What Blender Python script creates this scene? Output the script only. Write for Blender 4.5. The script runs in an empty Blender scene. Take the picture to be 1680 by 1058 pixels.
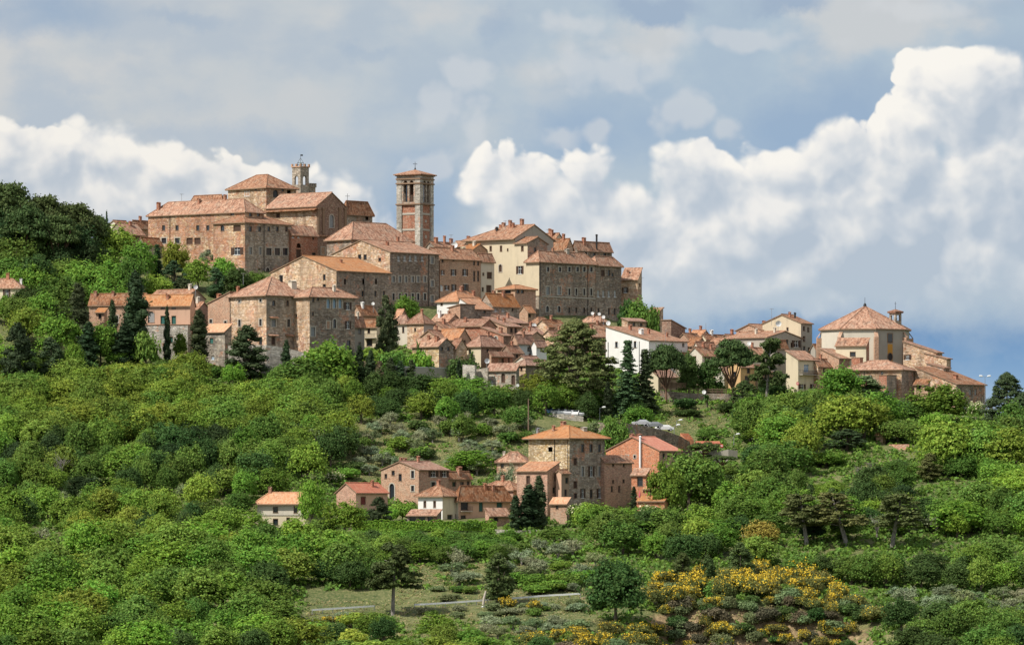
import bpy, math, random
import numpy as np
R = math.radians
C = bpy.context.scene.collection
# ------------------------------------------------------------------ camera
F, CX, H0 = 9000.0, 840.0, 830.0          # focal length, centre column, eye level in photo pixels
W0, Hh0 = 1680.0, 1058.0
cam = bpy.data.cameras.new('camera')
cam.sensor_width = 36.0
cam.lens = F / W0 * 36.0
cam.shift_y = (H0 - Hh0 / 2) / W0
cam.clip_start = 1.0
cam.clip_end = 120000.0
co = bpy.data.objects.new('camera', cam); C.objects.link(co)
co.location = (0, 0, 0); co.rotation_euler = (R(90), 0, 0)
bpy.context.scene.camera = co
sc = bpy.context.scene
sc.view_settings.view_transform = 'Standard'
sc.view_settings.look = 'None'
sc.view_settings.exposure = 0.5
sc.view_settings.gamma = 1.0
sc.cycles.max_bounces = 5
sc.cycles.diffuse_bounces = 2
sc.cycles.glossy_bounces = 2
sc.cycles.transmission_bounces = 2
sc.cycles.transparent_max_bounces = 4
# ------------------------------------------------------------------ sun
SUN_EL, SUN_AZ = 49.0, -124.0             # azimuth from +Y (view direction) towards +X
sd = bpy.data.lights.new('sun', 'SUN'); sd.energy = 3.6; sd.angle = R(0.53); sd.color = (1.0, 0.95, 0.87)
so = bpy.data.objects.new('sun', sd); C.objects.link(so)
so.rotation_euler = (R(90 - SUN_EL), 0, -R(SUN_AZ) + math.pi)
# ------------------------------------------------------------------ world: Nishita sky with clouds
wd = bpy.data.worlds.new('World'); sc.world = wd; wd.use_nodes = True
wt = wd.node_tree; wt.nodes.clear()
class NT:
    def __init__(s, tree): s.t = tree
    def n(s, typ, **kw):
        x = s.t.nodes.new(typ)
        for k, v in kw.items(): setattr(x, k, v)
        return x
    def inp(s, sock, v):
        if hasattr(v, 'is_output'): s.t.links.new(v, sock)
        else: sock.default_value = v
    def m(s, op, a, b=0.0, c=0.0, clamp=False):
        x = s.n('ShaderNodeMath', operation=op, use_clamp=clamp)
        s.inp(x.inputs[0], a); s.inp(x.inputs[1], b)
        s.inp(x.inputs[2], c)
        return x.outputs[0]
    def vm(s, op, a, b=(0, 0, 0)):
        x = s.n('ShaderNodeVectorMath', operation=op)
        s.inp(x.inputs[0], a); s.inp(x.inputs[1], b)
        return x.outputs[1] if op in ('LENGTH', 'DOT_PRODUCT', 'DISTANCE') else x.outputs[0]
    def mix(s, f, a, b, mode='MIX'):
        x = s.n('ShaderNodeMix', data_type='RGBA', blend_type=mode)
        s.inp(x.inputs[0], f); s.inp(x.inputs[6], a); s.inp(x.inputs[7], b)
        return x.outputs[2]
    def noise(s, vec, scale, detail=4.0, rough=.5, dim='3D', dist=0.0):
        x = s.n('ShaderNodeTexNoise', noise_dimensions=dim)
        s.inp(x.inputs['Vector'], vec); x.inputs['Scale'].default_value = scale
        x.inputs['Detail'].default_value = detail; x.inputs['Roughness'].default_value = rough
        x.inputs['Distortion'].default_value = dist
        return x.outputs
    def voro(s, vec, scale, feature='F1', dim='3D', detail=0.0, rough=.5, smooth=None, rnd=1.0):
        x = s.n('ShaderNodeTexVoronoi', voronoi_dimensions=dim, feature=feature)
        s.inp(x.inputs['Vector'], vec); x.inputs['Scale'].default_value = scale
        x.inputs['Detail'].default_value = detail; x.inputs['Roughness'].default_value = rough
        x.inputs['Randomness'].default_value = rnd
        if smooth is not None: x.inputs['Smoothness'].default_value = smooth
        return x.outputs
    def ss(s, v, a, b, lo=0.0, hi=1.0):
        x = s.n('ShaderNodeMapRange', interpolation_type='SMOOTHSTEP')
        s.inp(x.inputs[0], v)
        for i, q in zip((1, 2, 3, 4), (a, b, lo, hi)): x.inputs[i].default_value = q
        return x.outputs[0]
    def sepxyz(s, v):
        x = s.n('ShaderNodeSeparateXYZ'); s.inp(x.inputs[0], v); return x.outputs
    def comb(s, a, b, c=0.0):
        x = s.n('ShaderNodeCombineXYZ')
        s.inp(x.inputs[0], a); s.inp(x.inputs[1], b); s.inp(x.inputs[2], c)
        return x.outputs[0]
    def ramp(s, f, stops, interp='LINEAR'):
        x = s.n('ShaderNodeValToRGB'); s.inp(x.inputs[0], f)
        x.color_ramp.interpolation = interp
        el = x.color_ramp.elements
        while len(el) < len(stops): el.new(.5)
        for e, (p, c) in zip(el, stops):
            e.position = p; e.color = (c[0], c[1], c[2], 1)
        return x.outputs[0]

w = NT(wt)
tc = w.n('ShaderNodeTexCoord')
dx, dy, dz = w.sepxyz(tc.outputs['Generated'])
az = w.m('ARCTAN2', dx, dy)
el = w.m('ARCSINE', dz)
qu = w.m('MULTIPLY_ADD', az, F / 1000, CX / 1000)
qv = w.m('MULTIPLY_ADD', el, -F / 1000, H0 / 1000)
Q = w.comb(qu, qv)
BL = [  # cumulus heaps: azimuth, height, half-widths (units of 1/9 rad)
 (1.590, .165, .120, .100), (1.530, .150, .080, .070), (1.60, .105, .05, .045), (1.675, .315, .160, .165), (1.475, .285, .10, .09), (1.50, .205, .06, .06),
 (1.365, .265, .085, .070), (1.290, .300, .085, .070), (1.140, .305, .090, .085), (1.270, .370, .17, .11), (1.420, .390, .20, .15), (1.20, .40, .16, .10),
 (1.600, .460, .20, .14), (.962, .295, .052, .062), (1.010, .375, .12, .09), (.835, .315, .085, .070), (.890, .345, .08, .06), (.785, .275, .035, .04),
 (1.120, .440, .20, .10), (.940, .410, .20, .085), (1.06, .480, .17, .05), (1.39, .485, .05, .040), (1.30, .46, .22, .07), (1.50, .50, .20, .06), (.86, .45, .16, .06),
 (-.01, .280, .095, .085), (.075, .275, .095, .070), (.170, .262, .095, .072), (.275, .290, .095, .064), (.38, .31, .08, .055), (.47, .325, .09, .05),
 (.150, .350, .26, .090), (.42, .318, .11, .050), (.33, .36, .2, .06), (.545, .335, .06, .048), (.600, .375, .06, .05)]
def cumulus(q):
    nz = w.noise(q, 7.0, 3.0, .5, '2D')
    off = w.vm('SCALE', w.vm('SUBTRACT', nz[1], (.5, .5, .5))); 
    off.node.inputs['Scale'].default_value = .045
    qq = w.vm('ADD', q, off)
    d = None
    for (a, b, ra, rb) in BL:
        l = w.vm('LENGTH', w.vm('MULTIPLY', w.vm('SUBTRACT', qq, (a, b, 0)), (1 / ra, 1 / rb, 0)))
        v = w.m('MULTIPLY', w.m('SUBTRACT', 1.0, l), min(ra, rb) / .1)
        d = v if d is None else w.m('SMOOTH_MAX', d, v, .10)
    vb = w.voro(qq, 13.0, 'SMOOTH_F1', '2D', 2.5, .52, .30)[0]
    nb = w.noise(qq, 20.0, 8.0, .60, '2D')[0]
    vb2 = w.voro(qq, 34.0, 'SMOOTH_F1', '2D', 1.0, .5, .35)[0]
    bump = w.m('ADD', w.m('ADD', w.m('MULTIPLY', w.m('SUBTRACT', .52, vb), .50), w.m('MULTIPLY', w.m('SUBTRACT', .5, vb2), .12)), w.m('MULTIPLY', w.m('SUBTRACT', nb, .5), .20))
    return d, bump, qq
dA, bA, q0 = cumulus(Q)
dB, bB, q1 = cumulus(w.vm('ADD', Q, (-.018, -.027, 0)))
edge = w.m('ADD', dA, w.m('MULTIPLY', bA, .62))
soft = w.ss(w.noise(Q, 4.0, 2.0, .5, '2D')[0], .35, .65, .08, .34)
mask = w.m('DIVIDE', w.m('ADD', edge, .10), soft, clamp=True)
mask = w.ss(mask, 0.0, 1.0)
low = w.ss(w.m('ADD', qv, w.m('MULTIPLY', w.m('SUBTRACT', w.noise(Q, 6.0, 5.0, .55, '2D')[0], .5), .16)), .38, .60, 1.0, 0.0)                  # the heaps melt into the haze low down
mask = w.m('MULTIPLY', mask, w.m('MULTIPLY', low, .96))
dif = w.m('ADD', w.m('MULTIPLY', w.m('SUBTRACT', dA, dB), 1.25), w.m('MULTIPLY', w.m('SUBTRACT', bA, bB), .8))
lit = w.ss(dif, -.60, .80)
big = w.noise(Q, 3.4, 3.0, .5, '2D')[0]
lit = w.m('MULTIPLY_ADD', w.m('SUBTRACT', big, .5), .9, lit, clamp=True)
top = w.m('ADD', w.ss(dA, .0, .75, .22, -.20), w.ss(qu, .25, .65, .16, 0.0))                   # brighter near the upper rims
lit = w.m('ADD', lit, top, clamp=True)
left_dim = w.ss(qu, .2, .9, .95, 1.0)
ccol = w.ramp(lit, [(0.0, (.47, .545, .635)), (.28, (.57, .625, .69)), (.52, (.69, .72, .75)), (.76, (.86, .85, .83)), (1.0, (.98, .945, .88))])
ccol = w.mix(1.0, ccol, w.comb(left_dim, left_dim, left_dim), 'MULTIPLY')
# the thin high veil with blue gaps
sv = w.vm('MULTIPLY', Q, (1.0, 1.5, 1.0))
vn = w.noise(sv, 2.4, 7.0, .52, '2D')[0]
vn2 = w.noise(sv, 7.0, 6.0, .55, '2D')[0]
veil = w.ss(w.m('ADD', w.m('MULTIPLY', vn, .7), w.m('MULTIPLY', vn2, .3)), .40, .58)
GAP = [(1.30, .235, .17, .10, 1.), (1.08, .02, .09, .03, 1.3), (1.295, .012, .085, .028, 1.3), (1.0, .20, .15, .10, .5), (.70, .34, .10, .12, .6), (.05, .03, .17, .05, .9), (.93, .24, .10, .06, .5),
       (1.60, .590, .40, .09, 1.05), (1.2, .58, .35, .07, .95), (.36, .235, .22, .035, .55), (.30, .035, .09, .018, .4), (.60, .09, .05, .018, .4), (.13, .14, .05, .018, .3), (1.42, .16, .08, .06, .6), (.82, .045, .035, .03, .6), (1.66, .13, .1, .06, .5), (1.63, .02, .08, .02, .3)]
og = w.vm('SCALE', w.vm('SUBTRACT', w.noise(Q, 9.0, 8.0, .62, '2D')[1], (.5, .5, .5))); og.node.inputs['Scale'].default_value = .09
qg = w.vm('ADD', Q, og)
g = 0.0
for (a, b, ra, rb, wt_) in GAP:
    l = w.vm('LENGTH', w.vm('MULTIPLY', w.vm('SUBTRACT', qg, (a, b, 0)), (1 / ra, 1 / rb, 0)))
    g = w.m('ADD', g, w.m('MULTIPLY', w.ss(l, .2, 1.25, 1.0, 0.0), wt_))
g = w.m('MULTIPLY', g, w.m('MULTIPLY_ADD', vn2, 1.4, .3))
veil = w.m('SUBTRACT', w.m('MULTIPLY_ADD', veil, .42, .62), w.m('MULTIPLY', g, .8), clamp=True)
bcol = w.ramp(qv, [(0.0, (.36, .455, .58)), (.30, (.31, .44, .61)), (.55, (.15, .30, .53)), (.64, (.27, .43, .63))])
vcol = w.mix(w.ss(qu, .2, 1.2), (.565, .60, .625, 1), (.45, .55, .64, 1))
warm = w.ss(vn, .48, .62)
vcol = w.mix(w.m('MULTIPLY', warm, w.ss(qv, .30, .05, 0.0, .7)), vcol, (.645, .645, .64, 1))
back = w.mix(veil, bcol, vcol)
# fainter heaps behind
d2 = None
for (a, b, ra, rb) in [(.765, .125, .065, .045), (.72, .17, .06, .06), (.77, .22, .05, .09), (.70, .27, .06, .05), (.975, .215, .035, .04), (.92, .225, .06, .03), (1.13, .185, .10, .06), (1.19, .21, .04, .04), (1.0, .11, .16, .06), (.93, .03, .09, .035), (1.5, .02, .12, .03), (1.22, .07, .2, .03)]:
    l = w.vm('LENGTH', w.vm('MULTIPLY', w.vm('SUBTRACT', q0, (a, b, 0)), (1 / ra, 1 / rb, 0)))
    v = w.m('SUBTRACT', 1.0, l)
    d2 = v if d2 is None else w.m('SMOOTH_MAX', d2, v, .15)
m2 = w.m('MULTIPLY', w.ss(w.m('MULTIPLY_ADD', bA, 1.1, d2), .05, .55), .55)
back = w.mix(m2, back, (.66, .685, .71, 1))
clouds = w.mix(mask, back, ccol)
sky = w.n('ShaderNodeTexSky', sky_type='NISHITA', sun_disc=False, sun_elevation=R(SUN_EL), sun_rotation=R(SUN_AZ), altitude=500.0)
sky.air_density = 1.0; sky.dust_density = 1.0
skyc = w.vm('SCALE', sky.outputs[0]); skyc.node.inputs['Scale'].default_value = 0.10
# clouds of the modelled quarter of the sky; elsewhere unseen broken cloud, brightness set for fill light, over the same Nishita sky
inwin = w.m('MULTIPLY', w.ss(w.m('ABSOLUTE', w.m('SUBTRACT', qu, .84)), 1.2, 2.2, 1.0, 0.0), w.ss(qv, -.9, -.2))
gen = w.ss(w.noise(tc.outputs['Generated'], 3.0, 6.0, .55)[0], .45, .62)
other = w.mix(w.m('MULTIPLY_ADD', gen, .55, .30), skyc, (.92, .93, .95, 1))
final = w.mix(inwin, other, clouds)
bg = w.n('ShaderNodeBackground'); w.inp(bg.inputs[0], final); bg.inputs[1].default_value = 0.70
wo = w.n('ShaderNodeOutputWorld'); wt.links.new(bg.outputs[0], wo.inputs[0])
wd.cycles.sampling_method = 'MANUAL'; wd.cycles.sample_map_resolution = 512

# ================================================================== picture-to-world helpers
def P(u, v, Y): return ((u - CX) * Y / F, Y, (H0 - v) * Y / F)
CP = [(-80,1075,985),(250,1075,980),(520,1070,985),(760,1065,990),(1000,1075,990),(1250,1085,995),(1450,1085,995),(1760,1080,985),
(510,1012,1035),(740,1003,1045),(955,988,1055),(1060,990,1050),(1100,988,1046),(1250,972,1050),(1400,1002,1044),(1350,1062,1010),(1150,1066,1008),
(1300,962,1075),(1550,1000,1050),(1680,990,1060),(0,960,1070),(250,930,1085),(450,930,1085),(700,950,1075),(850,920,1100),(960,930,1090),
(150,880,1125),(400,870,1145),(560,862,1150),(680,858,1152),(800,865,1150),(1000,850,1155),(1150,850,1160),(1300,880,1130),(1500,890,1120),(1700,880,1125),
(0,790,1185),(250,780,1195),(500,790,1185),(620,822,1190),(740,808,1200),(880,805,1200),(1100,790,1205),(1300,780,1200),(1500,780,1200),(1700,790,1190),
(0,700,1230),(250,680,1240),(450,690,1238),(620,720,1235),(760,710,1240),(900,705,1245),(1000,722,1248),(1150,740,1240),(1300,710,1245),(1500,720,1245),(1700,710,1250),
(0,640,1262),(200,615,1268),(330,618,1278),(450,630,1278),(600,655,1275),(750,648,1280),(880,655,1284),(960,665,1280),(1100,668,1283),(1250,668,1282),(1400,670,1283),(1550,692,1285),(1680,685,1290),
(250,590,1300),(400,588,1300),(600,592,1305),(700,608,1305),(800,612,1305),(900,622,1305),(1050,640,1305),(1200,645,1310),(1350,648,1310),(1480,655,1308),(1600,684,1305),
(100,520,1320),(0,512,1325),(300,515,1345),(550,520,1350),(700,545,1350),(800,555,1350),(900,545,1370),(1000,560,1370),(1100,610,1350),(1250,625,1345),(1450,645,1350),(1600,690,1345),
(0,420,1385),(130,430,1385),(300,445,1395),(420,452,1392),(560,450,1410),(720,490,1400),(850,515,1400),(950,530,1405),(1040,540,1420),(1120,600,1400),(1250,645,1400),(1450,672,1400),(1650,715,1400),
(0,395,1450),(250,405,1450),(450,400,1460),(600,425,1460),(750,445,1460),(900,475,1460),(1040,565,1460),(1250,690,1460),(1500,740,1460)]
_cp = np.array([P(*c) for c in CP])
def _phi(d2): return np.where(d2 > 0, d2 * np.log(np.maximum(d2, 1e-9)) * .5, 0.0)
_n = len(_cp)
_xy = _cp[:, :2] / 100.0
_d2 = ((_xy[:, None] - _xy[None]) ** 2).sum(-1)
_A = np.zeros((_n + 3, _n + 3)); _A[:_n, :_n] = _phi(_d2) + np.eye(_n) * .004
_A[:_n, _n] = 1; _A[:_n, _n + 1:] = _xy; _A[_n, :_n] = 1; _A[_n + 1:, :_n] = _xy.T
_w = np.linalg.solve(_A, np.concatenate([_cp[:, 2], [0, 0, 0]]))
def sstep(x, a, b):
    t = np.clip((x - a) / (b - a), 0, 1); return t * t * (3 - 2 * t)
def ground(x, y):
    x = np.atleast_1d(np.asarray(x, float)); y = np.atleast_1d(np.asarray(y, float))
    xc = np.clip(x, -150, 150); yc = np.clip(y, 975, 1470)
    q = np.stack([xc, yc], -1) / 100.0
    z = np.empty(len(x))
    for s in range(0, len(x), 20000):
        d2 = ((q[s:s + 20000, None] - _xy[None]) ** 2).sum(-1)
        z[s:s + 20000] = _phi(d2) @ _w[:_n] + _w[_n] + q[s:s + 20000] @ _w[_n + 1:]
    far = sstep(y, 1470, 1900); z = z * (1 - far) + (-75) * far
    side = sstep(np.abs(x), 150, 600) * sstep(y, 500, 900); z = z * (1 - side) + (-60) * side
    near = sstep(y, 420, 960); z = z * near + (-55) * (1 - near)
    z = z - 6.5 * sstep(x, 22, 30) * (1 - sstep(x, 60, 72)) * (1 - sstep(y + 1.5 * np.sin(x * .35), 1031, 1042)) * sstep(y, 985, 1010)
    home = sstep(y, 40, 330); z = z * home + (-3) * (1 - home)
    return z
def gz(x, y): return float(ground(x, y)[0])
_YS = np.arange(965, 1480, 1.0)
def hit(u, v):                                   # first point of the ground on the ray through (u, v)
    g = ground((u - CX) / F * _YS, _YS); r = (H0 - v) / F * _YS
    k = np.nonzero(g >= r)[0]
    Y = float(_YS[k[0]]) if len(k) else None
    if Y is None: return None
    return ((u - CX) / F * Y, Y, gz((u - CX) / F * Y, Y))
def on(u, Y): x = (u - CX) / F * Y; return (x, Y, gz(x, Y))

# ================================================================== materials
def newmat(name):
    m = bpy.data.materials.new(name); m.use_nodes = True
    t = m.node_tree; t.nodes.clear()
    nt = NT(t)
    out = nt.n('ShaderNodeOutputMaterial')
    return m, nt, out
def c4(c): return (c[0], c[1], c[2], 1)
def principled(nt, out, col, rough=.85, bump=None, strength=.4, dist=.05, spec=.25, metal=0.0):
    b = nt.n('ShaderNodeBsdfPrincipled')
    nt.inp(b.inputs['Base Color'], col if hasattr(col, 'is_output') else c4(col))
    nt.inp(b.inputs['Roughness'], rough); b.inputs['Specular IOR Level'].default_value = spec
    b.inputs['Metallic'].default_value = metal
    if bump is not None:
        k = nt.n('ShaderNodeBump'); k.inputs['Strength'].default_value = strength; k.inputs['Distance'].default_value = dist
        nt.inp(k.inputs['Height'], bump); nt.t.links.new(k.outputs[0], b.inputs['Normal'])
    nt.t.links.new(b.outputs[0], out.inputs[0])
    return b
def objco(nt): return nt.n('ShaderNodeTexCoord').outputs['Object']
def uvco(nt): return nt.n('ShaderNodeTexCoord').outputs['UV']
def rnd(nt): return nt.n('ShaderNodeObjectInfo').outputs['Random']
M = {}
def stone(name, tones, brick=(.45, .235, .15), bamt=.35, scale=1.0):
    """rubble masonry: irregular blocks, patches of brick repair, weathering stains"""
    m, nt, out = newmat(name)
    o = objco(nt); r = rnd(nt)
    oo = nt.vm('ADD', o, nt.comb(nt.m('MULTIPLY', r, 37.0), nt.m('MULTIPLY', r, 91.0), 0.0))
    wv = nt.vm('MULTIPLY', oo, (1.7 * scale, 1.7 * scale, 3.0 * scale))
    vo = nt.voro(wv, 1.0, 'F1', '3D')
    cell = nt.sepxyz(vo[1])[0]
    col = nt.ramp(cell, [(i / (len(tones) - 1), t) for i, t in enumerate(tones)])
    ed = nt.voro(wv, 1.0, 'DISTANCE_TO_EDGE', '3D')[0]
    mort = nt.ss(ed, .02, .12)
    col = nt.mix(mort, c4([.82 * x for x in tones[len(tones) // 2]]), col)
    bn = nt.noise(oo, .22, 4.0, .6)[0]
    bv = nt.voro(nt.vm('MULTIPLY', oo, (3.6, 3.6, 9.0)), 1.0, 'F1', '3D')
    bcol = nt.ramp(nt.sepxyz(bv[1])[0], [(0, [.72 * x for x in brick]), (.6, brick), (1, [1.35 * x for x in brick])])
    bm = nt.ss(nt.m('ADD', bn, nt.m('MULTIPLY', nt.m('SUBTRACT', nt.noise(oo, 1.3, 3.0)[0], .5), .4)), .62 - bamt * .35, .70 - bamt * .35)
    col = nt.mix(nt.m('MULTIPLY', bm, .9), col, bcol)
    sp = nt.sepxyz(nt.voro(nt.vm('MULTIPLY', oo, (1.5, 1.5, 3.0)), 1.0, 'F1', '3D')[1])
    hv = nt.n('ShaderNodeHueSaturation'); nt.inp(hv.inputs['Color'], col); nt.inp(hv.inputs['Value'], nt.m('MULTIPLY_ADD', sp[1], .42, .80)); nt.inp(hv.inputs['Saturation'], nt.m('MULTIPLY_ADD', sp[2], -.35, 1.15)); col = hv.outputs[0]
    pn = nt.noise(oo, .16, 5.0, .6)[0]; pl = [.86 * x for x in tones[min(3, len(tones) - 1)]]
    col = nt.mix(nt.ss(nt.m('ADD', pn, nt.m('MULTIPLY', r, .10)), .57, .67, 0, .34), col, c4([.5 * a + .5 * b for a, b in zip(pl, tones[2])]))
    zc = nt.m('FRACT', nt.m('MULTIPLY', nt.sepxyz(oo)[2], .62)); crs = nt.ss(nt.m('ABSOLUTE', nt.m('SUBTRACT', zc, .5)), .38, .5, 0, .28)
    col = nt.mix(crs, col, c4([.6 * x for x in tones[0]]))
    st = nt.noise(nt.vm('MULTIPLY', oo, (.5, .5, .12)), 1.0, 5.0, .62)[0]
    col = nt.mix(nt.ss(st, .42, .72, 0.0, .55), col, c4([.55 * x for x in tones[0]]))
    big = nt.noise(oo, .11, 3.0)[0]
    hs = nt.n('ShaderNodeHueSaturation'); nt.inp(hs.inputs['Color'], col)
    nt.inp(hs.inputs['Value'], nt.m('ADD', nt.ss(big, .3, .7, .82, 1.18), nt.m('MULTIPLY', nt.m('SUBTRACT', r, .5), .18)))
    hgt = nt.m('ADD', nt.m('MULTIPLY', mort, .6), nt.m('MULTIPLY', cell, .5))
    principled(nt, out, hs.outputs[0], .92, hgt, .7, .10)
    M[name] = m
def plaster(name, col, stain=.45, dirt=None):
    m, nt, out = newmat(name)
    o = objco(nt); r = rnd(nt)
    oo = nt.vm('ADD', o, nt.comb(nt.m('MULTIPLY', r, 53.0), nt.m('MULTIPLY', r, 19.0), 0.0))
    n1 = nt.noise(oo, .35, 6.0, .62)[0]
    n2 = nt.noise(nt.vm('MULTIPLY', oo, (.9, .9, .13)), 1.0, 5.0, .6)[0]
    n3 = nt.noise(oo, 2.6, 4.0)[0]
    d = dirt or [.55 * col[0], .55 * col[1], .58 * col[2]]
    c = nt.mix(nt.ss(n1, .40, .75, 0, stain), c4(col), c4([.78 * x for x in col]))
    c = nt.mix(nt.ss(n2, .50, .78, 0, stain * 1.1), c, c4(d))
    c = nt.mix(nt.ss(n3, .55, .8, 0, .25), c, c4([min(.9, 1.15 * x) for x in col]))
    principled(nt, out, c, .9, n3, .2, .02)
    M[name] = m
def brickm(name, col, pale=.25):
    m, nt, out = newmat(name)
    o = objco(nt); r = rnd(nt)
    oo = nt.vm('ADD', o, nt.comb(nt.m('MULTIPLY', r, 23.0), nt.m('MULTIPLY', r, 71.0), 0.0))
    v = nt.voro(nt.vm('MULTIPLY', oo, (3.2, 3.2, 7.5)), 1.0, 'F1', '3D')
    c = nt.ramp(nt.sepxyz(v[1])[0], [(0, [.62 * x for x in col]), (.45, col), (.8, [1.25 * x for x in col]), (1, (.42, .33, .24))])
    n1 = nt.noise(oo, .3, 6.0, .62)[0]
    c = nt.mix(nt.ss(n1, .45, .7, 0, pale), c, (.48, .38, .28, 1))
    n2 = nt.noise(nt.vm('MULTIPLY', oo, (.8, .8, .15)), 1.0, 5.0, .6)[0]
    c = nt.mix(nt.ss(n2, .48, .75, 0, .5), c, c4([.5 * col[0], .55 * col[1], .6 * col[2]]))
    principled(nt, out, c, .92, nt.sepxyz(v[1])[0], .4, .04)
    M[name] = m
def tiles(name, tones, moss=.25):
    """terracotta roof: rows of half-round tiles, each its own tone, lichen patches"""
    m, nt, out = newmat(name)
    uv = uvco(nt); r = rnd(nt)
    uu, vv, _ = nt.sepxyz(uv)
    uo = nt.comb(nt.m('MULTIPLY_ADD', r, 61.0, uu), nt.m('MULTIPLY_ADD', r, 17.0, vv))
    cells = nt.voro(nt.vm('MULTIPLY', uo, (3.6, 2.2, 1)), 1.0, 'F1', '2D')
    c = nt.ramp(nt.sepxyz(cells[1])[0], [(i / (len(tones) - 1), t) for i, t in enumerate(tones)])
    n1 = nt.noise(uo, .45, 6.0, .65, '2D')[0]
    c = nt.mix(nt.ss(n1, .48, .72, 0, moss), c, (.30, .235, .165, 1))
    n2 = nt.noise(nt.vm('MULTIPLY', uo, (1.1, .35, 1)), 1.0, 5.0, .6, '2D')[0]
    c = nt.mix(nt.ss(n2, .5, .72, 0, moss * 1.2), c, c4([.55 * x for x in tones[0]]))
    hs = nt.n('ShaderNodeHueSaturation'); nt.inp(hs.inputs['Color'], c)
    nt.inp(hs.inputs['Value'], nt.m('MULTIPLY_ADD', r, .42, .78)); nt.inp(hs.inputs['Saturation'], nt.m('MULTIPLY_ADD', r, -.2, 1.06))
    col_w = nt.m('ABSOLUTE', nt.m('SINE', nt.m('MULTIPLY', uu, math.pi / .30)))
    row_w = nt.m('FRACT', nt.m('DIVIDE', vv, .42))
    h = nt.m('ADD', nt.m('MULTIPLY', col_w, .8), nt.m('MULTIPLY', row_w, .35))
    principled(nt, out, hs.outputs[0], .88, h, .55, .10)
    M[name] = m
def flat(name, col, rough=.6, metal=0.0, var=.25, spec=.3):
    m, nt, out = newmat(name)
    n = nt.noise(objco(nt), 3.0, 4.0)[0]
    c = nt.mix(nt.ss(n, .35, .7, 0, var), c4(col), c4([.6 * x for x in col]))
    principled(nt, out, c, rough, metal=metal, spec=spec)
    M[name] = m
S_RED = [(.29, .152, .088), (.42, .235, .130), (.50, .315, .185), (.74, .57, .38), (.43, .225, .125), (.61, .425, .26)]
S_TAN = [(.27, .165, .10), (.45, .285, .172), (.54, .365, .23), (.76, .585, .41), (.49, .275, .165), (.65, .47, .31)]
S_GREY = [(.22, .175, .135), (.32, .26, .20), (.40, .33, .255), (.54, .46, .37), (.32, .235, .18)]  # grey stone, also the shaded-side tone for tan and red walls
S_DARK_SHADED = [(.19, .15, .115), (.27, .21, .16), (.34, .265, .205), (.47, .39, .31), (.30, .20, .15)]  # dark stone, also the shaded copy used on right-hand walls
S_GOLD = [(.36, .23, .11), (.50, .35, .18), (.60, .45, .26), (.76, .64, .45), (.52, .36, .19)]
stone('stone_red', S_RED, bamt=.42, scale=1.15); stone('stone_tan', S_TAN, bamt=.28); stone('stone_grey', S_GREY, bamt=.18)
stone('stone_dark_shaded', S_DARK_SHADED, bamt=.22); stone('stone_gold', S_GOLD, bamt=.12)
stone('stone_pale', [(.30, .27, .22), (.42, .38, .32), (.52, .47, .40), (.62, .57, .49), (.40, .36, .30)], bamt=.02)
stone('stone_wall', [(.20, .17, .14), (.30, .26, .21), (.40, .35, .28), (.52, .46, .37), (.26, .22, .18)], bamt=.05, scale=.8)
brickm('brick_red', (.36, .155, .095)); brickm('brick_tan', (.44, .265, .175), .4); brickm('brick_pink', (.47, .275, .195), .2)
brickm('brick_orange', (.52, .215, .115), .1); brickm('brick_dark', (.26, .16, .115), .2)
plaster('plaster_yellow', (.60, .51, .36)); plaster('plaster_cream', (.68, .59, .42)); plaster('plaster_white', (.74, .72, .68), .3)
plaster('plaster_pale', (.60, .54, .44)); plaster('plaster_grey', (.40, .36, .30)); plaster('plaster_pink', (.60, .385, .27))
plaster('plaster_orange', (.60, .385, .19)); plaster('plaster_blue', (.46, .48, .48)); plaster('plaster_brown', (.36, .255, .18))
plaster('plaster_ochre', (.60, .30, .06))
tiles('tile_old', [(.185, .080, .040), (.29, .126, .064), (.35, .165, .086), (.44, .255, .155), (.235, .104, .055)], .6)
tiles('tile_brown', [(.185, .088, .054), (.265, .128, .078), (.315, .162, .105), (.41, .245, .17), (.23, .11, .068)], .5)
tiles('tile_orange', [(.42, .17, .066), (.50, .215, .088), (.53, .255, .115), (.54, .305, .155), (.46, .19, .078)], .35)
tiles('tile_rust', [(.31, .122, .05), (.40, .168, .068), (.44, .20, .09), (.48, .255, .135), (.33, .13, .056)], .4)
tiles('tile_red', [(.42, .13, .075), (.48, .16, .09), (.50, .18, .105), (.50, .21, .13), (.45, .14, .08)], .15)
flat('glass', (.025, .03, .038), .12, 0, .3, .6); flat('pane_pale', (.26, .27, .27), .35, 0, .5); flat('pane_blue', (.28, .40, .52), .2, 0, .3)
flat('shutter_brown', (.075, .042, .028)); flat('shutter_green', (.035, .13, .11)); flat('shutter_white', (.72, .72, .70)); flat('shutter_grey', (.30, .30, .29))
flat('shutter_red', (.17, .035, .03)); flat('trim_pale', (.46, .41, .34), .85); flat('trim_brown', (.26, .17, .11), .85); flat('metal_dark', (.05, .05, .05), .5, .6)
flat('metal_grey', (.35, .36, .37), .5, .6); flat('white_paint', (.78, .78, .76), .5); flat('wood', (.22, .15, .10), .8); flat('wood_dark', (.10, .06, .04), .8)
flat('copper_green', (.26, .36, .34), .6); flat('red_paint', (.45, .06, .05), .5); flat('blue_paint', (.10, .20, .42), .4); flat('black_rubber', (.02, .02, .02), .9)
flat('silver_paint', (.55, .56, .58), .3, .3); flat('asphalt', (.16, .155, .15), .9); flat('terracotta', (.42, .19, .11), .85); flat('pink_cloth', (.60, .12, .16), .9)
flat('blue_cloth', (.12, .30, .62), .9); flat('galvanised', (.86, .86, .84), .7, 0, .08)

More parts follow.
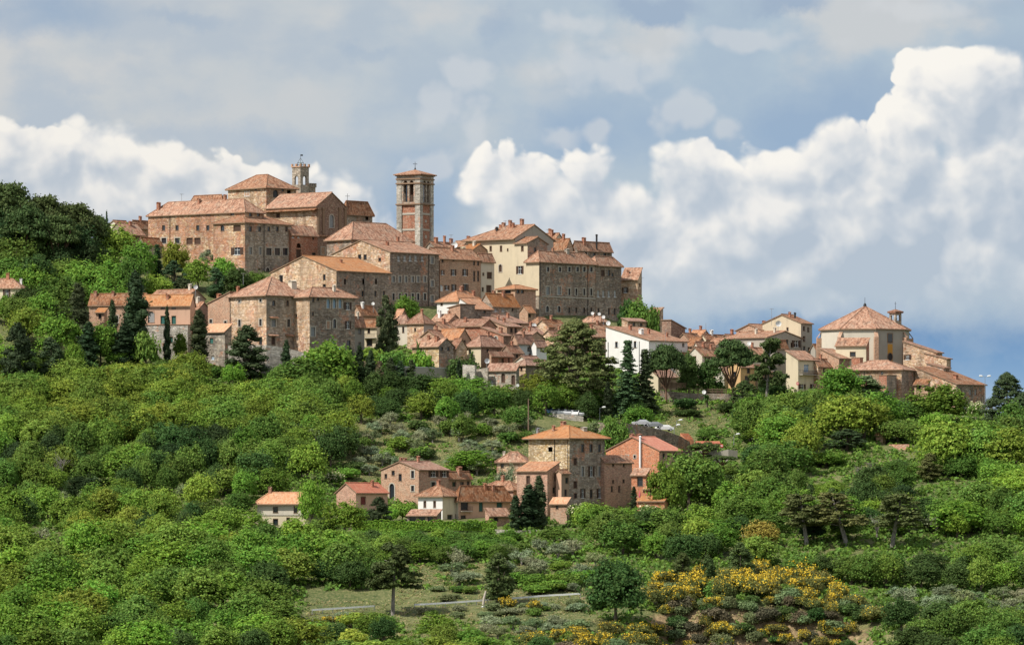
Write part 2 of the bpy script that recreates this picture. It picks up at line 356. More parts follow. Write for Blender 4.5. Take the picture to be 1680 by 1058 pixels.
# ================================================================== mesh builder
class MB:
    def __init__(s): s.v = []; s.f = []; s.mi = []
    def poly(s, pts, mi=0):
        k = len(s.v); s.v += [tuple(map(float, p)) for p in pts]; s.f.append(tuple(range(k, k + len(pts)))); s.mi.append(mi)
    def box(s, x0, y0, z0, x1, y1, z1, mi=0):
        c = [(x0, y0, z0), (x1, y0, z0), (x1, y1, z0), (x0, y1, z0), (x0, y0, z1), (x1, y0, z1), (x1, y1, z1), (x0, y1, z1)]
        k = len(s.v); s.v += c
        for f in ((0, 3, 2, 1), (4, 5, 6, 7), (0, 1, 5, 4), (1, 2, 6, 5), (2, 3, 7, 6), (3, 0, 4, 7)):
            s.f.append(tuple(k + i for i in f)); s.mi.append(mi)
    def obox(s, o, a, b, c, mi=0):               # box from corner o along three vectors
        o, a, b, c = (np.array(t, float) for t in (o, a, b, c))
        pts = [o, o + a, o + a + b, o + b, o + c, o + a + c, o + a + b + c, o + b + c]
        k = len(s.v); s.v += [tuple(p) for p in pts]
        for f in ((0, 3, 2, 1), (4, 5, 6, 7), (0, 1, 5, 4), (1, 2, 6, 5), (2, 3, 7, 6), (3, 0, 4, 7)):
            s.f.append(tuple(k + i for i in f)); s.mi.append(mi)
    def tube(s, pts, rads, n=8, mi=0, cap=True):
        pts = [np.array(p, float) for p in pts]; rings = []
        for i, p in enumerate(pts):
            t = pts[min(i + 1, len(pts) - 1)] - pts[max(i - 1, 0)]; t /= (np.linalg.norm(t) + 1e-9)
            a = np.cross(t, (1, 0, 0) if abs(t[0]) < .8 else (0, 1, 0)); a /= np.linalg.norm(a); b = np.cross(t, a)
            k = len(s.v)
            for j in range(n):
                an = 2 * math.pi * j / n
                s.v.append(tuple(p + rads[i] * (math.cos(an) * a + math.sin(an) * b)))
            rings.append(k)
        for r0, r1 in zip(rings[:-1], rings[1:]):
            for j in range(n):
                s.f.append((r0 + j, r0 + (j + 1) % n, r1 + (j + 1) % n, r1 + j)); s.mi.append(mi)
        if cap:
            for r0 in (rings[0], rings[-1]):
                s.f.append(tuple(r0 + j for j in range(n))); s.mi.append(mi)
    def slab(s, faces, t, mi=0, mib=None):       # top faces (lists of points) given thickness t downwards
        faces = [[tuple(round(float(c), 4) for c in p) for p in f] for f in faces]
        cnt = {}
        for f in faces:
            s.poly(f, mi); s.poly([(x, y, z - t) for x, y, z in reversed(f)], mi if mib is None else mib)
            for a, b in zip(f, f[1:] + f[:1]):
                cnt.setdefault(frozenset((a, b)), []).append((a, b))
        for k, l in cnt.items():
            if len(l) == 1:
                a, b = l[0]; s.poly([a, (a[0], a[1], a[2] - t), (b[0], b[1], b[2] - t), b], mi if mib is None else mib)
    def build(s, name, mats, parent=None, loc=(0, 0, 0)):
        me = bpy.data.meshes.new(name); me.from_pydata(s.v, [], s.f)
        if not isinstance(mats, (list, tuple)): mats = [mats]
        for m in mats: me.materials.append(M[m] if isinstance(m, str) else m)
        me.polygons.foreach_set('material_index', s.mi)
        uv = me.uv_layers.new(name='UVMap')
        V = np.array(s.v, float); UV = np.zeros((len(me.loops), 2)); li = 0
        for f in s.f:
            p = V[list(f)]; nrm = np.zeros(3)
            for i in range(1, len(f) - 1): nrm += np.cross(p[i] - p[0], p[i + 1] - p[0])
            nrm /= (np.linalg.norm(nrm) + 1e-12)
            if abs(nrm[2]) > .9995: t, b = np.array((1., 0, 0)), np.array((0, 1., 0))
            else:
                t = np.cross((0, 0, 1), nrm); t /= np.linalg.norm(t); b = np.cross(nrm, t)
            UV[li:li + len(f), 0] = p @ t; UV[li:li + len(f), 1] = p @ b; li += len(f)
        uv.data.foreach_set('uv', UV.ravel())
        me.update()
        o = bpy.data.objects.new(name, me); C.objects.link(o); o.location = loc
        if parent is not None: o.parent = parent
        return o
def tag(o, label=None, cat=None, group=None, kind=None):
    if label: o['label'] = label
    if cat: o['category'] = cat
    if group: o['group'] = group
    if kind: o['kind'] = kind
    return o
def empty(name, loc, rz=0.0, label=None, cat=None, group=None):
    o = bpy.data.objects.new(name, None); C.objects.link(o); o.location = loc; o.rotation_euler = (0, 0, rz); o.empty_display_size = .5
    return tag(o, label, cat, group)
def dup(root, loc, rz=None, scale=None, label=None, group=None):
    r = root.copy(); C.objects.link(r); r.location = loc
    if rz is not None: r.rotation_euler = (0, 0, rz)
    if scale is not None: r.scale = scale
    if label: r['label'] = label
    if group: r['group'] = group
    for ch in root.children:
        c = ch.copy(); C.objects.link(c); c.parent = r
        for g in ch.children:
            d = g.copy(); C.objects.link(d); d.parent = c
    return r

# ================================================================== the ground
def build_ground():
    def axis(lo, hi, st, out):
        a = list(np.arange(lo, hi + .1, st)); d = st
        l, r = [], []
        x = lo
        while x > -out: d *= 1.35; x -= d; l.append(x)
        d = st; x = hi
        while x < out: d *= 1.35; x += d; r.append(x)
        return np.array(l[::-1] + a + r)
    xs = axis(-190, 190, 2.5, 45000); ys = axis(960, 1500, 2.5, 60000)
    ys = np.unique(np.concatenate([ys[ys > 900], np.arange(-400, 900, 25.0), ys[ys < -400]]))
    X, Y = np.meshgrid(xs, ys)
    Z = ground(X.ravel(), Y.ravel())
    rg = np.random.default_rng(3)
    Z += np.where((np.abs(X.ravel()) < 190) & (Y.ravel() > 960) & (Y.ravel() < 1500), rg.normal(0, .12, Z.size), 0)
    V = np.stack([X.ravel(), Y.ravel(), Z], -1)
    nx, ny = len(xs), len(ys)
    idx = np.arange(nx * ny).reshape(ny, nx)
    Fq = np.stack([idx[:-1, :-1], idx[:-1, 1:], idx[1:, 1:], idx[1:, :-1]], -1).reshape(-1, 4)
    me = bpy.data.meshes.new('ground')
    me.vertices.add(len(V)); me.vertices.foreach_set('co', V.ravel())
    me.loops.add(Fq.size); me.loops.foreach_set('vertex_index', Fq.ravel())
    me.polygons.add(len(Fq)); me.polygons.foreach_set('loop_start', np.arange(0, Fq.size, 4)); me.polygons.foreach_set('loop_total', np.full(len(Fq), 4))
    me.polygons.foreach_set('use_smooth', np.ones(len(Fq), bool))
    me.update()
    m, nt, out = newmat('earth_and_grass')
    o = objco(nt)
    n1 = nt.noise(o, .05, 6.0, .6)[0]; n2 = nt.noise(o, .6, 6.0, .65)[0]; n3 = nt.noise(o, 4.0, 4.0)[0]
    c = nt.ramp(nt.m('ADD', nt.m('MULTIPLY', n1, .55), nt.m('MULTIPLY', n2, .45)), [(.36, (.045, .07, .02)), (.47, (.085, .115, .032)), (.56, (.155, .165, .06)), (.66, (.27, .235, .11)), (.75, (.31, .24, .14))])
    n5 = nt.noise(o, 1.7, 8.0, .7)[0]
    c = nt.mix(nt.ss(n5, .46, .62, 0, .75), c, (.27, .24, .11, 1))
    c = nt.mix(nt.ss(n3, .45, .65, 0, .6), c, (.035, .05, .016, 1))
    nz = nt.sepxyz(nt.n('ShaderNodeNewGeometry').outputs['Normal'])[2]
    sand = nt.ramp(nt.noise(nt.vm('MULTIPLY', o, (1, 1, .4)), .9, 6.0, .65)[0], [(.35, (.11, .08, .045)), (.5, (.25, .175, .095)), (.65, (.44, .31, .18))])
    c = nt.mix(nt.m('MULTIPLY', nt.ss(nt.m('ADD', nz, nt.m('MULTIPLY', nt.m('SUBTRACT', n2, .5), .25)), .80, .90, 1.0, 0.0), .95), c, sand)
    principled(nt, out, c, .95, n3, .5, .2)
    me.materials.append(m)
    ob = bpy.data.objects.new('ground', me); C.objects.link(ob); tag(ob, kind='structure')
build_ground()

# ================================================================== the house builder
KIDS = {}
HS = {}
def house(name, label, cat, ul, uc, ur, ve, Y, th=42, roof=('hip', None), wall='stone_tan', tile='tile_old', wins=(), oh=.45, base=None, of=None,
          chim=(), pipes=(), walls=None, group=None, drop=0.0, thick=.22):
    """two visible faces: 'L' runs from the near corner (uc) to ul, 'R' from uc to ur; all given in photo columns at depth Y of the corner"""
    t = R(th); cs, sn = math.cos(t), math.sin(t)
    cx, cy = (uc - CX) * Y / F, Y
    tl, tr = (ul - CX) / F, (ur - CX) / F
    L = (cx - tl * cy) / (cs + tl * sn); Rr = (tr * cy - cx) / (sn - tr * cs)
    d1 = np.array((-cs, sn)); d2 = np.array((sn, cs)); c0 = np.array((cx, cy))
    ze = (H0 - ve) * Y / F
    cor = [c0, c0 + Rr * d2, c0 + L * d1, c0 + Rr * d2 + L * d1]
    gmin = min(gz(*c) for c in cor) - 1.0 - drop
    zb = gmin if base is None else (H0 - base) * Y / F
    rz = math.pi / 2 - t
    if of is None:
        root = empty(name, (cx, cy, zb), rz, label, cat, group)
        loc0 = (0, 0, 0)
    else:
        root = HS[of]['root']; dd = np.array((cx, cy)) - HS[of]['c0']
        e1, e2 = HS[of]['d1'], HS[of]['d2']
        loc0 = (float(dd @ e2), float(dd @ e1), zb - HS[of]['zb'])
        assert abs(th - HS[of]['th']) < .01 or True
    drz = 0.0 if of is None else rz - HS[of]['rz']
    key = label or name
    H = ze - zb
    def sz(face, u, v):
        d = d1 if face == 'L' else d2
        tu = (u - CX) / F
        s = (tu * cy - cx) / (d[0] - tu * d[1])
        yy = cy + s * d[1]
        return s, (H0 - v) * yy / F - zb
    # ---- roof shape
    typ = roof[0]; va = roof[1]; rf = roof[2] if len(roof) > 2 else .5
    hR = hL0 = hL1 = 0
    if typ == 'hip':
        ax = 'R' if Rr >= L else 'L'
    elif typ in ('R', 'L', 'Lh', 'Rh'):
        ax = typ[0]
    else: ax = 'R'
    Pn, Qn = (Rr, L) if ax == 'R' else (L, Rr)          # along ridge, across ridge
    T = (lambda p, q, z: (p, q, z)) if ax == 'R' else (lambda p, q, z: (q, p, z))
    qr = rf * Qn if typ != 'hip' else Qn / 2
    if typ == 'flat': h = 0.0
    else:
        if typ == 'hip': pr = Qn / 2
        else: pr = 0.0
        px, py, _ = T(pr, qr, 0); w_ = c0 + px * d2 + py * d1
        h = (H0 - va) * w_[1] / F - ze
        h = max(h, .25)
    mb = MB()
    wm = list(walls) if walls else [wall, wall]  # pairs mostly give the right face a darker material, shade put into its colour
    # ---- walls with openings
    holes = {'L': [], 'R': []}; wobj = []
    for wn in wins:
        f_, u, v, pw, ph = wn[:5]; st = wn[5] if len(wn) > 5 else ''
        s0, _z = sz(f_, u - pw / 2, v); s1, _z = sz(f_, u + pw / 2, v)
        s0, s1 = min(s0, s1), max(s0, s1)
        sc_, z1 = sz(f_, u, v - ph / 2); _, z0 = sz(f_, u, v + ph / 2)
        W = L if f_ == 'L' else Rr
        s0 = max(.12, s0); s1 = min(W - .12, s1); z0 = max(.1, z0)
        if s1 - s0 < .15 or z1 - z0 < .15: continue
        if any(s0 < b1 + .02 and s1 > b0 - .02 and z0 < b3 + .02 and z1 > b2 - .02 for (b0, b1, b2, b3, *_r) in holes[f_]): continue
        z1 = min(z1, H - .1)
        if z1 - z0 < .15: continue
        holes[f_].append((s0, s1, z0, z1, 'a' in st, st))
    dep = .24
    for f_, W in (('L', L), ('R', Rr)):
        G = (lambda s, z, d=0.0: (d, s, z)) if f_ == 'L' else (lambda s, z, d=0.0: (s, d, z))
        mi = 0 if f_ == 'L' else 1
        hs = holes[f_]
        ss_ = sorted(set([0.0, W] + [x for q in hs for x in q[:2]])); zs = sorted(set([0.0, H] + [x for q in hs for x in q[2:4]]))
        for a, b in zip(ss_[:-1], ss_[1:]):
            z_open = None
            for zc, zd in zip(zs[:-1], zs[1:]):
                ms, mz = (a + b) / 2, (zc + zd) / 2
                inh = any(q[0] < ms < q[1] and q[2] < mz < q[3] for q in hs)
                if not inh: mb.poly([G(a, zc), G(b, zc), G(b, zd), G(a, zd)], mi)
        for (s0, s1, z0, z1, arch, st) in hs:
            dd_ = .07 if 'b' in st else dep
            r = (s1 - s0) / 2; zs_ = z1 - r
            for pa, pb in (((s0, z0), (s1, z0)), ((s1, z0), (s1, z1)), ((s1, z1), (s0, z1)), ((s0, z1), (s0, z0))):
                mb.poly([G(*pa), G(*pb), G(*pb, dd_), G(*pa, dd_)], mi)
            if arch and z1 - z0 > r * 1.2:
                m_ = (s0 + s1) / 2
                for sg in (-1, 1):
                    arc = [(m_ + sg * r * math.cos(q), zs_ + r * math.sin(q)) for q in np.linspace(0, math.pi / 2, 6)]
                    mb.poly([G(*p) for p in arc] + [G(m_ + sg * r, z1)], mi)
            wobj.append((f_, G, s0, s1, z0, z1, arch, st, dd_))
    Hh = {}
    if typ in ('R', 'L', 'Rh', 'Lh'):
        e0 = H + (h if rf <= 0 else 0); e1 = H + (h if rf >= 1 else 0)
        def gab(p):
            pts = [T(p, 0, H)] + ([T(p, 0, e0)] if rf <= 0 else []) + ([T(p, qr, H + h)] if 0 < rf < 1 else []) + ([T(p, Qn, e1)] if rf >= 1 else []) + [T(p, Qn, H)]
            return pts
        mb.poly(gab(0), 0 if ax == 'R' else 1)
        if typ[-1] != 'h': mb.poly(gab(Pn), 0)
        if rf <= 0: mb.poly([T(0, 0, H), T(Pn, 0, H), T(Pn, 0, H + h), T(0, 0, H + h)], 1 if ax == 'R' else 0)
        if rf >= 1: mb.poly([T(0, Qn, H), T(Pn, Qn, H), T(Pn, Qn, H + h), T(0, Qn, H + h)], 0)
    mb.poly([(Rr, 0, 0), (Rr, L, 0), (Rr, L, H), (Rr, 0, H)], 0); mb.poly([(0, L, 0), (Rr, L, 0), (Rr, L, H), (0, L, H)], 0)
    wo_ = mb.build('wall', wm, root, loc0); wo_.rotation_euler = (0, 0, drz)
    def kid(mbx, nm, mat, par=None):
        if par is None:
            o = mbx.build(nm, mat, root, loc0); o.rotation_euler = (0, 0, drz)
        else: o = mbx.build(nm, mat, par)
        return o
    # ---- roof
    rb = MB(); ov = .22
    if typ == 'flat':
        rb.box(-.12, -.12, H - .02, Rr + .12, L + .12, H + .14)
        ro = kid(rb, 'roof', tile)
        zr = lambda x, y: H + .14
    else:
        top = H + h + .02
        def rz_(p, q):
            v = 1e9
            if qr > 1e-6: v = min(v, q / qr)
            if Qn - qr > 1e-6: v = min(v, (Qn - q) / (Qn - qr))
            if typ == 'hip': v = min(v, p / (Qn / 2), (Pn - p) / (Qn / 2))
            if typ[-1] == 'h': v = min(v, (Pn - p) / (Qn / 2))
            return H + .02 + h * v
        zr = (lambda x, y: rz_(x, y)) if ax == 'R' else (lambda x, y: rz_(y, x))
        q0, q1 = -oh, Qn + oh
        if rf <= 0: q0 = -ov
        if rf >= 1: q1 = Qn + ov
        fs = []
        if typ == 'hip':
            ins = Qn / 2
            A, B = T(ins, qr, top), T(Pn - ins, qr, top)
            c_ = [T(-oh, -oh, rz_(-oh, -oh)), T(Pn + oh, -oh, rz_(-oh, -oh)), T(Pn + oh, Qn + oh, rz_(-oh, -oh)), T(-oh, Qn + oh, rz_(-oh, -oh))]
            if Pn - 2 * ins < .05: fs = [[c_[i], c_[(i + 1) % 4], A] for i in range(4)]
            else: fs = [[c_[0], c_[1], B, A], [c_[1], c_[2], B], [c_[2], c_[3], A, B], [c_[3], c_[0], A]]
        else:
            if typ[-1] == 'h':
                ins = Qn / 2; A, B = T(-ov, qr, top), T(Pn - ins, qr, top); zl = H + .02 - h / (Qn / 2) * oh
                c_ = [T(-ov, -oh, zl), T(Pn + oh, -oh, zl), T(Pn + oh, Qn + oh, zl), T(-ov, Qn + oh, zl)]
                fs = [[c_[0], c_[1], B, A], [c_[1], c_[2], B], [c_[2], c_[3], A, B]]
            else:
                zq = lambda q: H + .02 + h * (q / qr if (q < qr and qr > 1e-6) else ((Qn - q) / (Qn - qr) if Qn - qr > 1e-6 else q / qr))
                if rf <= 0: fs = [[T(-ov, q0, zq(q0)), T(Pn + ov, q0, zq(q0)), T(Pn + ov, q1, zq(q1)), T(-ov, q1, zq(q1))]]
                elif rf >= 1: fs = [[T(-ov, q0, zq(q0)), T(Pn + ov, q0, zq(q0)), T(Pn + ov, q1, zq(q1)), T(-ov, q1, zq(q1))]]
                else:
                    fs = [[T(-ov, q0, zq(q0)), T(Pn + ov, q0, zq(q0)), T(Pn + ov, qr, top), T(-ov, qr, top)],
                          [T(-ov, qr, top), T(Pn + ov, qr, top), T(Pn + ov, q1, zq(q1)), T(-ov, q1, zq(q1))]]
        rb.slab([[(x, y, z + thick) for x, y, z in f] for f in fs], thick, 0, 1)
        # ridge and hip tiles
        eds = {}
        for f in fs:
            for a, b in zip(f, f[1:] + f[:1]):
                k = frozenset((tuple(np.round(a, 3)), tuple(np.round(b, 3)))); eds[k] = eds.get(k, 0) + 1
        for k, n_ in eds.items():
            if n_ == 2 and len(k) == 2:
                a, b = [np.array(x) for x in k]
                rb.tube([a + (0, 0, thick + .03), b + (0, 0, thick + .03)], [.13, .13], 6, 0)
        ro = kid(rb, 'roof', [tile, 'trim_brown'])
        zq0 = zr; zr = lambda x, y: zq0(x, y) + thick
    for ck in chim:                                     # (fraction along R, fraction along L, width, height[, material])
        fx, fy, cw, ch = ck[:4]; cm = ck[4] if len(ck) > 4 else 'brick_red'
        x, y = fx * Rr, fy * L; z = zr(x, y)
        cb = MB(); cb.box(x - cw / 2, y - cw / 2, z - .8, x + cw / 2, y + cw / 2, z + ch)
        cb.box(x - cw / 2 - .08, y - cw / 2 - .08, z + ch + .002, x + cw / 2 + .08, y + cw / 2 + .08, z + ch + .08)
        for sx in (-1, 1):
            cb.box(x + sx * cw * .36 - .05, y - cw / 2, z + ch + .082, x + sx * cw * .36 + .05, y + cw / 2, z + ch + .26)
        cb.slab([[(x - cw / 2 - .1, y - cw / 2 - .1, z + ch + .30), (x + cw / 2 + .1, y - cw / 2 - .1, z + ch + .30), (x + cw / 2 + .1, y, z + ch + .46), (x - cw / 2 - .1, y, z + ch + .46)],
                 [(x - cw / 2 - .1, y, z + ch + .46), (x + cw / 2 + .1, y, z + ch + .46), (x + cw / 2 + .1, y + cw / 2 + .1, z + ch + .30), (x - cw / 2 - .1, y + cw / 2 + .1, z + ch + .30)]], .05)
        kid(cb, 'chimney', cm, ro)
    for (f_, u) in pipes:
        s, _ = sz(f_, u, ve); pb = MB()
        a = (-.09, s) if f_ == 'L' else (s, -.09)
        pb.tube([(a[0], a[1], .2), (a[0], a[1], H - .05)], [.07, .07], 6)
        kid(pb, 'drainpipe', 'metal_dark')
    for (f_, G, s0, s1, z0, z1, arch, st, dd_) in wobj:
        if 'b' in st and 'p' not in st and 'l' not in st: continue
        w_, h_ = s1 - s0, z1 - z0
        pm = 'pane_pale' if 'l' in st else 'pane_blue' if 'u' in st else 'glass'
        if 'c' in st: pm = 'shutter_brown'
        if 'g' in st: pm = 'shutter_green'
        if 'R' in st: pm = 'shutter_red'
        if 'G' in st: pm = 'shutter_grey'
        if 'b' in st: pm = 'brick_tan'
        wb = MB(); wb.poly([G(s0, z0, dd_ - .012), G(s1, z0, dd_ - .012), G(s1, z1, dd_ - .012), G(s0, z1, dd_ - .012)])
        win = kid(wb, 'window', pm)
        fb = MB(); fm = 'wood_dark'
        def bar(a0, a1, b0, b1, d0, d1_):
            p0 = G(a0, b0, d0); p1 = G(a1, b1, d1_)
            fb.box(*[min(p0[i], p1[i]) for i in range(3)], *[max(p0[i], p1[i]) for i in range(3)])
        if 'p' in st:
            fm = 'trim_pale'; q = min(.26, .2 * w_ + .08)
            zt_ = z1 + q * .9 if not arch else z1 - w_ / 2 + .05
            bar(s0 - q, s0 + .012, z0 - q * .6, zt_, -.05, .04); bar(s1 - .012, s1 + q, z0 - q * .6, zt_, -.05, .04)
            if not arch: bar(s0, s1, z1, z1 + q * .9, -.05, .04)
            else:
                m_ = (s0 + s1) / 2; r = w_ / 2
                for k in range(6):
                    a0, a1 = k * math.pi / 6, (k + 1) * math.pi / 6
                    p = [G(m_ + rr * math.cos(a), z1 - r + rr * math.sin(a), -.05) for rr, a in ((r, a0), (r + q, a0), (r + q, a1), (r, a1))]
                    p2 = [G(m_ + rr * math.cos(a), z1 - r + rr * math.sin(a), .04) for rr, a in ((r, a0), (r + q, a0), (r + q, a1), (r, a1))]
                    fb.poly(p); 
                    for i in range(4): fb.poly([p[i], p[(i + 1) % 4], p2[(i + 1) % 4], p2[i]])
            bar(s0, s1, z0 - q * .6, z0, -.09, .04)
        elif 'w' in st or 'l' in st or 'u' in st or 's' in st:
            fm = 'white_paint'; q = .07
            for a0, a1 in ((s0, s0 + q), (s1 - q, s1), ((s0 + s1) / 2 - q / 2, (s0 + s1) / 2 + q / 2)): bar(a0, a1, z0, z1, dd_ - .08, dd_ - .02)
            bar(s0, s1, z0 + h_ * .62, z0 + h_ * .62 + q, dd_ - .075, dd_ - .025)
            bar(s0 - .08, s1 + .08, z0 - .1, z0 + .03, -.08, dd_ - .03)
        else:
            fm = 'trim_brown'
            bar(s0 - .08, s1 + .08, z0 - .1, z0 - .004, -.08, .03); bar(s0 - .05, s1 + .05, z1 + .004, z1 + .12, -.03, .03); bar(s0 - .05, s0 + .012, z0 - .05, z1 + .05, -.025, .05); bar(s1 - .012, s1 + .05, z0 - .05, z1 + .05, -.025, .05)
        kid(fb, 'frame', fm, None).parent = win
        win.children[0].location = (0, 0, 0); win.children[0].rotation_euler = (0, 0, 0)
        if 's' in st or 'W' in st:
            shm = 'shutter_white' if 'W' in st else 'shutter_brown'
            for a0, a1 in ((s0 - w_ * .5, s0 - .02), (s1 + .02, s1 + w_ * .5)):
                fb = MB(); p0 = G(a0, z0, -.07); p1 = G(a1, z1, -.02)
                fb.box(*[min(p0[i], p1[i]) for i in range(3)], *[max(p0[i], p1[i]) for i in range(3)])
                for k in range(5):
                    zz = z0 + h_ * (k + .5) / 5.5; bar(a0 + .05, a1 - .05, zz, zz + .06, -.085, -.071)
                kid(fb, 'shutter', shm, None).parent = win
                win.children[-1].location = (0, 0, 0)
            for c_ in win.children: c_.location = (0, 0, 0); c_.rotation_euler = (0, 0, 0)
    HS[key] = dict(root=root, c0=c0, d1=d1, d2=d2, zb=zb, th=th, rz=rz, L=L, R=Rr, H=H, cor=cor, sz=sz, zr=zr, wall=wo_, roof=ro, of=of, loc0=loc0)
    return root
def addpart(key, mbx, nm, mat, par=None):
    o = mbx.build(nm, mat, par or HS[key]['root'], (0, 0, 0))
    return o

# ================================================================== the hill town
B = 'building'; Hs = 'house'
def row(f, v, us, w, h, st=''): return [(f, u, v, w, h, st) for u in us]
# ---- summit: the great palace, cathedral and towers
house('stone_palace', 'long reddish stone palace with dark attic windows, highest at the left end of town', 'palace', 243, 402, 433, 347, 1399, 38, ('hip', 328), 'stone_red', 'tile_old',
      row('L', 351, (268, 291, 325, 341, 381), 6, 5) + row('L', 374, (268.5, 290.5, 324.5, 341), 5, 8) + row('L', 395, (269, 291), 8, 9, 'p') + row('L', 395.5, (311, 324), 10, 10, 'c') + row('R', 352, (411, 424), 5, 6)
      + [('L', 342, 413, 7, 6)], chim=((.2, .93, .8, 1.5), (.5, .3, .7, .9), (.4, .55, .6, .8)), pipes=(('L', 279),))
house('stone_palace', None, None, 350, 402, 478, 365, 1394, 38, ('hip', 353), 'stone_red', 'tile_old',
      [('L', 365, 374.5, 6, 9, 'a'), ('L', 389, 374.5, 12, 9, 'c'), ('L', 389, 412, 10, 12, 's')] + row('R', 376, (411, 426, 441, 455, 470), 4.5, 8) +
      [('R', 411, 411.5, 5, 12, 'lp'), ('R', 427, 411.5, 4, 12, 'lp')] + row('R', 413, (441, 455, 468), 9, 12, 'p') + [('R', 439, 446, 6, 14, 'pa'), ('R', 425, 443, 4, 4)],
      walls=('stone_red', 'stone_grey'), of='long reddish stone palace with dark attic windows, highest at the left end of town', pipes=(('R', 433),))
house('attic_block', 'small reddish roof block rising behind the long stone palace roof', B, 312, 364, 370, 331, 1428, 38, ('hip', 321), 'stone_red', 'tile_old')
house('crossing_drum', 'square cathedral crossing block under a low pyramid roof, behind the long stone palace', 'church', 374, 437, 486, 307, 1448, 45, ('hip', 288), 'stone_tan', 'tile_old',
      [('L', 389.5, 310.5, 3.5, 3.5), ('L', 419.5, 310.5, 3.5, 3.5), ('L', 405, 317, 8, 10, 'bl'), ('R', 452, 318, 8, 12, 'a'), ('R', 464, 312, 3.5, 5), ('R', 474, 315, 6, 5, 'b')], oh=.6)
CATH = 'brick cathedral with a gabled unfinished front between pale pilasters'
house('cathedral', CATH, 'church', 436, 520, 568, 338, 1425, 40, ('L', 317), 'stone_tan', 'tile_old',
      [('L', 456, 354, 6, 7, 'c'), ('R', 544, 363, 7, 21, 'pal'), ('R', 537, 329, 6, 8, 'a'), ('R', 545, 410, 11, 20, 'pa'), ('R', 530, 412, 6, 12, 'pb')], walls=('stone_tan', 'brick_dark'), oh=.5)
def cath_trim():
    h = HS[CATH]; mb = MB(); tr = MB()
    for u in (522.5, 530, 557, 566):
        mb = MB()
        s, z0 = h['sz']('R', u, 384); _, z1 = h['sz']('R', u, 344)
        mb.box(s - .42, -.28, z0, s + .42, .02, z1); mb.box(s - .6, -.42, z1 + .003, s + .6, .02, z1 + .5)
        addpart(CATH, mb, 'pilaster', 'trim_brown')
    s0, z = h['sz']('R', 520.5, 386); s1, _ = h['sz']('R', 568, 386)
    tr.box(s0, -.5, z - .3, s1, .02, z + .15); addpart(CATH, tr, 'cornice', 'tile_old')
    lb = MB(); lb.slab([[(-1.3, -.3, h['H'] - 1.0), (.02, -.3, h['H'] - .5), (.02, h['L'], h['H'] - .5), (-1.3, h['L'], h['H'] - 1.0)]], .15); addpart(CATH, lb, 'side_roof', 'tile_old')
cath_trim()
house('sacristy', 'red brick link wing in shade between the stone palace and cathedral', B, 470, 478, 521, 384, 1407, 40, ('R', 372, 1), 'brick_red', 'tile_old',
      [('R', 480.5, 388, 3, 5, 'l'), ('R', 489.5, 388, 3, 5, 'l'), ('R', 490, 416, 8, 13, 'c'), ('R', 490, 403, 7, 8, 'ab'), ('R', 514, 390, 3, 7), ('R', 515, 418, 6, 6)])
house('chapel_block', 'grey stone hip roofed block right behind the cathedral front', B, 560, 568, 611, 346, 1444, 42, ('hip', 331), 'stone_grey', 'tile_old', [('R', 602, 357, 5, 9, 'b'), ('R', 590, 350, 3, 3)])
house('hall', 'long terracotta roof sloping below the cathedral front towards the bell tower', B, 536, 577, 676, 391, 1404, 46, ('hip', 366), 'stone_dark_shaded', 'tile_old', oh=.6)
# ---- second row
house('gabled_house', 'stone gable house with a bright orange roof below the cathedral', Hs, 444, 552, 641, 444.5, 1345, 40, ('R', 421), 'stone_tan', 'tile_orange',
      [('L', 497, 437, 5, 5), ('L', 532, 455, 4, 9), ('L', 532, 469, 5, 5)] + row('R', 462, (566, 596, 617), 3, 9, 'b') + row('R', 482, (567, 595, 616, 630), 3.5, 9), walls=('stone_tan', 'stone_dark_shaded'),
      pipes=(('R', 597),), chim=((.45, .3, .5, .4),))
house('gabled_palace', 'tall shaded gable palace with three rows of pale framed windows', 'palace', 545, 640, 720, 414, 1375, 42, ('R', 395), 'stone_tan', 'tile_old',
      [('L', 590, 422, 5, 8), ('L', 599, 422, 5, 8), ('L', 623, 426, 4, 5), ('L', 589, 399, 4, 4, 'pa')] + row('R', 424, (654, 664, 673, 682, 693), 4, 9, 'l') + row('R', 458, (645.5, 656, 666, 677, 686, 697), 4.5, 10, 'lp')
      + row('R', 487, (645.5, 656, 666, 677, 686, 697), 4, 11, 'p') + row('R', 427, (709,), 5, 11, 'lp') + row('R', 465, (709,), 5, 10, 'lp') + row('R', 490, (709,), 5, 10, 'lp') + [('R', 694, 515, 6, 10, 'lp')], walls=('stone_tan', 'stone_dark_shaded'),
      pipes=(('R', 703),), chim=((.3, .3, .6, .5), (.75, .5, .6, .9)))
house('townhouse', 'brown brick townhouse with brown shutters and laundry, right of the gable palace', Hs, 690, 721.5, 788.5, 424, 1391, 45, ('R', 408), 'brick_dark', 'tile_old',
      [('R', 726, 428, 3, 5), ('R', 744, 427, 3, 3), ('R', 778, 431, 3, 8), ('R', 784.5, 431, 3, 9), ('R', 726, 447, 3, 8, 's'), ('R', 744, 447, 4.5, 10, 's'), ('R', 763, 447, 4.5, 11, 's'), ('R', 778, 449, 3, 8), ('R', 784.5, 449, 3, 8),
       ('R', 733, 472, 4, 8, 's'), ('R', 744.5, 472, 4, 11, 's'), ('R', 764, 472, 4.5, 11, 'sp'), ('R', 724, 472, 3, 9, 'u'), ('R', 778, 458, 3, 7), ('R', 784.5, 458, 3, 7)], walls=('brick_dark', 'brick_tan'), chim=((.5, .4, .7, .9), (.85, .6, .9, .7, 'plaster_cream')))
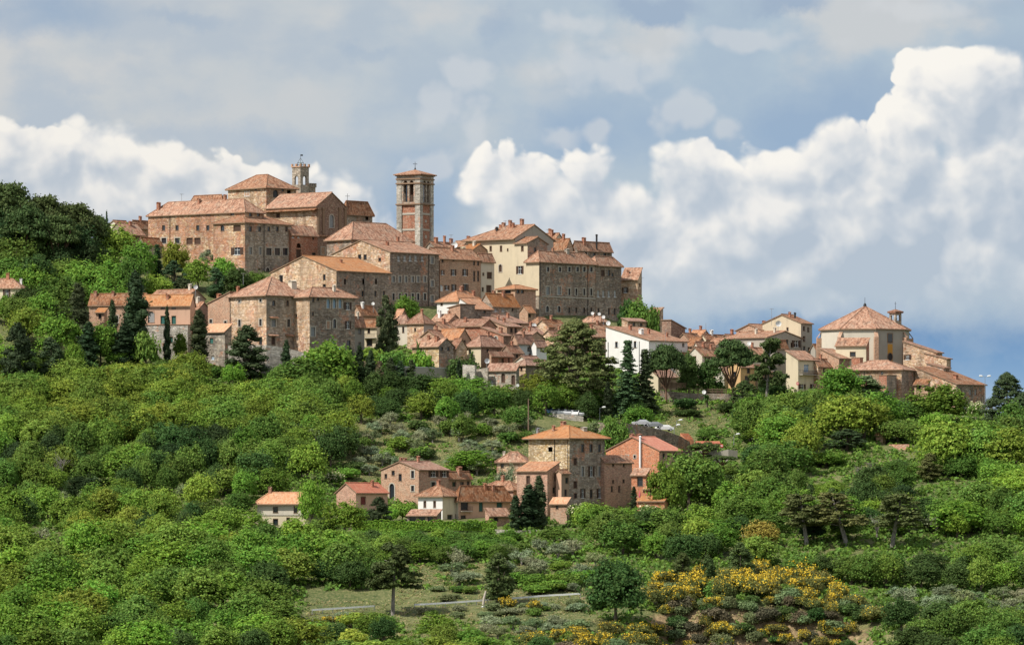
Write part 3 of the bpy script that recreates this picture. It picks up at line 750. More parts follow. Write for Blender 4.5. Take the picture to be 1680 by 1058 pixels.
house('townhouse', 'narrow cream townhouse with brown shutters beside the yellow palace', Hs, 780, 789, 811, 427, 1402, 45, ('R', 417), 'plaster_cream', 'tile_old',
      [('R', 803, 452, 8, 10, 'c'), ('R', 802, 474, 8, 11, 'c'), ('R', 792, 475, 3, 6), ('R', 793, 450, 2.5, 4)], walls=('plaster_cream', 'plaster_pale'))
YP = 'tall yellow plastered palace with a wide roof crowded with chimneys'
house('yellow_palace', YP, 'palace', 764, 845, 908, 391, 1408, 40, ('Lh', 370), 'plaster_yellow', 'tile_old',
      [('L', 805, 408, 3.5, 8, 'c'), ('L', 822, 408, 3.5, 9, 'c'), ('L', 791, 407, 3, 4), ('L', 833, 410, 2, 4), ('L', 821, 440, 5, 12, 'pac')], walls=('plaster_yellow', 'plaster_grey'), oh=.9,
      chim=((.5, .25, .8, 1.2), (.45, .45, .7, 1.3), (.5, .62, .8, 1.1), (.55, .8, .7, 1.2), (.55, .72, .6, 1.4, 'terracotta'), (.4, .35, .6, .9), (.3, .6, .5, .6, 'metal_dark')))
house('yellow_palace', None, None, 844, 865.5, 898, 399, 1405, 40, ('L', 390), 'plaster_yellow', 'tile_old', [('L', 857, 408, 4, 8, 'c'), ('L', 853, 443, 6, 13, 's'), ('R', 878, 410, 4, 7)], walls=('plaster_yellow', 'stone_dark_shaded'), oh=.5, of=YP)
GP = 'great dark stone palace with window rows and string course, beside the yellow palace'
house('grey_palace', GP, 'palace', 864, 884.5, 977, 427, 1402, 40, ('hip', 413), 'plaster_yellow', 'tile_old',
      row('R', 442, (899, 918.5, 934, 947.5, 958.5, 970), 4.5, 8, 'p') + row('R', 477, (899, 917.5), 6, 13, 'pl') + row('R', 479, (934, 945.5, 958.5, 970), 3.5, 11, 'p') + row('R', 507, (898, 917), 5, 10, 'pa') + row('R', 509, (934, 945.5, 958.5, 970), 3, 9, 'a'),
      walls=('plaster_yellow', 'stone_dark_shaded'), oh=.6, pipes=(('R', 886), ('R', 964)), chim=((.35, .5, .5, .6), (.6, .5, .9, .5, 'plaster_grey')))
house('grey_palace', None, None, 962, 977.5, 1019.5, 433.5, 1420, 40, ('hip', 422), 'stone_dark_shaded', 'tile_old',
      row('R', 448, (989,), 6, 10, 'c') + row('R', 448, (999,), 4, 10) + row('R', 451, (1005,), 4, 6) + row('R', 482, (981.5, 990, 999, 1009), 3.5, 11, 'l') + row('R', 511, (982, 999, 1008.5), 3, 10), oh=.5, of=GP)
def course():
    hh = HS[GP]; mb = MB(); z = hh['sz']('R', 900, 487.5)[1]
    mb.box(-.15, -.18, z, hh['R'] * .995, .02, z + .28); addpart(GP, mb, 'string_course', 'trim_pale')
course()

house('stone_house', 'shaded house with a tall black flue on the skyline behind the dark stone palace', Hs, 938, 947.5, 1004, 408, 1434, 42, ('R', 397), 'stone_dark_shaded', 'tile_old', [('R', 961, 415, 4, 8, 'p'), ('R', 975, 418, 4, 6), ('R', 992, 415, 4, 9)], chim=((.25, .4, .8, 1.0), (.55, -.02, .35, 3.4, 'metal_dark')))
house('stone_house', 'small gabled house on the skyline between the yellow palace and the shaded flue house', Hs, 896, 929, 940, 407, 1426, 40, ('L', 393), 'stone_tan', 'tile_old', chim=((.5, .3, .6, .9),))
house('stone_house', 'low terracotta roof with a red topped chimney just right of the yellow palace roof', Hs, 880, 908, 926, 397, 1432, 40, ('L', 384), 'plaster_yellow', 'tile_old', chim=((.3, .3, .7, 1.4), (.6, .6, .5, 1.3, 'terracotta')))
house('stone_house', 'tan stone house at the right end of the skyline above the bushes', Hs, 1019, 1046, 1053, 459, 1430, 14, ('L', 441, 1), 'stone_tan', 'tile_old', [('L', 1026, 476, 5, 9, 's'), ('R', 1049.5, 468, 2, 5)], chim=((.5, .7, .5, .5),))
house('stone_house', 'dark walled house with a terracotta roof left of the long stone palace', Hs, 178, 205, 237, 384, 1425, 40, ('R', 367), 'stone_dark_shaded', 'tile_old', [('R', 212, 392, 4, 6), ('R', 226, 393, 4, 6)], chim=((.6, .4, .6, .7),))
house('stone_house', 'low grey plastered house under the left corner of the long stone palace', Hs, 226, 236, 267, 400, 1411, 40, ('R', 391), 'plaster_grey', 'tile_old', [('R', 247, 406, 4, 5)])
house('stone_house', 'farthest small roof on the skyline at the left of the long stone palace', Hs, 214, 222, 246, 372, 1442, 40, ('R', 363), 'brick_tan', 'tile_old', chim=((.5, .5, .6, .8),))
house('stone_house', 'pale roofed house peeping out behind the umbrella pines on the left skyline', Hs, 176, 196, 216, 371, 1446, 40, ('R', 363), 'plaster_pale', 'tile_old')
# houses on the roof line between the bell tower and the yellow palace
house('stone_house', 'low grey wall top house at the foot of the bell tower', Hs, 700, 712, 752, 404, 1424, 42, ('R', 398), 'stone_grey', 'tile_old', chim=((.2, .4, .8, 1.0, 'terracotta'), (.55, .4, .5, 1.5, 'terracotta'), (.85, .5, .7, .7)))
house('stone_house', 'cream house with a small brick roof behind the brown brick townhouse', Hs, 738, 766, 788, 404, 1418, 42, ('L', 396), 'plaster_cream', 'tile_old', [('L', 752, 409, 5, 5)], chim=((.5, .3, .7, .8),))
house('stone_house', 'narrow tile roofed attic with a brick face left of the yellow palace wall', Hs, 757, 775, 800, 411, 1410, 42, ('L', 402), 'brick_tan', 'tile_rust', [('L', 768, 413, 3, 3)], chim=((.4, .4, .6, .7, 'plaster_pale'),))
# ---- the corner palazzo lower left
CPZ = 'large stone corner palazzo with projecting right wing, below the orange roofed gable house'
house('corner_palazzo', CPZ, 'palace', 377, 437, 510, 483, 1290, 50, ('hip', 456), 'stone_tan', 'tile_old',
      [('L', 393, 494.5, 4, 5, 'pl'), ('L', 427.5, 493, 4, 5, 'p'), ('L', 393, 530, 4, 11, 'p'), ('L', 427.5, 529, 4, 11, 'p'), ('L', 427.5, 559, 5, 12), ('R', 449, 497.5, 5, 9, 'a'), ('R', 472, 497.5, 4, 9, 'a'),
       ('R', 449, 530, 7, 12, 'pl'), ('R', 473.5, 530, 5, 13, 'p'), ('R', 448.5, 559, 6, 12, 'c')], walls=('stone_tan', 'stone_grey'), oh=.7, pipes=(('L', 378),), chim=((.75, .2, 1.5, 1.1, 'plaster_pale'), (.62, .35, .6, 1.0, 'metal_dark'), (.1, .9, .5, .8, 'terracotta')))
house('corner_palazzo', None, None, 480.5, 508, 582, 485.5, 1290.7, 50, ('hip', 473), 'stone_tan', 'tile_old',
      [('L', 486, 518, 3, 4), ('R', 514, 491.5, 3.5, 8), ('R', 521.5, 490.5, 3.5, 6)] + row('R', 498, (538.5, 548.5, 558), 5, 15, 'apu') + [('R', 570.5, 502, 6, 12, 's'), ('R', 513.5, 544, 7, 15, 'pl'), ('R', 513.5, 515, 3, 6), ('R', 549, 531, 5, 15, 'ap'),
       ('R', 538.5, 533, 5, 12, 'bp'), ('R', 571, 533, 5, 13, 's'), ('R', 538.5, 564, 5, 12, 'p'), ('R', 548.5, 564, 5, 12, 'pu'), ('R', 572, 564, 6, 11)], walls=('stone_tan', 'stone_dark_shaded'), oh=.7, of=CPZ, chim=((.65, .3, .6, 1.0, 'plaster_pale'),))
def canopies():
    h = HS[CPZ]
    for u, v, w in ((448, 520.5, 13), (474, 549.5, 13), (447, 549.5, 15)):
        s, z = h['sz']('R', u, v); s0, _ = h['sz']('R', u - w / 2, v); s1, _ = h['sz']('R', u + w / 2, v)
        mb = MB(); mb.slab([[(s0, -.9, z - .15), (s1, -.9, z - .15), (s1, .02, z + .2), (s0, .02, z + .2)]], .12); addpart(CPZ, mb, 'canopy', 'tile_old')
canopies()
house('annex', 'brick and stone annex with a roof sloping left from the corner palazzo', Hs, 341, 377.4, 392, 497, 1301, 50, ('R', 480, 0), 'brick_tan', 'tile_old', [('L', 370, 495.5, 4, 5), ('L', 346, 527, 4.5, 6, 'p'), ('L', 370, 531, 4, 9, 'p')], chim=((.5, .7, .8, 1.0, 'terracotta'),))
house('annex', 'low stone lean to with an orange roof and green shutter left of the corner palazzo', Hs, 333, 369, 380, 544, 1292, 40, ('L', 533, 1), 'stone_wall', 'tile_orange', [('L', 347, 559, 6, 9, 'g'), ('L', 349, 587, 5, 6, 'u')])
house('long_house', 'long pink fronted house with an orange roof and green shutters among cypresses', Hs, 233, 312, 320, 500, 1300, 14, ('L', 485), 'plaster_pink', 'tile_orange',
      [('L', 267, 525, 7, 13, 'g'), ('L', 285, 525, 7, 13, 'g'), ('L', 267, 505, 6, 4, 'G'), ('L', 285, 505, 6, 4, 'G'), ('L', 248, 520, 11, 18, 'aG'), ('L', 302, 545, 4, 6, 'g')], chim=((.3, .5, .6, .7),))
house('terrace_wall', 'stone terrace base with a thin brick coping under the pink long house', 'wall', 236, 308, 314, 533, 1297.5, 14, ('flat', 0), 'stone_pale', 'trim_brown', [('L', 281, 557, 5, 9, 'g')])
house('long_house', 'brown house with a pale terracotta roof and red stub chimneys, left of the tall cypress', Hs, 146, 236, 244, 499, 1306, 12, ('L', 483), 'brick_tan', 'tile_old', [('L', 192, 524, 4, 12, 'p'), ('L', 219, 520, 5, 9)], chim=((.4, .92, .7, .8), (.4, .6, .6, .7)), walls=('brick_tan', 'brick_dark'))
house('shed', 'tiny lean to with a small orange roof in front of the brown house', 'shed', 157, 171, 176, 513, 1301, 12, ('L', 507, 1), 'brick_tan', 'tile_orange', [('L', 164, 519, 5, 7)])
house('stone_house', 'grey gabled house roof standing behind the pink long house', Hs, 243, 306, 336, 489, 1322, 38, ('L', 476), 'plaster_brown', 'tile_old', [('R', 322, 496, 4, 5)], chim=((.5, .15, .6, .9, 'plaster_pale'),))
house('stone_house', 'small pinkish house wedged between the pink long house and the corner palazzo', Hs, 306, 326, 343, 507, 1309, 40, ('L', 497), 'brick_pink', 'tile_old', [('L', 315, 514, 4, 6), ('R', 334, 520, 4, 6)], chim=((.5, .5, .7, .9, 'plaster_pale'),))
house('villa', 'cream villa with dark shutters cut off at the left edge of the picture', Hs, -40, 33, 44, 472, 1326, 12, ('hip', 459), 'plaster_cream', 'tile_old', [('L', 11, 483.5, 6, 17, 's'), ('L', 12, 504.5, 6, 10, 's')], chim=((.5, .35, .7, 1.0, 'terracotta'), (.8, .1, .5, .9, 'plaster_white')))
# ---- the crowded middle quarter
house('white_house', 'white walled house under a wide orange roof below the dark gable palace', Hs, 717, 752, 796, 494, 1364, 38, ('hip', 479), 'plaster_white', 'tile_rust', [('L', 724.5, 499, 3.5, 4)], chim=((.5, .5, .7, .9), (.8, .3, .6, .8)))
house('white_house', 'white gable with an orange lean to roof in front of the white walled house', Hs, 750, 779, 808, 507, 1352, 40, ('R', 490, .85), 'plaster_white', 'tile_rust', [('L', 757, 499, 2.5, 5), ('R', 795, 512, 4, 4)], walls=('plaster_white', 'stone_dark_shaded'))
house('stone_house', 'stone house with a broad rust orange roof and two pale shutters', Hs, 786, 808, 852, 501, 1358, 42, ('R', 483), 'stone_grey', 'tile_rust', [('R', 813, 507, 4, 8, 'l'), ('R', 825, 507, 4, 8, 'l'), ('R', 841, 507, 3, 7), ('R', 827, 525, 5, 7, 'pal'), ('R', 842, 526, 4, 6)], chim=((.35, .6, .7, 1.0), (.6, .4, .6, .9), (.5, .8, .5, .7)))
house('brick_house', 'square brick block with a lit left face before the white gable', Hs, 736, 755, 779, 505, 1344, 38, ('R', 500, 0), 'brick_tan', 'tile_rust', [('R', 763, 526, 4, 6, 's')], walls=('brick_tan', 'stone_dark_shaded'))
house('stone_house', 'lit stone house front between the tall round cypress and the brick roofs', Hs, 668, 695, 711, 529, 1322, 36, ('hip', 516), 'stone_tan', 'tile_brown', [('L', 681, 541, 3, 5)], walls=('stone_tan', 'plaster_grey'), chim=((.5, .4, .5, .7),))
house('stone_house', 'pale grey house half hidden right of the tall round cypress', Hs, 648, 668, 674, 528, 1327, 30, ('hip', 519), 'plaster_pale', 'tile_brown', [('L', 661.5, 541, 3, 9)])
house('stone_house', 'tiny roof peak above the bushes behind the tall round cypress', Hs, 647, 657, 668, 521, 1338, 42, ('L', 509), 'brick_tan', 'tile_rust')
house('brick_house', 'low brick house with a flat terracotta roof and white dish before the square brick block', Hs, 706, 736, 757, 528, 1338, 36, ('L', 517), 'brick_tan', 'tile_old', chim=((.3, .7, .6, 1.3, 'plaster_white'), (.6, .4, .5, .8)))
house('brick_house', 'long red brick wall house under a grey brown roof in the middle of the quarter', Hs, 722, 791, 814, 535, 1332, 28, ('L', 525), 'brick_red', 'tile_brown', [('L', 746, 538.5, 3.5, 4), ('R', 800, 541, 5, 5), ('R', 808, 541, 5, 6)], chim=((.3, .5, .6, .7),))
house('brick_house', 'low house under a sunlit orange brown roof below the long red brick wall', Hs, 716, 752, 771, 556, 1315, 38, ('L', 541), 'brick_tan', 'tile_rust', [('R', 762, 561, 4, 5)])
house('plaster_house', 'pale lit gable house with roof falling right, behind the red brick gable with round window', Hs, 790, 831.5, 856, 536, 1344, 40, ('R', 521, 1), 'plaster_pale', 'tile_brown', [('R', 839, 542, 4, 7), ('R', 846, 542, 4, 8)], walls=('brick_tan', 'plaster_brown'), chim=((.5, .4, .5, .7), (.6, .7, .5, .7)))
house('brick_house', 'red brick gable house with one round headed pale window and sloping roof', Hs, 790, 826, 839, 551, 1322, 38, ('R', 538, 1), 'brick_red', 'tile_brown', [('L', 813.5, 555, 5, 7, 'lap')], walls=('brick_red', 'brick_dark'), chim=((.5, .3, .7, .9),))
house('yellow_house', 'low house with yellow left wall and brown tile roof beside a palm tree', Hs, 764, 789, 829, 567, 1306, 40, ('hip', 552), 'plaster_yellow', 'tile_brown', [('L', 771, 577, 4, 7), ('R', 800, 575, 4, 5), ('R', 817, 577, 4, 5)], walls=('plaster_yellow', 'brick_dark'), chim=((.6, .5, .6, .7),))
house('stone_house', 'stone house with a shaded gable end above the grey garden wall', Hs, 676, 720, 744.5, 568, 1300, 40, ('L', 556), 'stone_gold', 'tile_old', [('R', 724.5, 572, 5, 7), ('R', 735.5, 572, 5, 7), ('L', 690, 574, 4, 5)], walls=('stone_gold', 'stone_dark_shaded'), chim=((.4, .6, .5, .7), (.3, .25, .8, .9, 'brick_red')))
house('stone_house', 'narrow tan gable house squeezed between the stone gable and yellow wall', Hs, 738, 749, 766, 571, 1304, 40, ('L', 557), 'stone_tan', 'tile_brown', [('R', 758, 571, 3, 4)])
house('plaster_house', 'pale blue grey house with a dark doorway and brown roof left of the cedar', Hs, 838, 849, 877, 561, 1314, 40, ('R', 550), 'plaster_blue', 'tile_brown', [('R', 855, 581, 6, 10), ('R', 867, 573, 3, 6), ('R', 869, 584, 3, 6)], walls=('brick_tan', 'plaster_blue'), chim=((.5, .4, .6, .8),))
house('plaster_house', 'small white walled house close against the left of the cedar', Hs, 872, 880, 897, 567, 1316, 40, ('R', 560), 'plaster_white', 'tile_brown', [('R', 888, 574, 3, 5)])
house('stone_house', 'low square stone house with rounded windows at the town wall below the quarter', Hs, 846, 862.5, 909, 598.5, 1288, 40, ('hip', 591), 'stone_tan', 'tile_brown', [('L', 855.5, 605, 3, 7, 'a'), ('R', 883, 605, 3, 7, 'c'), ('R', 898, 606, 3, 6, 'c')], walls=('stone_tan', 'stone_dark_shaded'))
house('brick_house', 'little brick house with a pale arched gable behind the low square stone house', Hs, 843, 868, 892, 595, 1299, 36, ('R', 585), 'plaster_pale', 'tile_brown')
house('brick_house', 'roofless looking brick house of bare red walls above the arched stone wall', Hs, 803, 806, 841, 583, 1299, 42, ('R', 579, 1), 'brick_red', 'tile_brown', [('R', 822, 592, 9, 9, 'b'), ('R', 835, 590, 2, 12)], walls=('brick_tan', 'brick_red'))
house('arched_house', 'sunlit rubble town wall house with two arched openings', Hs, 799, 847, 852, 607, 1285, 26, ('L', 598, 1), 'stone_wall', 'tile_brown', [('L', 825.5, 620, 6, 14, 'ac'), ('L', 842, 623, 6, 15, 'ac'), ('L', 806, 626, 6, 4, 'l')])
house('annex', 'low brick annex with dark glazing at the foot of the yellow palace', Hs, 816, 845, 879, 474.5, 1388, 42, ('hip', 469), 'brick_tan', 'tile_rust', [('R', 850, 478, 5, 6), ('R', 857, 478, 5, 6), ('L', 832, 478, 12, 7)], walls=('brick_tan', 'brick_pink'))
house('terrace_wall', 'grey rubble wall base below the yellow palace annex', 'wall', 850, 884, 888, 486, 1399, 40, ('flat', 0), 'stone_grey', 'trim_brown', [('L', 867, 503, 4, 8), ('L', 877, 508, 3, 4)])
house('stone_house', 'small orange roofed hut against the rubble wall of the dark stone palace', Hs, 852, 866, 877, 512, 1378, 40, ('R', 503), 'brick_tan', 'tile_rust', [('R', 869, 518, 4, 5)])
house('stone_house', 'terracotta roofed hut with a white dish at the foot of the dark stone palace', Hs, 869, 884, 905, 530, 1367, 40, ('hip', 522), 'brick_tan', 'tile_old', [('R', 892, 535, 4, 5)])
house('stone_house', 'flat roofed house with white dishes behind the top of the cedar', Hs, 955, 986, 995, 527, 1368, 40, ('hip', 521), 'brick_tan', 'tile_old', [('R', 990, 532, 4, 6, 'u')], chim=((.4, .5, .5, .7),))
house('stone_house', 'tile roof stepping down above the left shoulder of the cedar', Hs, 848, 876, 893, 548, 1340, 40, ('R', 537), 'brick_tan', 'tile_brown', [('R', 884, 553, 4, 5)], chim=((.5, .5, .5, .8),))
house('stone_house', 'tile roofed house hidden behind the middle of the cedar', Hs, 905, 935, 965, 545, 1352, 40, ('R', 534), 'brick_tan', 'tile_brown')
house('stone_house', 'tile roofed house behind the cedar and left of the big white house', Hs, 962, 984, 1002, 541, 1360, 40, ('R', 534), 'brick_tan', 'tile_old', chim=((.4, .5, .5, .7),))
house('stone_house', 'upper roof right behind the corner palazzo wing', Hs, 578, 592, 619, 515, 1340, 40, ('R', 503), 'brick_tan', 'tile_old', [('L', 587, 517, 3, 4)], chim=((.3, .4, .6, .9, 'plaster_white'),))
house('stone_house', 'grey walled house joined to the right end of the corner palazzo', Hs, 575, 581, 598, 531, 1307, 40, ('R', 521), 'plaster_grey', 'tile_old', [('R', 590, 543, 5, 9, 'G'), ('R', 590, 566, 4, 8, 'G')], chim=((.5, .5, .5, .8, 'plaster_pale'),))
YB = 'yellow house with a balcony left of the tall round cypress'
house('yellow_house', YB, Hs, 596, 618, 624, 535, 1320, 20, ('L', 526), 'plaster_yellow', 'tile_old', [('L', 605, 543, 4, 7), ('L', 606, 562, 9, 11)])
# ---- right half of the town
house('big_white_house', 'big white house with white shuttered windows right of the cedar', Hs, 994, 1064.5, 1128, 559, 1326, 42, ('R', 536.5, 1), 'plaster_white', 'tile_old', [('L', 1011.5, 564, 4, 12, 'W'), ('L', 1042, 565, 4, 11, 'W'), ('L', 1003, 549, 3, 5), ('R', 1121, 566, 3, 5)], pipes=(('L', 1049), ('L', 998)),
      chim=((.35, .75, .6, .9), (.3, .45, .9, .9, 'plaster_white'), (.55, .5, .5, .8), (.8, .3, .5, .6)))
house('brick_house', 'dark brown house with a roof falling right, behind the big white house', Hs, 1086, 1101, 1124, 538, 1352, 40, ('L', 526, 0), 'brick_dark', 'tile_brown', [('R', 1094, 541, 5, 6, 'w')])
house('stone_house', 'narrow rubble hut beside the bushes at the end of the summit', Hs, 1066, 1082, 1088, 511, 1378, 30, ('L', 506, 1), 'stone_tan', 'tile_old')
house('stone_house', 'low stone terrace house under the bushes at the end of the summit', Hs, 1020, 1030, 1062, 527, 1368, 40, ('R', 523, 1), 'stone_tan', 'tile_brown', [('R', 1040, 532, 4, 5), ('R', 1052, 533, 4, 5)])
house('stone_house', 'low rust roof with a mast on the ridge left of the yellow tower house', Hs, 1131, 1151, 1164, 551, 1362, 40, ('L', 543), 'brick_tan', 'tile_rust', chim=((.5, .4, .5, .7),))
house('plaster_house', 'pale terrace house with a white awning on the ridge', Hs, 1148, 1158, 1194, 556, 1358, 40, ('R', 550), 'plaster_cream', 'tile_old', [('R', 1170, 561, 5, 5)], chim=((.4, .5, .6, .8, 'plaster_white'),))
house('plaster_house', 'brown gabled house just right of the big white house', Hs, 1127, 1144, 1158, 566, 1345, 40, ('L', 555), 'brick_tan', 'tile_old', [('R', 1150, 573, 4, 7)])
house('plaster_house', 'pale house with a dark doorway between two umbrella pines', Hs, 1136, 1147, 1176, 573, 1330, 40, ('R', 562), 'plaster_pale', 'tile_old', [('R', 1141, 583, 4, 9), ('R', 1155, 582, 4, 8), ('R', 1166, 582, 4, 8)])
house('plaster_house', 'tile roofed house behind the left half of the big umbrella pine', Hs, 1160, 1176, 1200, 566, 1342, 40, ('L', 556), 'plaster_pale', 'tile_old', [('R', 1185, 575, 4, 7)])
house('plaster_house', 'grey gabled house with a long terracotta roof above the umbrella pine', Hs, 1188, 1259, 1316, 554, 1338, 45, ('L', 544.5), 'plaster_grey', 'tile_old', [('R', 1290, 562, 6, 9), ('R', 1306, 564, 7, 11, 's'), ('R', 1299, 566, 3, 7)], chim=((.3, .5, .5, .9, 'plaster_pale'), (.4, .15, .5, .8, 'plaster_pale'), (.55, .7, .6, .7)), pipes=(('R', 1314),))
house('plaster_house', 'upper roof with an open loft on the ridge above the grey gabled house', Hs, 1208, 1250, 1290, 542, 1354, 40, ('R', 533), 'brick_tan', 'tile_old', [('R', 1262, 546, 3, 4), ('L', 1232, 544, 8, 3)], chim=((.5, .4, .6, .8), (.8, .4, .6, .9)))
house('yellow_house', 'tall yellow tower house with a red roof at the right of the ridge', Hs, 1251, 1314, 1332.5, 530.5, 1349, 30, ('R', 517), 'plaster_yellow', 'tile_old', [('L', 1270, 527, 3, 4), ('L', 1292, 540, 3, 5), ('R', 1319, 539, 3, 7), ('R', 1319, 556, 4, 8, 'c'), ('R', 1326, 541, 3, 7), ('R', 1319, 572, 4, 7), ('R', 1327, 574, 3, 7)], walls=('plaster_yellow', 'plaster_grey'), chim=((.5, .3, .35, .9, 'metal_dark'), (.2, .35, .5, .8)))
house('plaster_house', 'small tile roofed house wedged between the yellow tower house and the church', Hs, 1330, 1338, 1358, 573, 1342, 40, ('R', 566), 'plaster_grey', 'tile_old', [('R', 1347, 579, 3, 5), ('R', 1352, 592, 3, 5)])
CB = 'cream house with a balcony and a blue glazed door below the yellow tower house'
house('cream_house', CB, Hs, 1289.5, 1309.5, 1341, 590, 1312, 40, ('R', 576.5, 1), 'plaster_yellow', 'tile_old', [('R', 1323, 604, 8, 12, 'u'), ('R', 1315.5, 634, 6, 8, 's'), ('R', 1334, 634, 5, 8, 's')], walls=('plaster_yellow', 'plaster_cream'))
def balcony(key, face, u0, u1, v0, depth=1.0):
    h = HS[key]; a, z = h['sz'](face, u0, v0); b, _ = h['sz'](face, u1, v0); a, b = min(a, b), max(a, b)
    g = (lambda s, d, z: (s, -d, z)) if face == 'R' else (lambda s, d, z: (-d, s, z))
    def bx(mb, s0, s1, d0, d1, z0, z1):
        p, q = g(s0, d0, z0), g(s1, d1, z1); mb.box(*[min(p[i], q[i]) for i in range(3)], *[max(p[i], q[i]) for i in range(3)])
    mb = MB(); bx(mb, a, b, -.02, depth, z - .16, z); sl = addpart(key, mb, 'balcony', 'trim_pale'); sl.name = 'balcony'
    rb = MB(); bx(rb, a, b, depth - .06, depth - .01, z + .95, z + 1.0)
    n = max(4, int((b - a) / .16))
    for i in range(n + 1):
        s = a + (b - a - .03) * i / n; bx(rb, s, s + .03, depth - .05, depth - .02, z, z + .95)
    for s in (a, b - .03):
        bx(rb, s, s + .03, .0, depth - .06, z + .95, z + 1.0)
    addpart(key, rb, 'railing', 'metal_dark', sl)
balcony(CB, 'R', 1311, 1341, 614, 1.1); balcony(YB, 'L', 598, 617, 554, .9)
house('plaster_house', 'grey plaster house in shade behind the tall leaning pine, left of the cream balcony house', Hs, 1262, 1270, 1292, 568, 1324, 40, ('R', 559), 'plaster_grey', 'tile_old', [('R', 1279, 596, 4, 7), ('R', 1280, 622, 4, 7), ('R', 1277, 580, 4, 5)])
house('yellow_house', 'low yellow house with a brown tile roof under the left umbrella pine', Hs, 1050, 1080, 1112, 618, 1302, 40, ('R', 605), 'plaster_yellow', 'tile_brown', [('L', 1061, 628, 4, 7), ('R', 1089, 630, 4, 6), ('R', 1102, 630, 4, 6)], walls=('plaster_yellow', 'plaster_brown'))
house('orange_house', 'orange and yellow house behind the trunks of the big umbrella pine', Hs, 1195, 1215, 1240, 602, 1314, 40, ('R', 594), 'plaster_orange', 'tile_old', [('L', 1205, 614, 4, 8), ('R', 1226, 625, 8, 16), ('R', 1228, 608, 5, 8)])
house('plaster_house', 'pale house with a tile roof hidden behind the umbrella pine trunk', Hs, 1172, 1188, 1207, 612, 1318, 40, ('R', 599), 'plaster_pale', 'tile_old', [('R', 1197, 620, 4, 8)])
house('yellow_house', 'small yellow house glimpsed through the garden trees above the terrace fence', Hs, 1134, 1158, 1176, 618, 1320, 40, ('R', 608), 'plaster_yellow', 'tile_old', [('L', 1146, 628, 4, 7), ('R', 1166, 630, 4, 7)])
# ---- the church on the right
house('lean_to', 'cream side chapel with a tiled lean to roof against the octagonal church', 'church', 1371, 1421, 1426, 567, 1321, 18, ('L', 556, 1), 'plaster_cream', 'tile_old', [('L', 1399, 581, 9, 7)], walls=('plaster_cream', 'brick_red'))
house('stone_house', 'brown brick house with two white framed arches left of the octagonal church', Hs, 1346, 1376.5, 1397, 588, 1319, 40, ('R', 573, 1), 'brick_tan', 'tile_old', [('L', 1350, 598, 4, 10, 'paw'), ('L', 1357, 598, 5, 11, 'paw')], walls=('brick_tan', 'brick_dark'))
house('brick_house', 'small red brick cube in front of the cream side chapel', 'shed', 1397, 1411, 1416, 587, 1311, 30, ('flat', 0), 'brick_red', 'brick_tan')
house('brick_house', 'long low brick and stone building with a wide tile roof before the octagonal church', Hs, 1383, 1479, 1501, 606, 1299, 22, ('hip', 593), 'brick_tan', 'tile_old', [('L', 1395, 618, 4, 6, 'w'), ('L', 1407, 617, 4, 6, 'w'), ('L', 1428, 620, 5, 10, 'w'), ('L', 1447, 613, 4, 8, 'w')], walls=('stone_red', 'stone_dark_shaded'), pipes=(('L', 1418),), oh=.6)
house('buttress', 'square brick buttress block standing against the long low brick building', 'buttress', 1442, 1455, 1471, 615.5, 1295.5, 40, ('flat', 0), 'brick_red', 'trim_brown', walls=('brick_red', 'stone_dark_shaded'))
house('stone_house', 'long stone house with a roof falling right at the far right end of town', Hs, 1501, 1569, 1617, 630.5, 1300, 40, ('R', 603, 1), 'stone_tan', 'tile_old', [('L', 1515, 619, 4, 5), ('L', 1535, 622, 3, 5), ('L', 1534, 632, 3, 4), ('R', 1592, 643, 4, 10, 'G'), ('R', 1600.5, 643, 4, 10, 'G'), ('R', 1576, 640, 3, 9, 'G'), ('R', 1583, 666, 4, 6, 'u')], walls=('stone_tan', 'stone_dark_shaded'), chim=((.4, .3, .9, .6),))
house('stone_house', 'rough stone apse house with a small dark window right of the octagonal church', Hs, 1482, 1536, 1546, 579, 1322, 40, ('R', 561, 1), 'stone_tan', 'tile_brown', [('L', 1489, 586, 6, 8, 's')])
house('stone_house', 'stepped stone annex high behind the right end house', Hs, 1516, 1553, 1560, 589, 1319, 40, ('R', 580, 1), 'stone_tan', 'tile_brown')
house('stone_house', 'low stone annex with a small roof on the roof line of the right end house', Hs, 1520, 1548, 1558, 604, 1312, 40, ('R', 597, 1), 'stone_grey', 'tile_brown', [('R', 1553, 610, 2, 4)])
house('porch_shed', 'little tiled shed roof between the long low brick building and the right end house', 'shed', 1500, 1522, 1526, 630, 1296, 30, ('L', 624, 1), 'brick_tan', 'tile_old', [('L', 1507, 636, 7, 7)])
# ---- the hamlet below the town
SQ = 'big square stone house with a wide orange hipped roof in the hamlet below town'
house('square_house', SQ, Hs, 867, 934, 992, 717, 1166, 45, ('hip', 700), 'stone_gold', 'tile_orange',
      row('R', 735, (956, 969.5, 983.5), 5, 13) + [('R', 944, 757, 6, 11, 'c'), ('R', 956, 773, 4.5, 16, 'lp'), ('R', 970, 773, 5, 17, 's'), ('R', 984, 773, 5, 16, 'lp'), ('R', 944, 795, 6, 11, 'c'), ('R', 944, 813, 5, 8), ('R', 956, 809, 4, 15, 's'), ('R', 970, 810, 4, 14), ('R', 984, 809, 5, 15, 's'), ('L', 903, 737, 7, 8, 'b')],
      walls=('stone_gold', 'stone_grey'), oh=1.0, chim=((.15, .9, .5, .9, 'metal_grey'), (.25, .6, .5, .8), (.55, .62, .9, .9, 'brick_red'), (.7, .25, 1.0, .3, 'trim_pale')), pipes=(('L', 936 - 4), ('L', 910)))
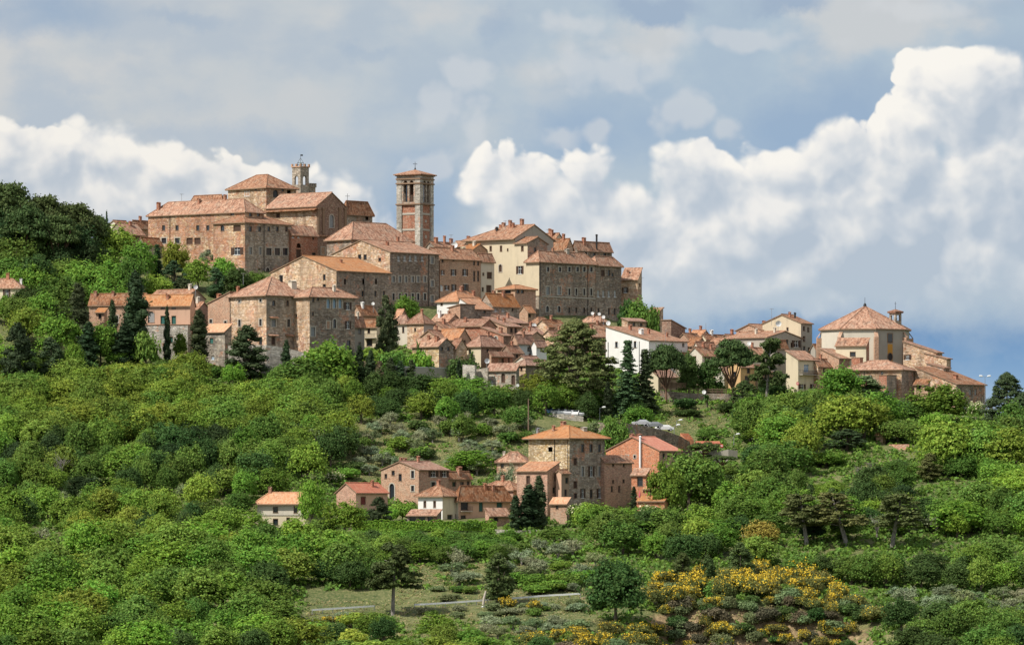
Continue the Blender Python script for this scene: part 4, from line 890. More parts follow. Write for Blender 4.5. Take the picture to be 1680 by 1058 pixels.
house('brick_house', 'pink brick house with a bright rust roof left of the big square stone house', Hs, 848, 898, 918, 773, 1157, 30, ('L', 759, 1), 'brick_pink', 'tile_rust', [('L', 866.5, 787, 6, 13, 'c'), ('L', 884, 787, 6, 13, 'c'), ('R', 912, 782, 5, 12, 'c'), ('R', 909, 804, 5, 9)], walls=('brick_pink', 'brick_tan'))
house('annex', 'narrow pink and grey stair annex before the big square stone house', Hs, 912, 921, 934, 776, 1158, 40, ('R', 772), 'brick_pink', 'tile_old', [('R', 930, 788, 5, 9), ('R', 928, 808, 4, 10)], walls=('plaster_pink', 'plaster_brown'))
house('shed', 'small shed with an orange roof at the foot of the stair annex', 'shed', 903, 930, 935, 826, 1150, 25, ('L', 818, 1), 'brick_tan', 'tile_orange', [('L', 914, 832, 4, 5)])
house('brick_house', 'tall plain brown brick house right against the big square stone house', Hs, 984, 991.5, 1037, 758, 1172, 52, ('R', 749, 1), 'brick_pink', 'tile_old', [('R', 1006, 763, 3, 4), ('R', 1023.5, 763, 3, 5), ('R', 1006, 790, 3, 5), ('R', 1023, 789, 3, 5), ('R', 1004, 802, 3, 9), ('R', 1016, 802, 3, 10)], walls=('brick_pink', 'brick_pink'))
OG = 'large orange gabled house with a tall pale flue pipe in the hamlet'
house('orange_gable_house', OG, Hs, 994, 1081.5, 1118, 739.5, 1182, 42, ('R', 717.5), 'brick_orange', 'tile_red', [('L', 1029.5, 749, 3.5, 5, 'p'), ('L', 1041.5, 749, 3.5, 5, 'p'), ('R', 1089, 748, 4, 8), ('R', 1097, 748, 4, 8), ('R', 1107.5, 748, 6, 9)], walls=('brick_orange', 'brick_pink'), chim=((.1, .42, .9, .6), (.1, .55, .8, .5)))
def flue():
    h = HS[OG]; s, z1 = h['sz']('L', 1052, 717); _, z0 = h['sz']('L', 1052, 775)
    mb = MB(); mb.tube([(-.35, s, z0), (-.35, s, z1)], [.24, .24], 10); mb.tube([(-.35, s, z1 + .05), (-.35, s, z1 + .3)], [.34, .1], 10); addpart(OG, mb, 'flue_pipe', 'galvanised')
flue()
house('annex', 'low orange annex with a glazed porch in front of the orange gabled house', Hs, 1036, 1060, 1066, 779, 1166, 24, ('L', 770, 1), 'brick_orange', 'tile_old', [('L', 1050, 790, 9, 14)])
house('annex', 'lowest orange annex with a dark window below the glazed porch', Hs, 1055, 1080, 1086, 803, 1161, 24, ('L', 799, 1), 'brick_orange', 'tile_orange', [('L', 1073, 809, 10, 9, 's')])
house('shed', 'tile roofed garden shed at the foot of the orange annexes', 'shed', 1046, 1090, 1096, 822, 1155, 24, ('L', 815, 1), 'brick_orange', 'tile_orange')
house('brick_house', 'brown brick gabled house with an arched doorway at the left of the hamlet', Hs, 625, 687, 736, 771, 1187, 42, ('R', 758), 'brick_tan', 'tile_brown', [('L', 633, 781, 4, 7), ('L', 645, 775, 5, 9), ('L', 656.5, 783, 5, 11), ('L', 677, 778, 5, 12, 'p'), ('L', 677, 801, 5, 9, 'p'), ('L', 643, 806, 8, 26, 'pa'), ('R', 711, 777, 8, 10, 's'), ('R', 729, 777, 7, 10, 's'), ('R', 711, 796, 7, 11, 'p')], walls=('brick_tan', 'brick_pink'), chim=((.3, .6, .6, .7), (.55, .45, .5, .9), (.1, .55, .5, .6)))
house('annex', 'low pink annex with a chimney right of the brown brick gabled house', Hs, 726, 735, 773, 783, 1196, 42, ('R', 775), 'brick_pink', 'tile_old', [('R', 745, 794, 6, 7), ('R', 758, 794, 6, 7), ('R', 768, 793, 4, 7)], chim=((.55, .3, .9, 1.1),))
house('pink_house', 'small pink house with a bright red roof and dark red shutters', Hs, 552, 584, 636, 808, 1165, 45, ('R', 793.5), 'brick_pink', 'tile_red', [('R', 596, 821, 8, 12, 'R'), ('R', 625, 821, 6, 10, 'R'), ('R', 595, 843, 10, 7, 'R')], walls=('brick_pink', 'plaster_pink'), chim=((.7, .3, .5, .9),))
house('white_house', 'white house with two small brown windows and a wide terracotta roof in the hamlet', Hs, 686, 726, 753, 812, 1160, 36, ('hip', 797.5), 'plaster_white', 'tile_old', [('L', 697, 827, 4, 10, 'c'), ('L', 713, 827, 4, 10, 'c'), ('R', 738, 849, 8, 9), ('R', 749, 848, 4, 8)], walls=('plaster_white', 'plaster_cream'), oh=.7, chim=((.5, .5, .6, .8),))
RB = 'pale pink house with a recessed balcony joined right of the hamlet white house'
house('pink_house', RB, Hs, 744, 752, 837, 815, 1163, 60, ('hip', 799), 'brick_pink', 'tile_old', [('R', 789, 830, 6, 17, 'g'), ('R', 819.5, 827, 9, 11, 'g'), ('R', 762, 828, 12, 16), ('R', 760, 850, 8, 9)], walls=('plaster_pale', 'plaster_pink'), oh=.6, chim=((.55, .4, .5, .6, 'terracotta'), (.7, .3, .5, .8)))
balcony(RB, 'R', 754, 772, 838, 1.0)
house('annex', 'low brick outbuilding with a tiled roof under the pale pink house', Hs, 796, 802, 836, 845, 1149, 50, ('R', 836, 1), 'brick_pink', 'tile_old', [('R', 814, 851, 7, 7)])
house('porch_shed', 'tiled porch roof on brick piers left of the hamlet white house', 'porch', 668, 716, 724, 846, 1148, 14, ('L', 837, 1), 'stone_dark_shaded', 'tile_old', [('L', 677, 851, 11, 8), ('L', 692, 851, 11, 8), ('L', 706, 851, 9, 8)])
house('pink_house', 'pink house with one blue white window behind the dark hamlet cypresses', Hs, 784, 842, 866, 803.5, 1172, 34, ('hip', 791), 'brick_pink', 'tile_old', [('R', 852, 816, 7, 11, 'u'), ('L', 800, 812, 6, 8)], chim=((.5, .5, .6, .9),))
house('stone_house', 'pale stone cottage with a hipped roof at the back of the hamlet', Hs, 815, 862, 872, 757, 1200, 16, ('hip', 743), 'stone_tan', 'tile_old', [('L', 824, 764, 5, 6)], chim=((.5, .85, .5, .9, 'plaster_pale'),))
house('villa', 'half hidden pale villa with a terracotta roof left of the hamlet', Hs, 422, 505, 514, 823, 1152, 14, ('hip', 809.5), 'plaster_pale', 'tile_orange', [('L', 452, 836, 8, 9), ('L', 485, 836, 6, 10)], oh=.8, chim=((.5, .8, .6, .8),))
house('terrace_wall', 'pale yellow terrace front below the half hidden villa', 'wall', 395, 508, 514, 845, 1143, 12, ('flat', 0), 'plaster_yellow', 'trim_pale', [('L', 452, 856, 8, 10), ('L', 473, 854, 6, 10)])
house('shed', 'tiny brick hut with a red roof in the wood under the church', 'shed', 1437, 1448, 1453, 714, 1236, 30, ('L', 710, 1), 'brick_tan', 'tile_red')
house('shed', 'low pink tiled roof nearly lost in the wood under the church', 'shed', 1452, 1484, 1492, 743, 1228, 20, ('L', 731, 1), 'brick_pink', 'tile_old')
house('shed', 'tiny tiled roof at the left picture edge above the wood', 'shed', -14, 10, 15, 638, 1258, 20, ('L', 631, 1), 'brick_pink', 'tile_old')

# ---- the bell tower
def bell_tower():
    lab = 'tall square bell tower of pale stone corners, brick panels and twin arches'
    Y = 1440; th = 29.5; t = R(th); cs, sn = math.cos(t), math.sin(t)
    cx = (689 - CX) / F * Y; tl = (650.5 - CX) / F; L = (cx - tl * Y) / (cs + tl * sn)
    Z = lambda v: (H0 - v) * Y / F
    zb = gz(cx, Y) - 2; root = empty('bell_tower', (cx, Y, zb), math.pi / 2 - t, lab, 'tower')
    z = lambda v: Z(v) - zb
    W = L
    core = MB(); core.box(.35, .35, 0, W - .35, W - .35, z(336)); core.build('brick_shaft', 'brick_red', root)
    pil = MB()
    for x in (0, W - 1.55):
        for y in (0, W - 1.55): pil.box(x, y, 0, x + 1.55, y + 1.55, z(287))
    pil.build('corner_pilaster', 'stone_pale', root)
    bands = MB()
    for v in (350, 376):
        bands.box(.22, .22, z(v) - .3, W - .22, W - .22, z(v) + .2)
    bands.build('stone_band', 'trim_pale', root)
    # belfry: four walls with twin arched openings
    bel = MB(); z0, z1 = z(334.5), z(287); a0, a1 = z(331), z(296)
    ow = .175 * W; gap = .085 * W; xs = W / 2 - gap / 2 - ow, W / 2 + gap / 2
    for fc in range(4):
        def G(s, q, d):
            return [(s, d, q), (W - d, s, q), (W - s, W - d, q), (d, W - s, q)][fc]
        def bx(s0, s1, q0, q1):
            p = [G(s0, q0, .12), G(s1, q0, .12), G(s1, q0, .75), G(s0, q0, .75)]; 
            bel.obox(p[0], np.subtract(p[1], p[0]), np.subtract(p[3], p[0]), (0, 0, q1 - q0))
        bx(1.55, xs[0], z0, z1); bx(xs[1] + ow, W - 1.55, z0, z1); bx(xs[0] + ow, xs[1], z0, z1)
        for x in xs:
            bx(x, x + ow, z0, a0); bx(x, x + ow, a1 + .02, z1)
            r = ow / 2; m_ = x + r
            for sg in (-1, 1):
                arc = [(m_ + sg * r * math.cos(q), a1 - r + r * math.sin(q)) for q in np.linspace(0, math.pi / 2, 7)]
                bel.poly([G(p[0], p[1], .12) for p in arc] + [G(m_ + sg * r, a1 + .02, .12)])
                for pa, pb in zip(arc[:-1], arc[1:]): bel.poly([G(*pa, .12), G(*pb, .12), G(*pb, .75), G(*pa, .75)])
    q_ = W * .27; ic = MB(); ic.box(q_, q_, z0 + .1, W - q_, W - q_, z1 - .35); ic.build('belfry_shade_block', 'wood_dark', root)  # added dark block, stands for the shade inside the belfry openings
    bel.box(.4, .4, z0 - .2, W - .4, W - .4, z0 + .1); bel.box(.4, .4, z1 - .3, W - .4, W - .4, z1)
    bel.build('belfry', 'stone_grey', root)
    cor = MB()
    for v, o in ((334.5, .22), (300.5, .2), (293, .18), (287, .3)): cor.box(-o, -o, z(v) - .18, W + o, W + o, z(v) + .16)
    cor.build('cornice', 'trim_brown', root)
    rf = MB(); zt = z(285.2); o = .65; ap = (W / 2, W / 2, z(276.5)); c_ = [(-o, -o, zt), (W + o, -o, zt), (W + o, W + o, zt), (-o, W + o, zt)]
    rf.slab([[c_[i], c_[(i + 1) % 4], ap] for i in range(4)], .25, 0); ro = rf.build('roof', 'tile_old', root)
    cr = MB(); m_ = W / 2; cr.tube([(m_, m_, ap[2] - .3), (m_, m_, z(264))], [.09, .06], 6); cr.tube([(m_ - .5, m_ + .35, z(267.5)), (m_ + .5, m_ - .35, z(267.5))], [.06, .06], 6); cr.tube([(m_, m_, ap[2]), (m_, m_, ap[2] + .5)], [.3, .1], 8)
    cr.build('cross', 'metal_dark', ro)
    sw = MB(); sw.box(.31, W * .38, z(392), .36, W * .46, z(387)); 
    w2 = MB(); w2.box(W * .44, .28, z(390), W * .56, .34, z(385)); w2.box(W * .44, .28, z(364), W * .56, .34, z(360)); w2.build('window', 'trim_pale', root)
bell_tower()
# ---- the battlemented town hall tower behind the cathedral
def hall_tower():
    Y = 1475; th = 43.0; t = R(th); cs, sn = math.cos(t), math.sin(t)
    def blk(ul, uc, name_root, vtop, W=None, d=0.0, root=None):
        pass
    cx = (493 - CX) / F * Y; tl = (479.3 - CX) / F; W = (cx - tl * Y) / (cs + tl * sn)
    zb = 55.0; z = lambda v: (H0 - v) * Y / F - zb
    root = empty('town_hall_tower', (cx, Y, zb), math.pi / 2 - t, 'small grey battlemented tower with an open bell frame behind the cathedral', 'tower')
    tw = MB(); z0 = z(303); zt = z(274.5); a1 = z(288); a0 = z(302); ow = W * .42
    tw.box(0, 0, -10, W, W, z0)
    for fc in range(4):
        def G(s, q, d): return [(s, d, q), (W - d, s, q), (W - s, W - d, q), (d, W - s, q)][fc]
        def bx(s0, s1, q0, q1, d0=0.0, d1=.5):
            p = [G(s0, q0, d0), G(s1, q0, d0), G(s1, q0, d1), G(s0, q0, d1)]
            tw.obox(p[0], np.subtract(p[1], p[0]), np.subtract(p[3], p[0]), (0, 0, q1 - q0))
        x0 = (W - ow) / 2
        bx(.003, x0, z0, zt); bx(x0 + ow, W - .503, z0, zt); bx(x0, x0 + ow, a1 + .01, zt)
        r = ow / 2; m_ = W / 2
        for sg in (-1, 1):
            arc = [(m_ + sg * r * math.cos(q), a1 - r + r * math.sin(q)) for q in np.linspace(0, math.pi / 2, 7)]
            tw.poly([G(*p, .0) for p in arc] + [G(m_ + sg * r, a1 + .01, .0)])
            for pa, pb in zip(arc[:-1], arc[1:]): tw.poly([G(*pa, .0), G(*pb, .0), G(*pb, .5), G(*pa, .5)])
    tw.box(.1, .1, zt - .2, W - .1, W - .1, zt); tw.build('shaft', 'stone_grey', root)
    cb = MB(); o = .22; cb.box(-o, -o, zt, W + o, W + o, zt + .3); q = .55
    for fc in range(4):
        def G(s, qz, d): return [(s, d, qz), (W - d, s, qz), (W - s, W - d, qz), (d, W - s, qz)][fc]
        for s in (-o, W / 2 - q / 2, W + o - q):
            if s == -o or s == W / 2 - q / 2:
                p = [G(s, zt + .3, -o + .003), G(s + q, zt + .3, -o + .003), G(s + q, zt + .3, -o + .35), G(s, zt + .3, -o + .35)]
                cb.obox(p[0], np.subtract(p[1], p[0]), np.subtract(p[3], p[0]), (0, 0, .65))
    cb.build('battlement', 'brick_tan', root)
    fr = MB(); m_ = W / 2; zf = zt + .3
    for a in range(4):
        x, y = m_ + .8 * math.cos(a * math.pi / 2 + .78), m_ + .8 * math.sin(a * math.pi / 2 + .78)
        fr.tube([(x, y, zf), (x, y, zf + 1.0), (m_, m_, zf + 2.3)], [.05, .05, .04], 5)
    for h_ in (.5, 1.0):
        p = [(m_ + .8 * math.cos(a * math.pi / 8), m_ + .8 * math.sin(a * math.pi / 8), zf + h_) for a in range(17)]; fr.tube(p, [.035] * 17, 5, cap=False)
    fr.tube([(m_, m_, zf + 2.2), (m_, m_, zf + 3.3)], [.05, .03], 5); fr.obox((m_, m_, zf + 2.85), (.5, -.4, 0), (.02, .02, 0), (0, 0, .4))
    fr.build('bell_frame', 'metal_dark', root)
    b = MB(); b.tube([(m_, m_, zf + 1.2), (m_, m_, zf + .9), (m_, m_, zf + .4)], [.1, .32, .5], 12); b.build('bell', 'copper_green', root)
    b = MB(); b.tube([(m_, m_, z(291)), (m_, m_, z(294)), (m_, m_, z(298))], [.1, .35, .5], 12); b.build('bell', 'copper_green', root)
    # lower stage to the right
    ls = MB(); X1 = W + 2.9; ls.box(W + .002, .4, -10, X1, 4.0, z(304)); ls.build('lower_stage', 'stone_grey', root)
    lb = MB(); zz = z(304); lb.box(W + .004, .2, zz - .35, X1 + .2, 4.2, zz)
    for i in range(4):
        x = W + .1 + i * .85; lb.box(x, .2, zz, x + .45, .5, zz + .75)
    for i in range(4):
        y = .6 + i * .95; lb.box(X1 - .1, y, zz, X1 + .2, y + .5, zz + .75)
    lb.build('battlement', 'stone_grey', root)
hall_tower()
# ---- the octagonal church
def church():
    Y = 1340; cx = (1419 - CX) / F * Y; rad = 75 * Y / F; 
    zb = gz(cx, Y) - 8; z = lambda v: (H0 - v) * Y / F - zb
    root = empty('octagonal_church', (cx, Y, zb), 0.0, 'octagonal church under a big pointed terracotta roof at the right end of the ridge', 'church')
    n = 8; off = R(10.0)
    ang = [off + i * 2 * math.pi / n for i in range(n)]
    ze = z(541)
    pr = [(rad * math.cos(a), rad * math.sin(a)) for a in ang]
    wl = MB()
    for i in range(n):
        a, b = pr[i], pr[(i + 1) % n]
        wl.poly([(*a, 0), (*b, 0), (*b, ze), (*a, ze)], 1 if a[1] + b[1] < 0 and a[0] + b[0] > 5 else 0)  # right-hand bays greyer: their shade is put into the plaster colour
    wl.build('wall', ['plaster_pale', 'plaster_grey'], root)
    rf = MB(); k = 1.045; apz = z(502.5)
    c_ = [(x * k, y * k, ze - .05) for x, y in pr]
    rf.slab([[c_[i], c_[(i + 1) % n], (0, 0, apz)] for i in range(n)], .28, 0, 1)
    for p in c_: rf.tube([np.array(p) + (0, 0, .03), (0, 0, apz + .03)], [.15, .15], 6)
    ro = rf.build('roof', ['tile_old', 'trim_brown'], root)
    fi = MB(); fi.tube([(0, 0, apz - .2), (0, 0, apz + .5), (0, 0, apz + .8)], [.45, .35, .1], 10); fi.tube([(0, 0, apz + .5), (0, 0, z(488))], [.06, .04], 5); fi.build('finial', 'metal_dark', ro)
    # buttress fins at the corners seen from the front and the shaded bay with its window
    for i in range(n):
        x, y = pr[i]
        if y < 4:
            d = np.array((x, y)) / rad; tn = np.array((-d[1], d[0]))
            for top, ext in ((555, .9),):
                mb = MB(); o = np.array((x, y)) - d * .6 - tn * .5
                mb.obox((*o, 0), (*(d * (.6 + ext)), 0), (*(tn * 1.0), 0), (0, 0, z(top))); 
                a = np.array((x, y)); 
                mb.poly([(*(a - d * .1 - tn * .5), z(546)), (*(a - d * .1 + tn * .5), z(546)), (*(a + d * ext + tn * .5), z(top)), (*(a + d * ext - tn * .5), z(top))])
                mb.build('buttress', 'brick_tan', root)
    # front right bay: dark window, ochre patch and round window
    e = [i for i in range(n) if pr[i][1] + pr[(i + 1) % n][1] < -rad * .8][-1]
    a, b = np.array(pr[e]), np.array(pr[(e + 1) % n]); t_ = (b - a) / np.linalg.norm(b - a); nn = np.array((t_[1], -t_[0])); mid = (a + b) / 2
    if nn[1] > 0: nn = -nn
    def plate(nm, mat, w_, v0, v1, d, par=root):
        mb = MB(); o = mid - t_ * w_ / 2 + nn * .005; mb.obox((*o, z(v1)), (*(t_ * w_), 0), (*(nn * d), 0), (0, 0, z(v0) - z(v1))); return mb.build(nm, mat, par)
    wf = plate('window', 'trim_brown', 1.75, 548, 564.5, .06); 
    mb = MB(); o = mid - t_ * .65 + nn * .07; mb.obox((*o, z(563)), (*(t_ * 1.3), 0), (*(nn * .02), 0), (0, 0, z(549.5) - z(563))); mb.build('glass', 'glass', wf)
    plate('stain', 'plaster_ochre', 1.5, 566, 594, .02)
    mb = MB(); ring = []
    for k_ in range(20):
        q = 2 * math.pi * k_ / 20; ring.append((*(mid + t_ * .78 * math.cos(q) + nn * .05), z(587) + .95 * math.sin(q)))
    mb.poly(ring); rw = mb.build('round_window', 'glass', root)
    mb = MB(); mb.tube(ring + ring[:1], [.1] * 21, 6, cap=False); mb.build('surround', 'trim_brown', rw)
church()
def bell_turret():
    Y = 1338; u = 1469; x = (u - CX) / F * Y; zb = 42.0; z = lambda v: (H0 - v) * Y / F - zb
    root = empty('bell_turret', (x, Y, zb), R(42), 'small stone bell turret with a cross rising behind the octagonal church roof', 'tower')
    mb = MB(); W = 1.05
    mb.box(-W, -W, -6, W, W, z(526))
    for sx in (-1, 1):
        for sy in (-1, 1): mb.box(*sorted((sx * W * .55, sx * W))[:1], sorted((sy * W * .55, sy * W))[0], z(526), sorted((sx * W * .55, sx * W))[1], sorted((sy * W * .55, sy * W))[1], z(517))
    mb.box(-W, -W, z(517), W, W, z(514)); mb.build('shaft', 'stone_grey', root)
    cb = MB(); cb.box(-W * 1.3, -W * 1.3, z(514), W * 1.3, W * 1.3, z(512)); cb.slab([[(-W * 1.35, -W * 1.35, z(511)), (W * 1.35, -W * 1.35, z(511)), (0, 0, z(507))], [(W * 1.35, -W * 1.35, z(511)), (W * 1.35, W * 1.35, z(511)), (0, 0, z(507))],
        [(W * 1.35, W * 1.35, z(511)), (-W * 1.35, W * 1.35, z(511)), (0, 0, z(507))], [(-W * 1.35, W * 1.35, z(511)), (-W * 1.35, -W * 1.35, z(511)), (0, 0, z(507))]], .25); cb.build('roof', 'tile_brown', root)
    b = MB(); b.tube([(0, 0, z(518)), (0, 0, z(521)), (0, 0, z(524))], [.1, .35, .5], 10); b.build('bell', 'copper_green', root)
    c_ = MB(); c_.tube([(0, 0, z(507.5)), (0, 0, z(495))], [.06, .04], 5); c_.tube([(-.35, .0, z(498)), (.35, .0, z(498))], [.04, .04], 5); c_.build('cross', 'metal_dark', root)
bell_turret()

# ---- fillers of the crowded quarter and the right ridge
house('brick_house', 'long low roof wedged between the white gable and the lit stone house front', Hs, 704, 728, 752, 541, 1328, 40, ('R', 530), 'brick_tan', 'tile_old', [('R', 740, 546, 4, 5)], chim=((.4, .4, .6, .8),))
house('brick_house', 'tile roof directly under the stone house with two pale shutters', Hs, 800, 838, 866, 530, 1350, 36, ('R', 518, .8), 'brick_tan', 'tile_brown', [('L', 818, 533, 4, 5), ('R', 853, 534, 4, 5)], chim=((.5, .5, .6, .9),))
house('stone_house', 'brown roofed house behind the pale blue grey house', Hs, 838, 866, 894, 556, 1328, 36, ('L', 545), 'brick_tan', 'tile_brown', [('R', 880, 560, 4, 5)], chim=((.5, .4, .5, .8), (.6, .8, .5, .7)))
house('stone_house', 'stone walled roof between the orange huts at the rubble wall', Hs, 878, 900, 930, 536, 1362, 38, ('R', 526), 'stone_tan', 'tile_old', [('R', 912, 541, 4, 5)], chim=((.5, .5, .5, .8),))
house('stone_house', 'last tile roof before the cedar below the rubble wall', Hs, 886, 912, 948, 554, 1338, 38, ('R', 543), 'stone_tan', 'tile_brown', [('R', 930, 559, 4, 5)], chim=((.5, .5, .5, .8),))
house('stone_house', 'tile roof right of the cedar top below the flat roofed dish house', Hs, 944, 972, 1002, 552, 1346, 38, ('R', 541), 'brick_tan', 'tile_old', [('R', 985, 557, 4, 5)], chim=((.4, .5, .5, .8),))
house('stone_house', 'grey roofed house between the stone gable and the long red brick wall', Hs, 690, 716, 742, 553, 1316, 38, ('R', 543), 'brick_tan', 'tile_brown', [('R', 728, 557, 4, 5)], chim=((.5, .5, .5, .8),))
house('stone_house', 'low brown house right of the yellow walled house above the bare brick walls', Hs, 822, 838, 858, 578, 1306, 40, ('R', 568), 'brick_dark', 'tile_brown', [('R', 848, 584, 4, 6)], chim=((.5, .5, .5, .7),))
house('stone_house', 'stone house in shade below the left umbrella pine beside the terrace', Hs, 1108, 1122, 1140, 604, 1312, 40, ('R', 594), 'stone_grey', 'tile_old', [('R', 1128, 612, 4, 7)])
house('plaster_house', 'plain pale wall house under the big white house roof end', Hs, 1106, 1124, 1148, 586, 1334, 40, ('R', 577), 'plaster_pale', 'tile_old', [('R', 1136, 592, 4, 8)], chim=((.5, .5, .5, .8),))
house('plaster_house', 'tile roofed house right behind the big umbrella pine crown', Hs, 1206, 1230, 1262, 582, 1332, 40, ('R', 571), 'plaster_pale', 'tile_old', [('R', 1246, 588, 5, 9)], chim=((.5, .5, .5, .8),))
house('plaster_house', 'tan house in shade between the big umbrella pine and the tall ragged pine', Hs, 1222, 1244, 1268, 610, 1318, 40, ('R', 600), 'plaster_brown', 'tile_old', [('R', 1256, 618, 4, 8)])

house('plaster_house', 'long pale house with a wide tile roof between the big white house and the pines', Hs, 1128, 1152, 1186, 583, 1324, 38, ('R', 571), 'plaster_pale', 'tile_old', [('R', 1160, 590, 4, 8, 's'), ('R', 1174, 592, 4, 8, 's'), ('L', 1140, 588, 4, 7)], chim=((.4, .5, .6, .9), (.7, .4, .5, .8)))
house('plaster_house', 'tan house under a long roof right of the small pale terrace house', Hs, 1176, 1204, 1240, 561, 1348, 38, ('R', 550), 'plaster_brown', 'tile_old', [('R', 1216, 567, 4, 7), ('R', 1228, 568, 4, 7)], chim=((.3, .5, .6, .9), (.6, .4, .5, .8)))
house('brick_house', 'brick house with a low roof right behind the big white house chimneys', Hs, 1112, 1130, 1152, 557, 1352, 38, ('R', 548), 'brick_tan', 'tile_old', [('R', 1140, 563, 4, 6)], chim=((.5, .5, .5, .8),))
house('stone_house', 'stone house in the gap between the cream balcony house and the church chapel', Hs, 1326, 1342, 1366, 600, 1316, 38, ('R', 590), 'stone_tan', 'tile_old', [('R', 1352, 608, 4, 7)], chim=((.5, .5, .5, .8),))

# ================================================================== vegetation
rng = np.random.default_rng(11)
def foliage(name, trans=.22, spread=.5):
    m, nt, out = newmat(name)
    oi = nt.n('ShaderNodeObjectInfo'); ge = nt.n('ShaderNodeNewGeometry')
    r = ge.outputs['Random Per Island']
    hs = nt.n('ShaderNodeHueSaturation'); nt.inp(hs.inputs['Color'], oi.outputs['Color'])
    nt.inp(hs.inputs['Value'], nt.m('MULTIPLY_ADD', r, spread * 1.3, 1 - spread * .6))
    nt.inp(hs.inputs['Hue'], nt.m('MULTIPLY_ADD', nt.m('FRACT', nt.m('MULTIPLY', r, 7.31)), .035, .4825))
    a = nt.n('ShaderNodeBsdfPrincipled'); nt.inp(a.inputs['Base Color'], hs.outputs[0]); a.inputs['Roughness'].default_value = .62; a.inputs['Specular IOR Level'].default_value = .08
    b = nt.n('ShaderNodeBsdfTranslucent'); hs2 = nt.n('ShaderNodeHueSaturation'); nt.inp(hs2.inputs['Color'], hs.outputs[0]); hs2.inputs['Hue'].default_value = .485; hs2.inputs['Value'].default_value = 1.5
    nt.inp(b.inputs[0], hs2.outputs[0])
    mx = nt.n('ShaderNodeMixShader'); mx.inputs[0].default_value = trans
    nt.t.links.new(a.outputs[0], mx.inputs[1]); nt.t.links.new(b.outputs[0], mx.inputs[2]); nt.t.links.new(mx.outputs[0], out.inputs[0])
    M[name] = m
foliage('leaves', .26); foliage('needles', .15, .55)
def bark(name, c):
    m, nt, out = newmat(name); n = nt.noise(nt.vm('MULTIPLY', objco(nt), (6, 6, 1.2)), 1.0, 4.0)[0]
    principled(nt, out, nt.mix(nt.ss(n, .35, .65), c4(c), c4([.5 * x for x in c])), .95, n, .6, .05); M[name] = m
bark('bark', (.16, .125, .095)); bark('bark_grey', (.30, .27, .24)); bark('bark_red', (.22, .13, .09))
flat('petals_yellow', (.62, .43, .028), .7, 0, .25); flat('petals_cream', (.72, .68, .42), .7, 0, .2)

def raw_mesh(name, V, nq, mats, extra=None, qmi=None):
    """V: (n,4,3) quads; extra: list of (verts, faces) appended"""
    n = len(V); verts = V.reshape(-1, 3); li = np.arange(n * 4); ls = np.arange(0, n * 4, 4); lt = np.full(n, 4); mi = np.zeros(n, int) if qmi is None else qmi
    if extra:
        for ev, ef, em in extra:
            k = len(verts); verts = np.concatenate([verts, ev]); ef = ef + k
            ls = np.concatenate([ls, len(li) + np.arange(0, ef.size, ef.shape[1])]); lt = np.concatenate([lt, np.full(len(ef), ef.shape[1])])
            li = np.concatenate([li, ef.ravel()]); mi = np.concatenate([mi, np.full(len(ef), em)])
    me = bpy.data.meshes.new(name)
    me.vertices.add(len(verts)); me.vertices.foreach_set('co', verts.ravel().astype(np.float32))
    me.loops.add(len(li)); me.loops.foreach_set('vertex_index', li.astype(np.int32))
    me.polygons.add(len(ls)); me.polygons.foreach_set('loop_start', ls.astype(np.int32)); me.polygons.foreach_set('loop_total', lt.astype(np.int32))
    for m in mats: me.materials.append(M[m])
    me.polygons.foreach_set('material_index', mi.astype(np.int32))
    me.update(); me.validate()
    return me
def leafquads(cen, nrm, size, g, aspect=1.0, jit=.55):
    n = len(cen)
    nr = nrm + g.normal(0, jit, (n, 3)); nr /= np.linalg.norm(nr, axis=1, keepdims=True) + 1e-9
    a = np.cross(nr, g.normal(0, 1, (n, 3))); a /= np.linalg.norm(a, axis=1, keepdims=True) + 1e-9
    b = np.cross(nr, a)
    s = (size * g.uniform(.6, 1.35, n))[:, None]
    a = a * s * aspect; b = b * s
    k = g.uniform(.5, 1.0, (n, 1))
    return np.stack([cen - a * k - b, cen + a - b * .4, cen + a * .6 + b, cen - a + b * .5 * k], 1)
def clumpcloud(cl, per, leaf, g, squash=.8, aspect=1.0, jit=.55, up=.25):
    """leaves spread over the shells of many clumps: cl rows are x, y, z, radius"""
    out = []
    for x, y, z, r in cl:
        n = max(6, int(per * (r ** 1.6)))
        d = g.normal(0, 1, (n, 3)); d /= np.linalg.norm(d, axis=1, keepdims=True)
        low = d[:, 2] < -.25; d[low, 2] *= .5
        rad = r * g.uniform(.52, 1.22, (n, 1)) * (1 + .18 * np.sin(d[:, :1] * 5 + x) * np.cos(d[:, 1:2] * 5 + y))
        p = np.array((x, y, z)) + d * rad * np.array((1, 1, squash))
        out.append(leafquads(p, d + (0, 0, up), leaf, g, aspect, jit))
    return np.concatenate(out)
_ico = None
